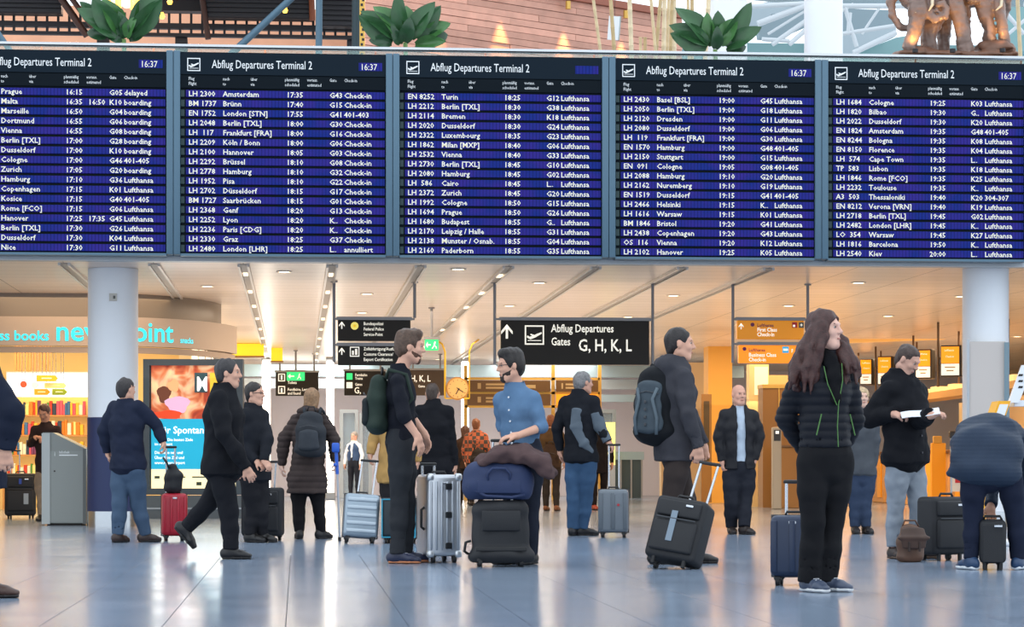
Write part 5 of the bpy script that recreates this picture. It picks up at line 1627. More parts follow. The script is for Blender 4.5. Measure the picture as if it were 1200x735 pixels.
    def hand(s, b, sd):
        E, W = s.arms[sd]; hdir, n, curl = s.hands[sd]
        q = s.q
        fd = unit(W - E)
        d = unit(hdir) if hdir is not None else fd
        if n is None: n = s.L * (-1 if sd == 'L' else 1)
        n = V(n); n = unit(n - d * np.dot(n, d))
        t = np.cross(d, n) * (1 if sd == 'L' else -1)      # thumb side
        b.seg(W, W + d * .03 * q, .027 * q, (.032 * q), k=.015)
        b.seg(W + d * .025 * q, W + d * .085 * q, (.036 * q, .017 * q), (.041 * q, .015 * q), right=t, k=.012)
        c = math.radians(curl)
        for i, Lf in enumerate((.070, .078, .073, .058)):
            p = W + d * (.088 - .004 * abs(i - 1)) * q + t * (.031 - .021 * i) * q
            a = c * .6
            for j, fl in enumerate((.45, .32, .26)):
                dd = d * math.cos(a) + n * math.sin(a) + t * (.05 - .035 * i)
                p2_ = p + unit(dd) * Lf * fl * q
                b.seg(p, p2_, (.0098 - .0008 * j) * q, (.0092 - .0008 * j) * q, k=.003)
                p = p2_; a += c
        p = W + d * .028 * q + t * .03 * q
        d1 = unit(d * .75 + t * .62 + n * .3)
        p2_ = p + d1 * .042 * q
        b.seg(p, p2_, .014 * q, .0115 * q, k=.012)
        d2 = unit(d * .85 + t * (.25 - .3 * math.sin(c)) + n * (.25 + .8 * math.sin(c)))
        b.seg(p2_, p2_ + d2 * .036 * q, .0112 * q, .0095 * q, k=.004)
    # ---------------------------------------------------------------- hair
    def hair(s, rgb, style='short', beard=None):
        if style == 'bald' : return s
        m = mat('hair_%d_%d_%d' % rgb, rgb, .5, noise=.4, nscale=45, bump=.6, bscale=120, spec=.5)
        b = Blob(); q = s.q; hp = s.hp; ax = (s.hL, s.hF, s.hU)
        if style in ('short', 'quiff', 'crop'):
            g = {'short': .0, 'quiff': .004, 'crop': -.004}[style]
            b.ell(hp(-.018, 0, .040), V(.084 + g, .103 + g, .092 + g * 2) * q, ax, k=.02)
            b.ell(hp(-.055, 0, -.02), V(.068 + g, .056 + g, .075) * q, ax, k=.03)
            if style == 'quiff':
                b.seg(hp(.05, -.03, .115), hp(.05, .03, .115), .024 * q, k=.03)
                b.ell(hp(-.01, 0, .105), V(.06, .08, .03) * q, ax, k=.03)
            b.ell(hp(.120, 0, -.022), V(.13, .088, .112) * q, ax, k=.012, sub=True)
            for sd in (-1, 1):
                b.ell(hp(.012, sd * .095, -.05), V(.034, .05, .062) * q, ax, k=.01, sub=True)
            b.cut(hp(0, 0, -.088), -s.hU)
        elif style == 'long':
            b.ell(hp(-.018, 0, .036), V(.090, .108, .100) * q, ax, k=.02)
            b.ell(hp(-.05, 0, -.05), V(.085, .062, .12) * q, ax, k=.03)
            b.ell(hp(.125, 0, -.025), V(.095, .092, .098) * q, ax, k=.012, sub=True)
        elif style == 'bob':
            b.ell(hp(-.018, 0, .036), V(.090, .108, .098) * q, ax, k=.02)
            b.ell(hp(-.045, 0, -.05), V(.086, .066, .11) * q, ax, k=.03)
            b.ell(hp(.125, 0, -.03), V(.085, .092, .10) * q, ax, k=.012, sub=True)
        s.hb = b; s.hm = m
        b.disp.append(wrinkle(11, .005, 95, (1, 1, .35)))
        if beard:
            bb = Blob()
            bb.ell(hp(.013, 0, -.042), V(.0675, .0775, .084) * q, ax, k=.01)
            bb.seg(hp(.06, -.016, -.100), hp(.06, .016, -.100), .026 * q, k=.02)
            bb.seg(hp(.090, -.020, -.050), hp(.098, 0, -.042), .0065 * q, k=.006); bb.seg(hp(.090, .020, -.050), hp(.098, 0, -.042), .0065 * q, k=.006)
            bb.ell(hp(.105, 0, -.060), V(.022, .03, .011) * q, ax, k=.005, sub=True)
            bb.ell(hp(.085, 0, -.004), V(.062, .05, .050) * q, ax, k=.012, sub=True)
            bb.cut(hp(.02, 0, -.03), s.hU + s.hF * .45)
            bb.disp.append(wrinkle(15, .002, 160))
            blob_obj(bb, 'beard', mat('beard_%d' % beard[0], beard, .8, noise=.2, nscale=90), s.root, .006)
        for sd in (-1, 1):
            eb = Blob(); eb.seg(hp(.090, sd * .018, .030), hp(.082, sd * .044, .031), .0045, .0035, k=.003)
            blob_obj(eb, 'eyebrow', m, s.root, .0035)
        return s
    def hair_done(s):
        if getattr(s, 'hb', None) is not None:
            blob_obj(s.hb, 'hair', s.hm, s.root, min(s.vox, .008))
            s.hb = None
        return s
    # ---------------------------------------------------------------- clothes
    def top(s, rgb, hem, name='jacket', bulk=0.0, quilt=None, sleeves=1.0, collar=.06, collar_r=.078, hood=False, flare=0.0, rough=.85, open_=None, wr=.005, wrs=22, sides='LR', rgbs=None, cuff=None, seed=1, belly=0, sheen=0, m=None, puff=0):
        b = Blob(); q = s.q; k_ = bulk
        t = lambda f_: s.P + (s.N - s.P) * f_
        hz = hem if np.isscalar(hem) else s.J(*hem)[2]
        up = s.ax
        Lp = np.linalg.norm(s.N - s.P)
        if up[2] > .8:
            ph = s.P + V(0, 0, hz - s.P[2]); ph[:2] -= up[:2] * (s.P[2] - hz) * .0
        else:
            ph = s.P - up * .12
        fm = .93 if s.fem else 1.0
        pts = [ph, t(.0), t(.32), t(.66), t(.86), t(.985)]
        rs = [(.172 + k_ + flare, .128 + k_ + flare * .8), (.168 + k_ + flare * .5, .126 + k_ + belly + flare * .4), ((.148 if s.fem else .155) + k_, .112 + k_ + belly), (.172 * fm + k_, .122 + k_ + (.012 if s.fem else 0)), (.135 + k_ * .8, .09 + k_ * .7), (.068 + k_ * .3, .066 + k_ * .3)]
        rs = [(a * q, c * q) for a, c in rs]
        if hz > s.P[2] and up[2] > .8:
            pts = [ph] + pts[2:]; rs = [rs[1]] + rs[2:]
        elif np.linalg.norm(pts[0] - pts[1]) < .03: pts = pts[1:]; rs = rs[1:]
        b.chain(pts, rs, s.L, k=.045, fa=True)
        for sd in sides:
            if sd not in s.arms: continue
            E, W = s.arms[sd]; S_ = s.S(sd)
            b.seg(t(.92), S_, (.060 + k_ * .5) * q, (.056 + k_ * .55) * q, k=.05)
            w = .5 * k_ + puff
            if sleeves >= 1:
                Wc = E + (W - E) * 1.02
                Mi = E + (W - E) * .5
                b.chain([S_, S_ + (E - S_) * .5, E, Mi, Wc], [(.061 + w) * q, (.058 + w) * q, (.052 + w) * q, (.046 + w) * q, (.037 + w * .8) * q], k=.02, fb=True)
            else:
                Wc = E + (W - E) * sleeves if sleeves > 0 else S_ + (E - S_) * (1 + sleeves)
                b.chain([S_, S_ + (E - S_) * .5, E, Wc], [(.061 + w) * q, (.058 + w) * q, (.054 + w) * q, (.050 + w) * q], k=.02, fb=True)
        if collar:
            b.seg(t(.96), s.N + unit(s.N - s.P) * collar + s.hF * .0, (collar_r + .012) * q, collar_r * q, s.L, k=.03, fb=True)
            b.seg(s.N + up * (collar - .03), s.N + up * (collar + .04), (collar_r - .018) * q, (collar_r - .010) * q, s.L, k=.004, sub=True)
        if hood:
            c_ = s.N - s.F * .085 + up * .0
            b.ell(c_, V(.135, .075, .085) * q, (s.L, s.F, up), k=.05)
            for sg in (-1, 1):
                b.seg(c_ + s.L * sg * .08, s.N + s.L * sg * .07 + s.F * .06 - up * .01, .05 * q, .038 * q, k=.04)
        if open_:
            w_, z0 = open_
            pa = ph + s.F * (.2 + k_) ; pb = s.N + s.F * .12 + up * .02
            b.seg(pa - V(0, 0, .1), pb, (w_, .16), (w_ * .8, .12), s.L, k=.01, sub=True)
        if quilt: b.disp.append(quilting(quilt, .011 if puff == 0 else .013, hz))
        b.disp.append(wrinkle(seed, wr, wrs, (1, 1, 1.25))); b.disp.append(wrinkle(seed + 50, wr * .5, wrs * 2.3))
        m = m or fabric(rgb, rough, sheen)
        o = blob_obj(b, name, m, s.root, max(.009, s.vox))
        s.top_m = m
        if cuff:
            for sd in sides:
                if sd in s.arms:
                    E, W = s.arms[sd]
                    c_ = Blob(); c_.seg(E + (W - E) * .93, E + (W - E) * 1.06, .036 * q, .034 * q, k=.01, fa=True, fb=True)
                    blob_obj(c_, 'cuff', fabric(cuff), s.root, .008)
        return s
    def trousers(s, rgb, hem=.055, loose=0.0, flare=0.0, rough=.85, wr=.006, seed=3, name='trousers', waist=.16, m=None, tw=0):
        b = Blob(); q = s.q
        wz = s.P + V(0, 0, waist) if s.ax[2] > .8 else s.P + s.ax * waist * .6
        b.chain([s.P + V(0, 0, -.10), s.P, wz], [(.135 * q, .11 * q), (.163 * q, .121 * q), (.145 * q, .105 * q)], s.L, k=.04, fb=True)
        for sd, (K, A, ft, pi_) in s.legs.items():
            A2 = A + unit(K - A) * (hem - .06)
            Mi = K + (A2 - K) * .45
            b.chain([s.Hp(sd), s.Hp(sd) + (K - s.Hp(sd)) * .45, K, Mi, A2], [(.092 + loose + tw) * q, (.086 + loose + tw) * q, (.065 + loose + flare * .3) * q, (.063 + loose + flare * .6) * q, (.052 + loose + flare) * q], k=.025, fb=True)
        b.disp.append(wrinkle(seed, wr * .75, 17, (1.3, 1.3, .9))); b.disp.append(wrinkle(seed + 9, wr * .4, 48))
        m = m or fabric(rgb, rough, bscale=260)
        blob_obj(b, name, m, s.root, max(.009, s.vox))
        return s
    def shoes(s, rgb, sole=(30, 28, 28), boot=0.0, size=1.0, laces=None, thick=.013):
        q = s.q * size
        for sd, (K, A, ft, pi_) in s.legs.items():
            f = math.radians(ft) if ft is not None else math.atan2(s.F[0], -s.F[1])
            D = V(math.sin(f), -math.cos(f), 0); R_ = V(math.cos(f), math.sin(f), 0); U = V(0, 0, 1)
            p_ = math.radians(pi_)
            D2 = D * math.cos(p_) - U * math.sin(p_); U2 = U * math.cos(p_) + D * math.sin(p_)
            O = A - U2 * .088 + D2 * 0.0
            P_ = lambda a, h: O + D2 * a * q + U2 * h
            b = Blob()
            b.chain([P_(-.055, .048), P_(.03, .052), P_(.105, .040), P_(.165, .030)], [(.036 * q, .042), (.038 * q, .046), (.046 * q, .032), (.036 * q, .020)], R_, k=.02)
            b.seg(P_(-.02, .05), A + U2 * (.0 + boot), .045 * q, .044 * q, k=.03, fb=True)
            b.cut(O + U2 * .006, -U2)
            so = blob_obj(b, 'shoe', mat('shoe_%d_%d_%d' % rgb, rgb, .45, noise=.1, nscale=12), s.root, min(.009, s.vox))
            c_ = Blob()
            c_.chain([P_(-.06, thick), P_(.03, thick), P_(.105, thick), P_(.168, thick)], [(.040 * q, thick), (.040 * q, thick), (.050 * q, thick), (.040 * q, thick)], R_, k=.01)
            c_.cut(O + U2 * .0005, -U2)
            blob_obj(c_, 'sole', mat('sole_%d_%d_%d' % sole, sole, .6), so, .007)
            if laces:
                for j in range(3):
                    MB().cyl(P_(.045 + .022 * j, .093 - .008 * j) - R_ * .02, P_(.05 + .022 * j, .093 - .008 * j) + R_ * .02, .003, n=6).build('lace', mat('lace_%d' % laces[0], laces, .8), so)
        return s
    def part(s, b, name, m, h=.009):
        return blob_obj(b, name, m, s.root, h)

BLACK = (26, 27, 31); NAVY = (30, 38, 58)
# ---- man in black shirt
p = Person(470, 660, 'man in a black shirt with rolled sleeves and beard, standing beside the aluminium suitcase', 86, (468, 435, 0), (471, 518, 0), (481, 407, 0), hphi=92, ht=1.86, pitch=4)
p.arm('R', (473, 488, -.27), (489, 511, -.27), hdir=(.35, 0, -1), n=(-.6, .5, -.2), curl=22)
p.arm('L', (480, 486, .20), (497, 508, .16), hdir=(.4, 0, -1), n=(-.6, -.4, 0), curl=25)
p.leg('R', (468, 586, -.08), (466, 648, -.12), foot=78).leg('L', (476, 586, .1), (475, 645, .12), foot=95)
p.body().hair((84, 62, 48), 'quiff', beard=(86, 58, 44)).hair_done()
p.top((26, 28, 36), .93, 'shirt', bulk=-.010, sleeves=.28, collar=.065, collar_r=.072, wr=.006, seed=2)
p.trousers((46, 48, 52), loose=.004, seed=4, waist=.10)
p.shoes((34, 40, 66), (190, 120, 80), laces=(200, 200, 205))
b = Blob(); b.seg(p.P + V(0, 0, .075), p.P + V(0, 0, .105), (.156, .118), None, p.L, k=.005, fa=True, fb=True); p.part(b, 'belt', mat('belt_dark', (30, 24, 22), .5))
P6 = p
# ---- man in blue shirt
p = Person(606, 662, 'bearded man in a blue shirt resting a hand on stacked luggage', -38, (605, 455, 0), (612, 528, .02), (598, 429, -.03), hphi=-72, pitch=6, ht=1.78)
p.arm('L', (634, 501, -.12), (606, 511, -.30), hdir=(-1, -.15, -.12), n=(0, .2, -1), curl=28)
p.arm('R', (588, 498, .16), (596, 530, .12), hdir=(.1, 0, -1), n=(.6, -.3, 0), curl=25)
p.leg('L', (622, 590, .0), (622, 648, .06), foot=-30).leg('R', (600, 590, .06), (598, 646, .1), foot=-45)
p.body().hair((34, 28, 26), 'quiff', beard=(50, 38, 34)).hair_done()
msh = fabric((92, 122, 154), .85)
p.top((72, 118, 172), .90, 'shirt', bulk=-.008, sleeves=.22, collar=.05, collar_r=.074, wr=.006, seed=5, m=msh)
p.trousers((40, 44, 56), loose=.004, waist=.1)
p.shoes((40, 36, 34))
for py in (466, 481, 494, 507):
    c_ = p.J(589.5 + (py - 466) * .05, py, 0); c_ = c_ + p.F * .0
    c0 = p.P + (p.N - p.P) * ((c_[2] - p.P[2]) / (p.N[2] - p.P[2]))
    q_ = c0 + p.F * (.118 if py > 470 else .108)
    MB().cyl(q_, q_ + p.F * .006, .008, n=10).build('button', mat('button_white', (226, 228, 232), .4), p.root)
E, W_ = p.arms['L']
b = Blob(); b.seg(W_ - unit(W_ - E) * .03, W_ - unit(W_ - E) * .008, .033, .031, k=.003, fa=True, fb=True); p.part(b, 'watch_strap', mat('watch_black', (24, 24, 26), .4), .006)
gl = MB(); 
gl.tube([p.hp(.098, .008, .008), p.hp(.096, .055, .012), p.hp(.06, .078, .012), p.hp(-.01, .083, .008)], .003, 6); gl.tube([p.hp(.098, -.008, .008), p.hp(.096, -.055, .012), p.hp(.06, -.078, .012), p.hp(-.01, -.083, .008)], .003, 6)
gl.build('glasses', mat('glasses_dark', (30, 28, 30), .3), p.root)
P7 = p
# ---- woman in quilted jacket (foreground)
p = Person(960, 694, 'woman with long dark red hair and a black quilted jacket, foreground right', 22, (965, 421, 0), (967, 533, .0), (967, 387, -.03), hphi=58, pitch=-4, ht=1.74, fem=True, sw=.175, vox=.0075)
p.arm('R', (921, 490, .06), (941, 527, .17), hdir=(.5, .3, -.6), n=(0, 1, 0), curl=40)
p.arm('L', (1001, 492, .10), (985, 530, .20), hdir=(-.5, .3, -.6), n=(0, 1, 0), curl=40)
p.leg('R', (953, 612, -.04), (949, 676, .0), foot=28).leg('L', (976, 612, .06), (968, 672, .07), foot=55)
p.body((222, 176, 158)).hair((64, 34, 30), 'long')
hb = p.hb
rs_ = np.random.default_rng(3)
for side, n_, ends in ((-1, 58, [(926, 955), (462, 436)]), (1, 40, [(984, 1008), (452, 426)])):
    for k in range(n_):
        u0 = (k + .5) / n_
        a_ = p.hp(-.07 + .11 * u0 * (1 if side < 0 else .8), side * (.062 + .02 * rs_.random()), .03 - .10 * rs_.random())
        ex = ends[0][0] + (ends[0][1] - ends[0][0]) * (u0 if side < 0 else rs_.random()) + rs_.normal() * 2
        ey = ends[1][0] + (ends[1][1] - ends[1][0]) * rs_.random()
        dd = -.17 + .14 * rs_.random() if side < 0 else -.10 + .16 * rs_.random()
        e_ = p.J(ex, ey, dd)
        m1 = a_ * .55 + e_ * .45 + V(side * .012, 0, .02) + rs_.normal(size=3) * .008
        m2 = a_ * .2 + e_ * .8 + V(side * .010, 0, .01) + rs_.normal(size=3) * .008
        hb.chain([a_, m1, m2, e_], [.017, .016, .013, .006], k=.022)
p.hair_done()
p.top((27, 29, 36), (967, 525, 0), 'jacket', bulk=.010, quilt=.052, collar=.055, collar_r=.082, wr=.003, rough=.55, seed=8, puff=.008)
# black scarf in the neckline
b = Blob(); b.chain([p.N + V(0, 0, -.02), p.N + V(0, 0, .065)], [(.085, .08), (.075, .07)], p.L, k=.02, fb=True)
b.chain([p.N + p.F * .085, p.N + p.F * .13 - V(0, 0, .12), p.N + p.F * .145 - V(0, 0, .26)], [(.05, .04), (.05, .03), (.038, .024)], p.L, k=.03)
b.disp.append(wrinkle(21, .007, 60)); p.part(b, 'scarf', fabric((22, 22, 25), .95))
mz = mat('green_zip', (70, 116, 52), .5)
zf = lambda f_, l_, o=.155: p.P + (p.N - p.P) * f_ + p.F * o + p.L * l_
MB().tube([p.N + p.F * .14 + p.L * .05 - V(0, 0, .03), p.N + p.F * .165 + p.L * .042 - V(0, 0, .14), p.N + p.F * .168 + p.L * .012 - V(0, 0, .28), zf(.30, 0, .160), zf(.08, 0, .166)], .0032, 6).build('zip', mz, p.root)
MB().tube([p.N + p.F * .13 - p.L * .07 - V(0, 0, .05), p.N + p.F * .16 - p.L * .06 - V(0, 0, .16), p.N + p.F * .168 - p.L * .0 - V(0, 0, .29)], .0032, 6).build('zip', mz, p.root)
for sg in (-1, 1):
    MB().tube([zf(.42, sg * .10, .142), zf(.20, sg * .135, .138)], .004, 6).build('pocket_zip', mz, p.root)
p.trousers((24, 24, 27), loose=.0, flare=.022, hem=.035, waist=.06, rough=.8, seed=7, wr=.005, tw=.006)
p.shoes((62, 72, 92), (206, 208, 210), thick=.016, laces=(210, 212, 216))
P13 = p
# ---- traveller in grey coat with backpack
p = Person(795, 661, 'man in a charcoal coat with a large black and grey backpack, pulling a tilted trolley', 108, (791, 430, 0), (792, 518, .02), (797, 404, 0), hphi=88, ht=1.86, sw=.185)
p.arm('R', (806, 486, -.25), (818, 524, -.24), hdir=(.1, 0, -1), n=(-.2, 1, 0), curl=55)
p.arm('L', (808, 486, .22), (824, 520, .22), hdir=(.1, 0, -1), n=(-.2, -1, 0), curl=40)
p.leg('R', (786, 590, -.08), (772, 645, -.08), foot=95).leg('L', (804, 588, .1), (814, 645, .1), foot=92)
p.body().hair((34, 28, 28), 'short').hair_done()
p.top((62, 62, 68), (793, 540, 0), 'coat', bulk=.022, collar=.085, collar_r=.09, hood=True, flare=.015, seed=12, wr=.006)
p.trousers((60, 52, 50), loose=.006, seed=13)
p.shoes((36, 32, 32))
P11 = p
# ---- man in black parka with paper
p = Person(1060, 655, 'man in a black parka and grey jeans reading a long sheet of paper', 42, (1058, 446, 0), (1061, 535, 0), (1064, 422, -.06), hphi=55, pitch=32, ht=1.80, sw=.195)
p.arm('R', (1018, 489, -.05), (1045, 486, -.22), hdir=(1, -.2, .02), n=(0, .3, -1), curl=45)
p.arm('L', (1078, 492, -.20), (1089, 488, -.42), hdir=(.8, -.3, .25), n=(-.3, .3, -1), curl=48)
p.leg('R', (1050, 590, -.02), (1048, 643, -.02), foot=20).leg('L', (1076, 590, .05), (1076, 640, .07), foot=60)
p.body((206, 160, 140)).hair((66, 50, 44), 'crop').hair_done()
p.top((24, 25, 30), (1060, 542, 0), 'parka', bulk=.036, collar=.10, collar_r=.098, hood=True, flare=.01, seed=16, wr=.009, wrs=18, puff=.008)
p.trousers((142, 150, 160), loose=.004, seed=17, wr=.009, hem=.08)
p.shoes((60, 48, 42), (90, 70, 55))
for k in range(4):
    q_ = p.P + (p.N - p.P) * (.05 + .22 * k) + p.F * (.178 if k < 3 else .17)
    MB().cyl(q_, q_ + p.F * .008, .009, n=10).build('snap_button', mat('snap_dark', (60, 60, 66), .3, .6), p.root)
b = Blob()
for sg in (-1, 1):
    q_ = p.P + p.F * .165 + p.L * sg * .10 + V(0, 0, .06)
    b = Blob(); b.seg(q_ + V(0, 0, .05), q_ - V(0, 0, .06), (.075, .022), None, p.L, k=.01, fa=True, fb=True); p.part(b, 'pocket', p.top_m, .009)
P15 = p
# paper
pr = thing('paper_sheet', 'long white folded sheet of paper held by the parka man', 'paper', ground(1060, 655), -YAW)
a = p.J(1056, 486.5, -.31); b_ = p.J(1101, 481.5, -.46)
mpap = mat('paper_white', (228, 232, 238), .6)
u_ = unit(b_ - a); w_ = V(0, -.08, .0); 
M_ = MB(); 
pts = []
for i in range(9):
    c_ = a + (b_ - a) * i / 8 + V(0, 0, .004 * math.sin(i))
    pts += [c_ + V(0, .04, .022), c_ + V(0, -.04, -.03), c_ + V(0, -.04, -.027), c_ + V(0, .04, .025)]
f = []
for i in range(8):
    for k in range(4):
        f.append((i * 4 + k, i * 4 + (k + 1) % 4, i * 4 + 4 + (k + 1) % 4, i * 4 + 4 + k))
f += [(0, 1, 2, 3), (35, 34, 33, 32)]
M_.add(pts, f); M_.build('sheet', mpap, pr)
# ---- bending person at the right
p = Person(1158, 668, 'person in a dark blue quilted jacket bending over a suitcase at the right edge', 164, (1180, 516, .40), (1158, 546, -.02), (1196, 532, .60), hphi=164, pitch=60, ht=1.72, sw=.20)
p.arm('L', (1166, 560, .38), (1161, 592, .16), hdir=(-.05, -.2, -1), n=(0, -1, 0), curl=45)
p.arm('R', (1204, 565, .40), (1206, 600, .30), hdir=(0, 0, -1), n=(0, -1, 0), curl=45)
p.LH = p.P + V(-.12, 0, -.07); p.RH = p.P + V(.16, 0, -.07)
p.leg('L', (1140, 606, .02), (1138, 655, .0), foot=200).leg('R', (1191, 606, .02), (1193, 655, .02), foot=150)
p.body().hair((60, 46, 40), 'short').hair_done()
b = Blob()
b.chain([p.P + V(-.02, -.05, -.03), p.P + V(.0, .04, .14), p.P + V(.05, .22, .24), p.N + V(0, .0, .02)], [(.275, .13), (.27, .15), (.24, .15), (.17, .12)], V(1, 0, 0), k=.05)
b.chain([p.P + V(-.10, -.03, -.02), p.P + V(-.30, -.02, -.06)], [(.10), (.025)], k=.06)
for sd in 'LR':
    E, W_ = p.arms[sd]
    b.chain([p.S(sd), E, W_], [.085, .07, .05], k=.03, fb=True)
b.disp.append(quilting(.03, .004)); b.disp.append(wrinkle(31, .008, 18))
p.part(b, 'jacket', fabric((44, 56, 74), .5))
p.trousers((30, 36, 54), loose=.006, waist=.08, seed=33)
p.shoes((36, 62, 96), (222, 226, 230), thick=.018)
P16 = p
# ---- man with red suitcase
p = Person(152, 636, 'man in a navy jacket and jeans walking away with a red suitcase', 152, (148, 468, 0), (150, 545, 0), (148, 458.5, .02), hphi=135, ht=1.66, sw=.185, vox=.0095)
p.H = p.J(148, 457, .0); p.N = p.J(147, 473, 0)
p.arm('R', (183, 498, -.0), (191, 518, -.02), hdir=(.2, -.1, -1), n=(-1, .0, 0), curl=50)
p.arm('L', (122, 505, .06), (126, 530, .12), hdir=(.2, .3, -1), n=(1, 0, 0), curl=30)
p.leg('L', (140, 590, .0), (138, 627, .0), foot=150).leg('R', (162, 590, .05), (170, 625, .12), foot=115)
p.body().hair((46, 40, 40), 'short').hair_done()
p.top((34, 40, 58), (150, 549, 0), 'jacket', bulk=.03, collar=.05, collar_r=.085, seed=41, flare=.0)
p.trousers((70, 88, 110), loose=.014, seed=42)
p.shoes((56, 40, 36))
P2 = p
# ---- striding man in long black coat
p = Person(268, 655, 'tall man in a long black coat striding to the right past the poster case', 82, (262, 458, 0), (262, 545, 0), (268, 438, 0), hphi=85, ht=1.74, sw=.19)
p.arm('R', (262, 508, -.28), (288, 548, -.28), hdir=(.5, 0, -.8), n=(-.3, 1, 0), curl=40)
p.arm('L', (266, 508, .24), (276, 545, .28), hdir=(.3, 0, -.9), n=(-.3, -1, 0), curl=40)
p.leg('R', (268, 600, -.08), (270, 645, -.1), foot=85).leg('L', (244, 590, .1), (219, 618, .12), foot=85, pitch=48, plant=False)
p.body().hair((46, 42, 44), 'short').hair_done()
p.top((24, 25, 30), (262, 556, 0), 'coat', bulk=.04, collar=.07, collar_r=.085, flare=.03, seed=44, wr=.007)
p.trousers((28, 29, 34), loose=.012, seed=45)
p.shoes((22, 20, 22))
P3 = p
# ---- man with glasses behind
p = Person(302, 636, 'man with dark hair and glasses behind the striding man, beside a black trolley', 62, (297, 478, 0), (298, 555, 0), (299, 462, -.02), hphi=70, ht=1.68, vox=.0095)
p.arm('L', (313, 515, -.12), (309, 540, -.24), hdir=(.6, -.2, -.7), n=(-.3, .5, -.5), curl=50)
p.arm('R', (284, 515, -.06), (300, 540, -.2), hdir=(.7, -.2, -.5), n=(-.3, .5, -.5), curl=50)
p.leg('L', (307, 600, .0), (308, 627, .05), foot=60).leg('R', (296, 600, .0), (294, 627, .0), foot=60)
p.body().hair((40, 34, 32), 'short').hair_done()
p.top((32, 34, 40), (298, 562, 0), 'jacket', bulk=.03, collar=.05, collar_r=.085, seed=47)
p.trousers((34, 34, 38), loose=.008, seed=48)
p.shoes((26, 24, 24))
gl = MB()
gl.tube([p.hp(.098, .008, .008), p.hp(.096, .055, .012), p.hp(.06, .078, .012), p.hp(-.01, .083, .008)], .0035, 6); gl.tube([p.hp(.098, -.008, .008), p.hp(.096, -.055, .012), p.hp(.06, -.078, .012), p.hp(-.01, -.083, .008)], .0035, 6)
gl.build('glasses', mat('glasses_dark', (30, 28, 30), .3), p.root)
# ---- woman in brown quilted coat
p = Person(362, 632, 'woman in a long dark brown quilted coat seen from behind, with a blue crutch', 172, (364, 484, 0), (360, 560, 0), (366, 468, .02), hphi=165, ht=1.62, fem=True, vox=.0095, sw=.17)
p.arm('R', (391, 515, -.02), (393, 540, -.04), hdir=(.1, 0, -1), n=(-1, .2, 0), curl=55)
p.arm('L', (333, 515, .02), (330, 545, .04), hdir=(0, 0, -1), n=(1, .2, 0), curl=35)
p.leg('L', (350, 600, .0), (351, 625, .0), foot=190).leg('R', (374, 598, .03), (376, 622, .08), foot=140)
p.body((224, 184, 164)).hair((150, 116, 84), 'bob').hair_done()
p.top((66, 56, 54), (361, 579, 0), 'coat', bulk=.035, quilt=.062, collar=.05, collar_r=.09, hood=True, flare=.045, seed=52, wr=.005, rough=.7, puff=.006)
p.trousers((30, 29, 31), loose=.004, seed=53)
p.shoes((28, 26, 26), boot=.06)
P5 = p
# ---- long black coat man behind
p = Person(510, 625, 'man in a long black overcoat seen from behind, beyond the man in the black shirt', 178, (508, 474, 0), (511, 550, 0), (507, 461.5, .01), hphi=172, ht=1.75, vox=.010)
p.arm('L', (490, 512, .02), (489, 545, .02), hdir=(0, 0, -1), n=(1, 0, 0), curl=30)
p.arm('R', (528, 512, .0), (533, 545, -.02), hdir=(0, 0, -1), n=(-1, 0, 0), curl=30)
p.leg('L', (503, 590, 0), (503, 616, 0), foot=185).leg('R', (518, 590, 0), (519, 616, .02), foot=170)
p.body().hair((70, 56, 48), 'crop').hair_done()
p.top((26, 27, 32), (511, 592, 0), 'overcoat', bulk=.028, collar=.06, collar_r=.08, flare=.03, seed=55)
p.trousers((30, 30, 34), seed=56); p.shoes((24, 22, 22))
# ---- tan coat person, mostly hidden
p = Person(462, 629, 'person in a tan coat mostly hidden behind the man in the black shirt', 195, (464, 482, 0), (463, 556, 0), (463, 468, .0), hphi=190, ht=1.66, vox=.011)
p.arm('L', (438, 515, .0), (434, 532, -.03), hdir=(-.1, 0, -1), n=(1, 0, 0), curl=45)
p.arm('R', (489, 515, .02), (489, 540, .04), hdir=(0, 0, -1), n=(-1, 0, 0), curl=30)
p.leg('L', (455, 596, 0), (454, 620, 0), foot=195).leg('R', (470, 596, 0), (471, 620, .02), foot=180)
p.body().hair((86, 62, 46), 'bob').hair_done()
p.top((190, 150, 92), (463, 566, 0), 'coat', bulk=.03, collar=.05, collar_r=.082, flare=.01, seed=58)
p.trousers((46, 44, 46), seed=59); p.shoes((30, 28, 28))
# ---- grey-haired man, softshell jacket
p = Person(680, 628, 'grey-haired man in a black and grey softshell jacket and jeans, seen from behind', 150, (679, 462, 0), (681, 534, 0), (684, 449, .0), hphi=118, ht=1.80, vox=.0095, sw=.19)
p.arm('R', (703, 500, -.12), (712, 517, -.14), hdir=(.5, -.1, -.6), n=(-.2, .3, -1), curl=45)
p.arm('L', (653, 502, .08), (656, 528, .12), hdir=(.1, .2, -1), n=(1, 0, 0), curl=30)
p.leg('L', (672, 585, 0), (671, 619, 0), foot=160).leg('R', (687, 585, .03), (683, 619, .05), foot=100)
p.body((200, 150, 128)).hair((120, 118, 118), 'short').hair_done()
p.top((28, 30, 36), (680, 541, 0), 'jacket', bulk=.022, collar=.055, collar_r=.085, seed=61)
b = Blob(); E, W_ = p.arms['R']
b.chain([p.RS + V(0, -.02, -.06), E, W_], [.074, .070, .052], k=.02, fb=True); b.cut(p.RS + (E - p.RS) * .45, -(E - p.RS)); b.disp.append(wrinkle(61, .005, 22, (1, 1, 1.25)))
p.part(b, 'sleeve_panel', fabric((92, 102, 112), .8), .011)
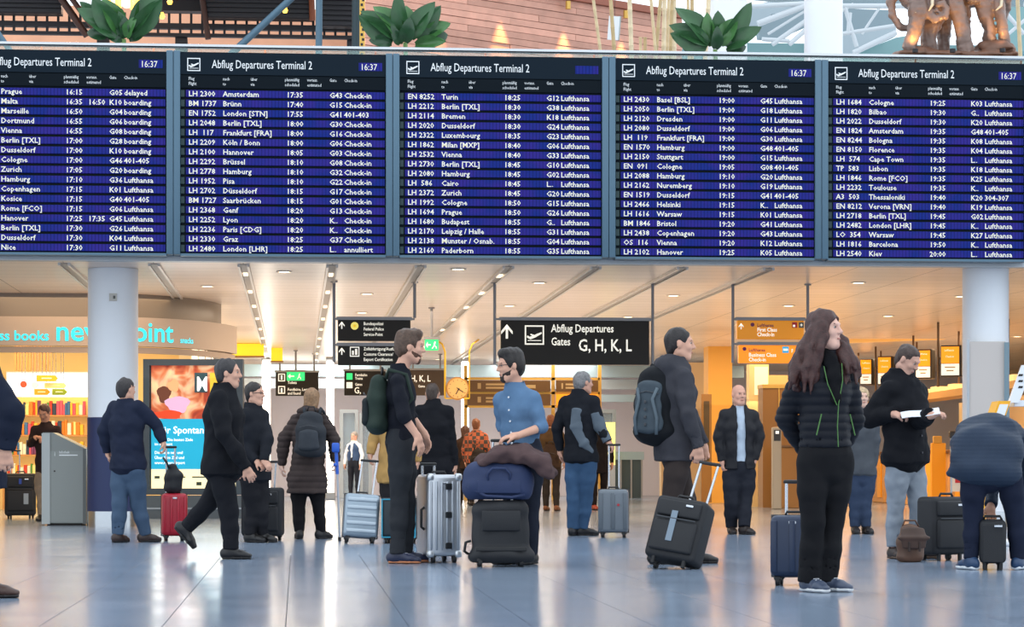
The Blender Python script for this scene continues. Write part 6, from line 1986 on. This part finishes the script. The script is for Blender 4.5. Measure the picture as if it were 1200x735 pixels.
b = Blob(); b.chain([p.J(676, 480, -.155), p.J(674, 500, -.165), p.J(684, 520, -.17), p.J(694, 530, -.15)], [(.06, .02), (.06, .02), (.05, .018), (.03, .015)], V(1, 0, 0), k=.03); p.part(b, 'back_panel', fabric((92, 102, 112), .8), .011)
p.trousers((58, 84, 114), loose=.006, seed=62); p.shoes((28, 26, 28))
P10 = p
# ---- bald man
p = Person(864, 626, 'bald man in an open dark leather jacket and pale blue shirt walking towards the camera', 8, (866, 479, 0), (866, 550, 0), (866, 463, -.02), hphi=20, ht=1.72, vox=.0085, sw=.195)
p.arm('R', (842, 512, -.02), (846, 540, -.05), hdir=(.1, 0, -1), n=(1, .3, 0), curl=35)
p.arm('L', (890, 512, .02), (884, 538, -.02), hdir=(-.1, 0, -1), n=(-1, .3, 0), curl=35)
p.leg('R', (857, 590, -.1), (857, 617, -.02), foot=5).leg('L', (873, 588, -.05), (872, 615, -.18), foot=35)
p.body((216, 162, 140))
p.top((186, 200, 216), float(p.P[2] + .07), 'shirt', bulk=-.008, collar=.03, collar_r=.07, seed=64, sides='')
p.top((38, 38, 42), (866, 553, 0), 'jacket', bulk=.026, collar=.04, collar_r=.085, seed=65, open_=(.062, 0), rough=.45)
p.trousers((36, 38, 46), loose=.016, seed=66); p.shoes((40, 32, 30))
# ---- woman with scarf behind
p = Person(1008, 626, 'woman in a grey cardigan and striped scarf, half hidden behind the woman with long hair', 5, (1009, 482, 0), (1009, 552, 0), (1010, 466, 0), hphi=10, ht=1.66, vox=.010, fem=True, sw=.17)
p.arm('L', (1026, 515, .0), (1024, 545, .0), hdir=(0, 0, -1), n=(-1, 0, 0), curl=30)
p.arm('R', (992, 515, .0), (994, 545, .0), hdir=(0, 0, -1), n=(1, 0, 0), curl=30)
p.leg('R', (1002, 592, 0), (1002, 617, .0), foot=0).leg('L', (1014, 592, 0), (1015, 617, 0), foot=15)
p.body((222, 180, 160)).hair((196, 168, 130), 'bob').hair_done()
p.top((78, 82, 88), (1009, 556, 0), 'cardigan', bulk=.012, collar=.04, collar_r=.08, seed=68)
for k, c in enumerate([(120, 140, 80), (190, 180, 150), (96, 84, 110), (150, 120, 80), (110, 130, 96), (180, 176, 160), (90, 80, 90)]):
    z = p.N - V(0, 0, .02 + .07 * k) + p.F * (.13 if k else .10)
    b = Blob(); b.seg(z, z - V(0, 0, .07), (.06, .03), None, p.L, k=.004, fa=True, fb=True); p.part(b, 'scarf_stripe', fabric(c, .95), .010)
p.trousers((54, 66, 88), seed=69, loose=.006); p.shoes((34, 30, 30))
# ---- leftmost figure, cut by the frame
p = Person(-30, 700, 'figure in a dark navy coat cut off by the left picture edge', 100, (-29, 412, 0), (-28, 530, 0), (-24, 380, 0), hphi=95, ht=1.76, sw=.19)
p.arm('R', (11, 482, -.22), (6, 526, -.22), hdir=(.1, 0, -1), n=(-.3, 1, 0), curl=40)
p.arm('L', (-6, 480, .22), (4, 530, .24), hdir=(.1, 0, -1), n=(-.3, -1, 0), curl=40)
p.leg('R', (-16, 615, -.08), (-14, 682, -.1), foot=95).leg('L', (-34, 615, .1), (-36, 680, .1), foot=90)
p.body().hair((40, 34, 32), 'short').hair_done()
p.top((28, 34, 50), (-27, 572, 0), 'coat', bulk=.045, collar=.06, collar_r=.09, flare=.01, seed=71, puff=.01)
p.trousers((34, 36, 46), seed=72, loose=.008); p.shoes((70, 48, 40))
# ---- shop clerk
p = Person(55, 611, 'shop clerk in a dark sweater looking down behind the grey terminal', -5, (54, 497, 0), (55, 560, 0), (52, 484, -.05), hphi=-10, pitch=28, ht=1.72, vox=.011)
p.arm('R', (36, 520, -.02), (41, 513, -.20), hdir=(.6, -.5, .1), n=(0, .3, -1), curl=40)
p.arm('L', (72, 522, -.02), (56, 516, -.22), hdir=(-.6, -.5, .1), n=(0, .3, -1), curl=40)
p.leg('R', (49, 585, 0), (48, 604, 0), foot=-5).leg('L', (61, 585, 0), (62, 604, 0), foot=5)
p.body((196, 140, 112)).hair((70, 40, 30), 'short').hair_done()
p.top((52, 38, 36), (55, 560, 0), 'sweater', bulk=.0, collar=.03, collar_r=.07, seed=74)
p.trousers((150, 130, 110), seed=75); p.shoes((30, 28, 28))
# ---- far people
def far(px, py, label, phi, top, htp, rgb, trs, hairc, name='jacket', bulk=.015, hem=.86, vox=.014, ht=1.75, arms=True, fem=False, shoes=(40, 32, 30), tone=(206, 156, 130), style='short', hphi=None, flare=0.0):
    s_ = FP / gz(py)
    Y = lambda z: HZ - (z - CH) * s_
    X = lambda f_: px + f_ * s_
    k = ht / 1.75
    p = Person(px, py, label, phi, (px, Y(1.46 * k), 0), (px, Y(.98 * k), 0), (px, Y(1.615 * k), 0), hphi=hphi, ht=ht, vox=vox, fem=fem)
    for sd, sg in (('L', 1), ('R', -1)):
        ox, od = p.L[0] * sg, p.L[1] * sg
        p.arm(sd, (X(.23 * ox + .0), Y(1.13 * k), .23 * od), (X(.22 * ox + p.F[0] * .08), Y(.89 * k), .22 * od + p.F[1] * .08), hdir=(0, 0, -1), n=-p.L * sg, curl=30)
        p.leg(sd, (X(.09 * ox), Y(.5 * k), .09 * od), (X(.095 * ox), Y(.09), .095 * od + .05 * sg), foot=phi)
    p.body(tone).hair(hairc, style).hair_done()
    p.top(rgb, hem * k, name, bulk=bulk, collar=.04, collar_r=.078, flare=flare, seed=int(px))
    p.trousers(trs, seed=int(px) + 1); p.shoes(shoes)
    return p
f = far(415, 584.5, 'far attendant in a white shirt and dark blue vest near the portals', -30, 0, 0, (226, 226, 230), (36, 38, 46), (150, 140, 130), 'shirt', bulk=-.005, hem=.98, tone=(214, 160, 136), ht=1.64)
f.top((58, 78, 110), .90, 'vest', bulk=.01, sides='', collar=.02, seed=5, open_=(.03, 0))
f = far(558, 593, 'person in an orange and dark checked jacket with a black backpack, behind the blue-shirted man', 172, 0, 0, (206, 96, 50), (40, 40, 46), (120, 70, 40), 'jacket', bulk=.03, ht=1.74)
PF2 = f
def plaid():
    m = bpy.data.materials.new('checked_fabric'); m.use_nodes = True
    nt = m.node_tree; b = nt.nodes['Principled BSDF']; tc = nt.nodes.new('ShaderNodeTexCoord')
    ck = nt.nodes.new('ShaderNodeTexChecker'); ck.inputs['Scale'].default_value = 13
    ck.inputs['Color1'].default_value = lin((176, 92, 60)); ck.inputs['Color2'].default_value = lin((70, 62, 56))
    nt.links.new(tc.outputs['Object'], ck.inputs['Vector']); nt.links.new(ck.outputs[0], b.inputs['Base Color']); b.inputs['Roughness'].default_value = .9
    return m
for c_ in f.root.children:
    if c_.name.startswith('jacket'): c_.data.materials[0] = plaid()
f = far(545, 592, 'far person with long brown hair beside the checked jacket', 185, 0, 0, (60, 44, 36), (36, 34, 36), (84, 52, 36), 'coat', bulk=.0, ht=1.62, fem=True, style='bob', hem=.8)
f = far(646, 599, 'far man in a brown jacket with a dark backpack between blue shirt and softshell', 168, 0, 0, (86, 66, 44), (52, 46, 44), (130, 76, 44), 'jacket', bulk=.03, ht=1.70, shoes=(110, 66, 40))
PF4 = f
f = far(702, 598, 'far figure in black partly hidden by the grey-haired man', 20, 0, 0, (30, 26, 28), (32, 28, 30), (40, 30, 28), 'coat', bulk=.0, hem=.7, ht=1.66, fem=True, style='bob', shoes=(150, 60, 40))
f = far(816, 585, 'far figure in dark clothes partly hidden behind the charcoal coat', 10, 0, 0, (36, 34, 40), (34, 34, 38), (40, 30, 28), 'jacket', ht=1.72)

# ================================================================== LUGGAGE
mrub = mat('rubber_black', (22, 22, 24), .6); mrod = mat('handle_chrome', (196, 200, 206), .25, .9); mgrip = mat('grip_black', (26, 26, 28), .5); mzip = mat('zip_grey', (70, 72, 76), .5, .3)
def case_root(px, py, name, label, rz=0, tilt=(0, 0), d=0, group='suitcases'):
    p_ = at(px, py, gz(py) + d); p_.z = 0
    t = thing(name, label, 'suitcase', p_, group=group)
    t.rotation_mode = 'XYZ'
    t.rotation_euler = (math.radians(tilt[0]), math.radians(tilt[1]), 0)
    M_ = Matrix.Rotation(-YAW, 4, 'Z') @ Matrix.Rotation(math.radians(tilt[1]), 4, 'Y') @ Matrix.Rotation(math.radians(tilt[0]), 4, 'X') @ Matrix.Rotation(math.radians(rz), 4, 'Z')
    t.rotation_euler = M_.to_euler()
    return t
def wheels(t, w, d, n=4, r=.028, inset=.05):
    for sx in (-1, 1):
        for sy in ((-1, 1) if n == 4 else (1,)):
            x, y = sx * (w / 2 - inset), sy * (d / 2 - inset * .8)
            wh = MB().cyl((x - .014, y, r), (x + .014, y, r), r, n=18).build('wheel', mrub, t, 'auto')
            MB().rbox((x, y, r * 1.75), (.05, .05, .03), .008, 1).build('wheel_fork', mgrip, wh)
def handle(t, x, y, z0, z1, gap=.18, lean=0.0, m=mrod):
    for sx in (-1, 1):
        MB().cyl((x + sx * gap / 2, y, z0 - .03), (x + sx * gap / 2 + lean, y, z1), .010, n=10).build('handle_rod', m, t, 'auto')
    MB().rbox((x + lean, y, z1), (gap + .04, .03, .026), .011, 2).build('handle_grip', mgrip, t, 'auto')
def shell_case(t, w, h, d, m, rib=None, ribs=0, horiz=False, z0=.055, r=.045, seam=True, top=True, corner=None):
    MB().rbox((0, 0, z0 + (h - z0) / 2), (w, d, h - z0), r, 4).build('shell', m, t, True)
    if seam:
        s_ = MB(); c = .004
        frame_boxes(s_, -w / 2 - c, w / 2 + c, z0 - c, h + c, .012, -.006, .006).build('zip_seam', mzip, t)
    for k in range(ribs):
        if horiz:
            z = z0 + (h - z0) * (k + .8) / (ribs + .6)
            MB().rbox((0, -d / 2 - .002, z), (w * .84, .018, (h - z0) / ribs * .45), .007, 2).build('rib', rib or m, t, True)
        else:
            x = -w * .40 + w * .8 * k / max(1, ribs - 1)
            MB().rbox((x, -d / 2 - .002, z0 + (h - z0) / 2), (w * .8 / ribs * .5, .016, (h - z0) * .84), .006, 2).build('rib', rib or m, t, True)
    if top:
        MB().tube([(-.06, 0, h - .005), (-.05, 0, h + .022), (.05, 0, h + .022), (.06, 0, h - .005)], .009, 8).build('top_handle', mgrip, t, True)
    MB().rbox((0, -d / 2 - .001, h * .9), (.05, .01, .02), .004, 1).build('badge', mrod, t)
def soft_case(t, w, h, d, m, z0=.05, pocket=True, wn=2):
    MB().rbox((0, 0, z0 + (h - z0) / 2), (w, d, h - z0), .04, 4).build('shell', m, t, True)
    if pocket:
        MB().rbox((0, -d / 2 - .01, z0 + (h - z0) * .36), (w * .84, .05, (h - z0) * .5), .02, 3).build('front_pocket', m, t, True)
        MB().rbox((0, -d / 2 - .008, z0 + (h - z0) * .8), (w * .84, .04, (h - z0) * .26), .016, 3).build('front_pocket', m, t, True)
        MB().tube([(-w * .38, -d / 2 - .038, z0 + (h - z0) * .63), (w * .38, -d / 2 - .038, z0 + (h - z0) * .63)], .005, 6).build('zip', mzip, t)
    MB().tube([(-.07, -d * .2, h - .005), (-.055, -d * .2, h + .025), (.055, -d * .2, h + .025), (.07, -d * .2, h - .005)], .010, 8).build('top_handle', mgrip, t, True)
    MB().rbox((w * .2, -d / 2 - .036, z0 + (h - z0) * .86), (.06, .006, .018), .003, 1).build('badge', mrod, t)
    MB().rbox((-w * .3, -d / 2 + .03, z0 / 2 + .01), (.03, .03, z0 + .02), .006, 1).build('foot', mrub, t)
    MB().rbox((w * .3, -d / 2 + .03, z0 / 2 + .01), (.03, .03, z0 + .02), .006, 1).build('foot', mrub, t)
    wheels(t, w, d, 2 if wn == 2 else 4)

mblk = mat('luggage_black', (28, 29, 33), .65, bump=.2, bscale=150, noise=.1)
# red case + black bag on it
t = case_root(204, 634, 'suitcase', 'small glossy red suitcase pulled by the man in jeans', rz=12)
shell_case(t, .27, .50, .22, mat('luggage_red', (176, 18, 44), .28), ribs=4); wheels(t, .27, .22); 
handle(t, -.03, .085, .5, .985, .09)
t = case_root(202, 634, 'shoulder_bag', 'black shoulder bag standing on top of the red suitcase', group=None); t['category'] = 'bag'; t.location.z = .502
b = Blob(); b.chain([V(.01, -.02, .06), V(.02, -.02, .18), V(.0, -.02, .27)], [(.095, .075), (.085, .06), (.05, .04)], V(1, 0, 0), k=.04); b.cut((0, 0, .002), (0, 0, -1)); b.disp.append(wrinkle(2, .005, 40))
blob_obj(b, 'bag_body', mblk, t, .009)
MB().tube([(-.03, -.06, .26), (-.05, -.07, .33), (-.09, -.04, .37), (-.05, 0, .30)], .010, 8).build('strap', mgrip, t, True)
# black trolley of the man with glasses
t = case_root(308, 634, 'suitcase', 'black upright trolley in front of the man with glasses', rz=-4)
soft_case(t, .43, .56, .24, mblk); handle(t, .04, .06, .56, .83, .14, .02)
# silver ribbed cabin case
t = case_root(421, 637, 'suitcase', 'silver-blue ribbed cabin suitcase tilted back, left of the man in the black shirt', rz=8, tilt=(-8, 3))
shell_case(t, .36, .50, .21, mat('luggage_silver', (150, 164, 176), .32, .5), rib=mat('luggage_silver_rib', (172, 184, 194), .3, .5), ribs=5, horiz=True); wheels(t, .36, .21); handle(t, .03, .06, .5, .86, .15, .03)
# dark case with cyan edge
t = case_root(469, 637, 'suitcase', 'dark case with a cyan edge behind the legs of the man in the black shirt', rz=-6)
shell_case(t, .36, .46, .22, mat('luggage_dark_teal', (24, 36, 44), .4)); wheels(t, .36, .22)
frame_boxes(MB(), -.175, .175, .06, .455, .012, -.118, -.106).build('cyan_piping', mat('cyan_piping', (40, 150, 180), .4), t)
# aluminium case
t = case_root(514, 659, 'suitcase', 'tall aluminium suitcase with grooves and dark latches', rz=14)
malc = mat('luggage_aluminium', (196, 200, 206), .3, .75)
shell_case(t, .275, .715, .46, malc, rib=mat('luggage_aluminium_rib', (176, 182, 190), .3, .8), ribs=6, seam=False, r=.03)
wheels(t, .275, .46, 4, .035, .05)
for z in (.14, .39, .62):
    MB().rbox((.03, -.243, z), (.05, .02, .05), .006, 2).build('latch', mat('latch_dark', (34, 36, 40), .4, .5), t)
for sx in (-1, 1):
    for z in (.075, .695):
        MB().rbox((sx * .115, -.21, z), (.06, .06, .06), .018, 2).build('corner_guard', mat('corner_steel', (208, 212, 216), .3, .8), t, True)
MB().tube([(-.139, -.1, .45), (-.165, -.1, .43), (-.165, -.1, .29), (-.139, -.1, .27)], .011, 8).build('side_handle', mgrip, t, True)
handle(t, -.06, .12, .715, .80, .10)
# stacked: black wheeled duffel, navy bag, brown jacket
t = case_root(586, 664, 'wheeled_duffel', 'black wheeled duffel standing under the navy bag', rz=4); t['category'] = 'luggage'
b = Blob(); b.chain([V(0, 0, .10), V(0, 0, .42)], [(.225, .14), (.215, .135)], V(1, 0, 0), k=.03); b.ell(V(0, 0, .08), V(.235, .15, .06), k=.06); b.ell(V(0, -.02, .46), V(.21, .13, .08), k=.05); b.cut((0, 0, .03), (0, 0, -1)); b.cut((0, 0, .518), (0, 0, 1)); b.disp.append(wrinkle(77, .008, 18))
blob_obj(b, 'duffel_body', mblk, t, .012)
MB().rbox((0, -.148, .14), (.40, .02, .035), .008, 2).build('compression_strap', mgrip, t); MB().rbox((0, -.15, .36), (.30, .03, .16), .012, 2).build('front_pocket', mblk, t, True)
MB().tube([(-.23, -.02, .2), (-.27, -.03, .19), (-.28, -.02, .12), (-.25, 0, .10)], .012, 8).build('side_strap', mgrip, t, True)
wheels(t, .42, .26, 4, .03)
handle(t, .03, .165, .5, .985, .15)
t = case_root(584, 664, 'travel_bag', 'navy blue travel bag lying on the black wheeled duffel', rz=2, group=None); t['category'] = 'bag'; t.location.z = .522
mnv = mat('bag_navy', (34, 48, 84), .7, bump=.2, bscale=150, noise=.1)
b = Blob(); b.chain([V(-.12, 0, .14), V(.12, 0, .14)], [(.13, .13), (.13, .13)], V(0, 0, 1), k=.03); b.seg(V(-.17, 0, .10), V(.17, 0, .10), (.11, .13), None, V(0, 0, 1), k=.06); b.seg(V(-.16, 0, .2), V(.15, 0, .2), (.10, .12), None, V(0, 0, 1), k=.06); b.cut((0, 0, .002), (0, 0, -1)); b.disp.append(wrinkle(78, .006, 24))
blob_obj(b, 'bag_body', mnv, t, .011)
MB().tube([(-.08, -.13, .13), (-.09, -.15, .20), (-.05, -.155, .245), (.05, -.155, .245), (.09, -.15, .20), (.08, -.13, .13)], .011, 8).build('bag_handle', mnv, t, True)
MB().rbox((0, -.138, .10), (.34, .02, .10), .008, 2).build('front_pocket', mnv, t, True)
MB().tube([(-.24, -.10, .10), (-.1, -.15, .03), (.1, -.15, .02), (.2, -.12, .04)], .012, 8).build('shoulder_strap', mnv, t, True)
t = case_root(604, 664, 'draped_jacket', 'brown jacket draped over the navy travel bag', group=None); t['category'] = 'jacket'; t.location.z = .825
b = Blob()
b.chain([V(-.26, .02, -.005), V(-.10, .02, .045), V(.06, .02, .06), V(.20, .0, -.01), V(.28, -.02, -.09)], [(.05, .13), (.07, .15), (.065, .15), (.075, .14), (.045, .10)], V(0, 0, 1), k=.05)
b.chain([V(.05, -.10, .02), V(.2, -.12, -.03), V(.27, -.12, -.12)], [.05, .05, .03], k=.04)
b.ell(V(-.02, .0, -.16), V(.26, .2, .165), k=.01, sub=True)
b.disp.append(wrinkle(79, .014, 26)); b.disp.append(wrinkle(80, .006, 60))
blob_obj(b, 'jacket_body', fabric((84, 66, 66), .8), t, .011)
# grey spinner
t = case_root(719, 630, 'suitcase', 'grey hard suitcase with a red emblem beside the grey-haired man', rz=-6)
mgc = mat('luggage_grey', (104, 112, 120), .4)
shell_case(t, .335, .53, .23, mgc, rib=mat('luggage_grey_rib', (88, 96, 104), .4), ribs=3); wheels(t, .335, .23); handle(t, -.0, .06, .53, 1.02, .11)
MB().cyl((.06, -.128, .36), (.06, -.118, .36), .014, n=14).build('red_emblem', mat('emblem_red', (180, 40, 50), .4), t)
# tilted trolley of the man with backpack
t = case_root(786, 667, 'suitcase', 'black soft trolley leaning as it is rolled by the man with the backpack', rz=-24, tilt=(-12, 15))
soft_case(t, .41, .54, .25, mblk); handle(t, .06, .06, .54, .88, .14, .02)
MB().rbox((-.02, -.163, .30), (.05, .006, .24), .002, 1).build('light_stripe', mat('stripe_steel', (120, 136, 150), .4), t)
# navy suitcase of the woman
t = case_root(931, 686, 'suitcase', 'navy hard suitcase behind the legs of the woman with long hair', rz=-14)
shell_case(t, .30, .46, .22, mat('luggage_navy', (26, 42, 70), .38), ribs=3); wheels(t, .30, .22); handle(t, -.01, .05, .46, .68, .10, .0)
# left edge black case
t = case_root(24, 608, 'suitcase', 'worn black suitcase with stickers at the left edge in front of the shop', rz=10)
soft_case(t, .46, .68, .3, mblk); handle(t, -.08, .09, .68, 1.02, .13)
MB().b2((-.02, -.2, .52), (.02, -.186, .60)).build('sticker', mat('sticker_blue', (40, 70, 160), .5), t); MB().b2((.05, -.2, .22), (.12, -.186, .38)).build('sticker', mat('sticker_pale', (150, 160, 170), .5), t)
# pile next to the parka man
t = case_root(1067, 659, 'leather_bag', 'brown leather flap bag standing at the feet of the parka man', rz=10, group=None); t['category'] = 'bag'
mle = mat('leather_brown', (92, 64, 48), .5, noise=.25, nscale=10)
b = Blob(); b.chain([V(0, 0, .05), V(0, 0, .16), V(0, 0, .27)], [(.115, .07), (.11, .07), (.085, .05)], V(1, 0, 0), k=.03); b.cut((0, 0, .002), (0, 0, -1)); b.disp.append(wrinkle(81, .005, 30))
blob_obj(b, 'bag_body', mle, t, .009)
b = Blob(); b.chain([V(0, -.055, .27), V(0, -.085, .2), V(0, -.085, .12)], [(.10, .018), (.11, .014), (.10, .010)], V(1, 0, 0), k=.02); blob_obj(b, 'flap', mat('leather_dark', (70, 48, 38), .5, noise=.2, nscale=10), t, .008)
MB().tube([(-.07, 0, .29), (-.05, 0, .34), (.04, 0, .34), (.07, 0, .29)], .008, 8).build('carry_handle', mle, t, True)
for sx in (-.045, .045): MB().rbox((sx, -.098, .13), (.018, .01, .08), .003, 1).build('buckle_strap', mat('leather_dark2', (52, 36, 30), .5), t)
t = case_root(1104, 657, 'suitcase', 'black soft suitcase standing right of the brown leather bag', rz=28)
soft_case(t, .36, .53, .25, mblk)
t = case_root(1163, 668, 'suitcase', 'small black case between the feet of the bending traveller', rz=-10, d=.05)
soft_case(t, .20, .38, .30, mblk, pocket=False); 
MB().rbox((.0, -.152, .2), (.15, .012, .28), .006, 2).build('front_pocket', mblk, t)

# ================================================================== BACKPACKS, CRUTCH
def backpack(P, px, py, d, label, w, h, dp, rgb, rz, front=None, frgb=None, tilt=0, ph=.5):
    pos = P.J(px, py, d)
    M0 = Matrix.Translation(P.root.location) @ Matrix.Rotation(-YAW, 4, 'Z')
    t = thing('backpack', label, 'backpack', M0 @ Vector(pos), group='backpacks')
    t.rotation_euler = (Matrix.Rotation(-YAW, 4, 'Z') @ Matrix.Rotation(math.radians(tilt), 4, 'Y') @ Matrix.Rotation(math.radians(rz), 4, 'Z')).to_euler()
    m = fabric(rgb, .7)
    b = Blob(); b.chain([V(0, 0, .08), V(0, 0, h * .55), V(0, .01, h - .09)], [(w / 2, dp / 2), (w / 2 * .98, dp / 2), (w / 2 * .8, dp / 2 * .8)], V(1, 0, 0), k=.03); b.ell(V(0, 0, .07), V(w / 2, dp / 2, .07), k=.04); b.disp.append(wrinkle(int(px), .005, 30))
    blob_obj(b, 'pack_body', m, t, .010)
    m2 = fabric(frgb or rgb, .7)
    b = Blob(); b.chain([V(0, -dp / 2, .10), V(0, -dp / 2 + (.02 if ph > .6 else -.005), h * ph)], [(w * .36, .045), (w * .31, .04)], V(1, 0, 0), k=.03); b.disp.append(wrinkle(int(px) + 1, .003, 40))
    blob_obj(b, 'front_pocket', m2, t, .009)
    MB().tube([(-.05, dp * .2, h - .03), (-.03, dp * .2, h + .03), (.03, dp * .2, h + .03), (.05, dp * .2, h - .03)], .008, 8).build('carry_loop', mgrip, t, True)
    for sx in (-1, 1):
        MB().tube([(sx * w * .25, dp * .4, h - .06), (sx * w * .28, dp * .55, h + .01), (sx * w * .30, dp * .55 + .14, h - .03), (sx * w * .32, dp * .55 + .19, h - .22), (sx * w * .34, dp * .5 + .06, h * .25)], .018, 8).build('strap', m, t, True)
    MB().tube([(-w * .3, -dp / 2 - .02, h * .62), (0, -dp / 2 - .03, h * .66), (w * .3, -dp / 2 - .02, h * .62)], .004, 6).build('zip', mzip, t)
    return t
t = backpack(P11, 768, 517, -.03, 'large black and grey backpack with a blue bottle on the charcoal-coat man', .36, .60, .24, (26, 28, 32), 328, frgb=(70, 80, 88), ph=.74)
MB().lathe([(.028, 0), (.032, .02), (.032, .12), (.015, .15), (.015, .175)], 14, (.165, .04, .26)).build('bottle', mat('bottle_blue', (40, 150, 220), .2), t, True)
for k in range(4): MB().rbox((0, -.172, .13 + k * .06), (.02, .012, .025), .004, 1).build('buckle', mzip, t)
for sx in (-1, 1): MB().tube([(sx * .09, -.15, .05), (sx * .10, -.16, .18), (sx * .06, -.16, .33), (sx * .09, -.13, .42)], .014, 8).build('grey_trim', fabric((96, 108, 116), .7), t, True)
t = backpack(P6, 443, 508, -.02, 'slim dark green roll-top backpack on the man in the black shirt', .30, .50, .17, (44, 56, 50), 268, frgb=(34, 40, 42))
t = backpack(P5, 364, 535, -.26, 'dark grey backpack on the woman in the brown quilted coat', .32, .50, .17, (54, 57, 62), -8, frgb=(62, 66, 72))
t = backpack(PF2, 561, 553, -.26, 'black backpack on the person in the checked jacket', .34, .46, .2, (40, 34, 30), -5)
t = backpack(PF4, 645, 552, -.26, 'dark brown backpack on the far man in the brown jacket', .32, .48, .2, (56, 42, 34), -8)
# crutch
p0 = P5.root.location
t = thing('crutch', 'blue and grey forearm crutch held by the woman in the brown coat', 'crutch', ground(398, 634), -YAW)
s_ = FP / gz(634)
xx = lambda px: (px - 398) / s_
MB().cyl((0, 0, .02), (xx(395), .05, .72), .011, n=10).build('shaft', mat('crutch_grey', (170, 176, 186), .35, .6), t, 'auto')
MB().cyl((xx(395), .05, .70), (xx(393), .06, 1.0), .018, n=10).build('cuff_arm', mat('crutch_blue', (40, 96, 200), .4), t, 'auto')
MB().rbox((xx(393), .02, .80), (.035, .13, .035), .014, 2).build('grip', mat('crutch_blue', (40, 96, 200), .4), t, True)
MB().rbox((xx(393), .04, .98), (.08, .04, .10), .015, 2).build('cuff', mat('crutch_blue', (40, 96, 200), .4), t, True)
MB().cyl((0, 0, 0), (0, 0, .04), .018, n=10).build('rubber_tip', mrub, t, 'auto')
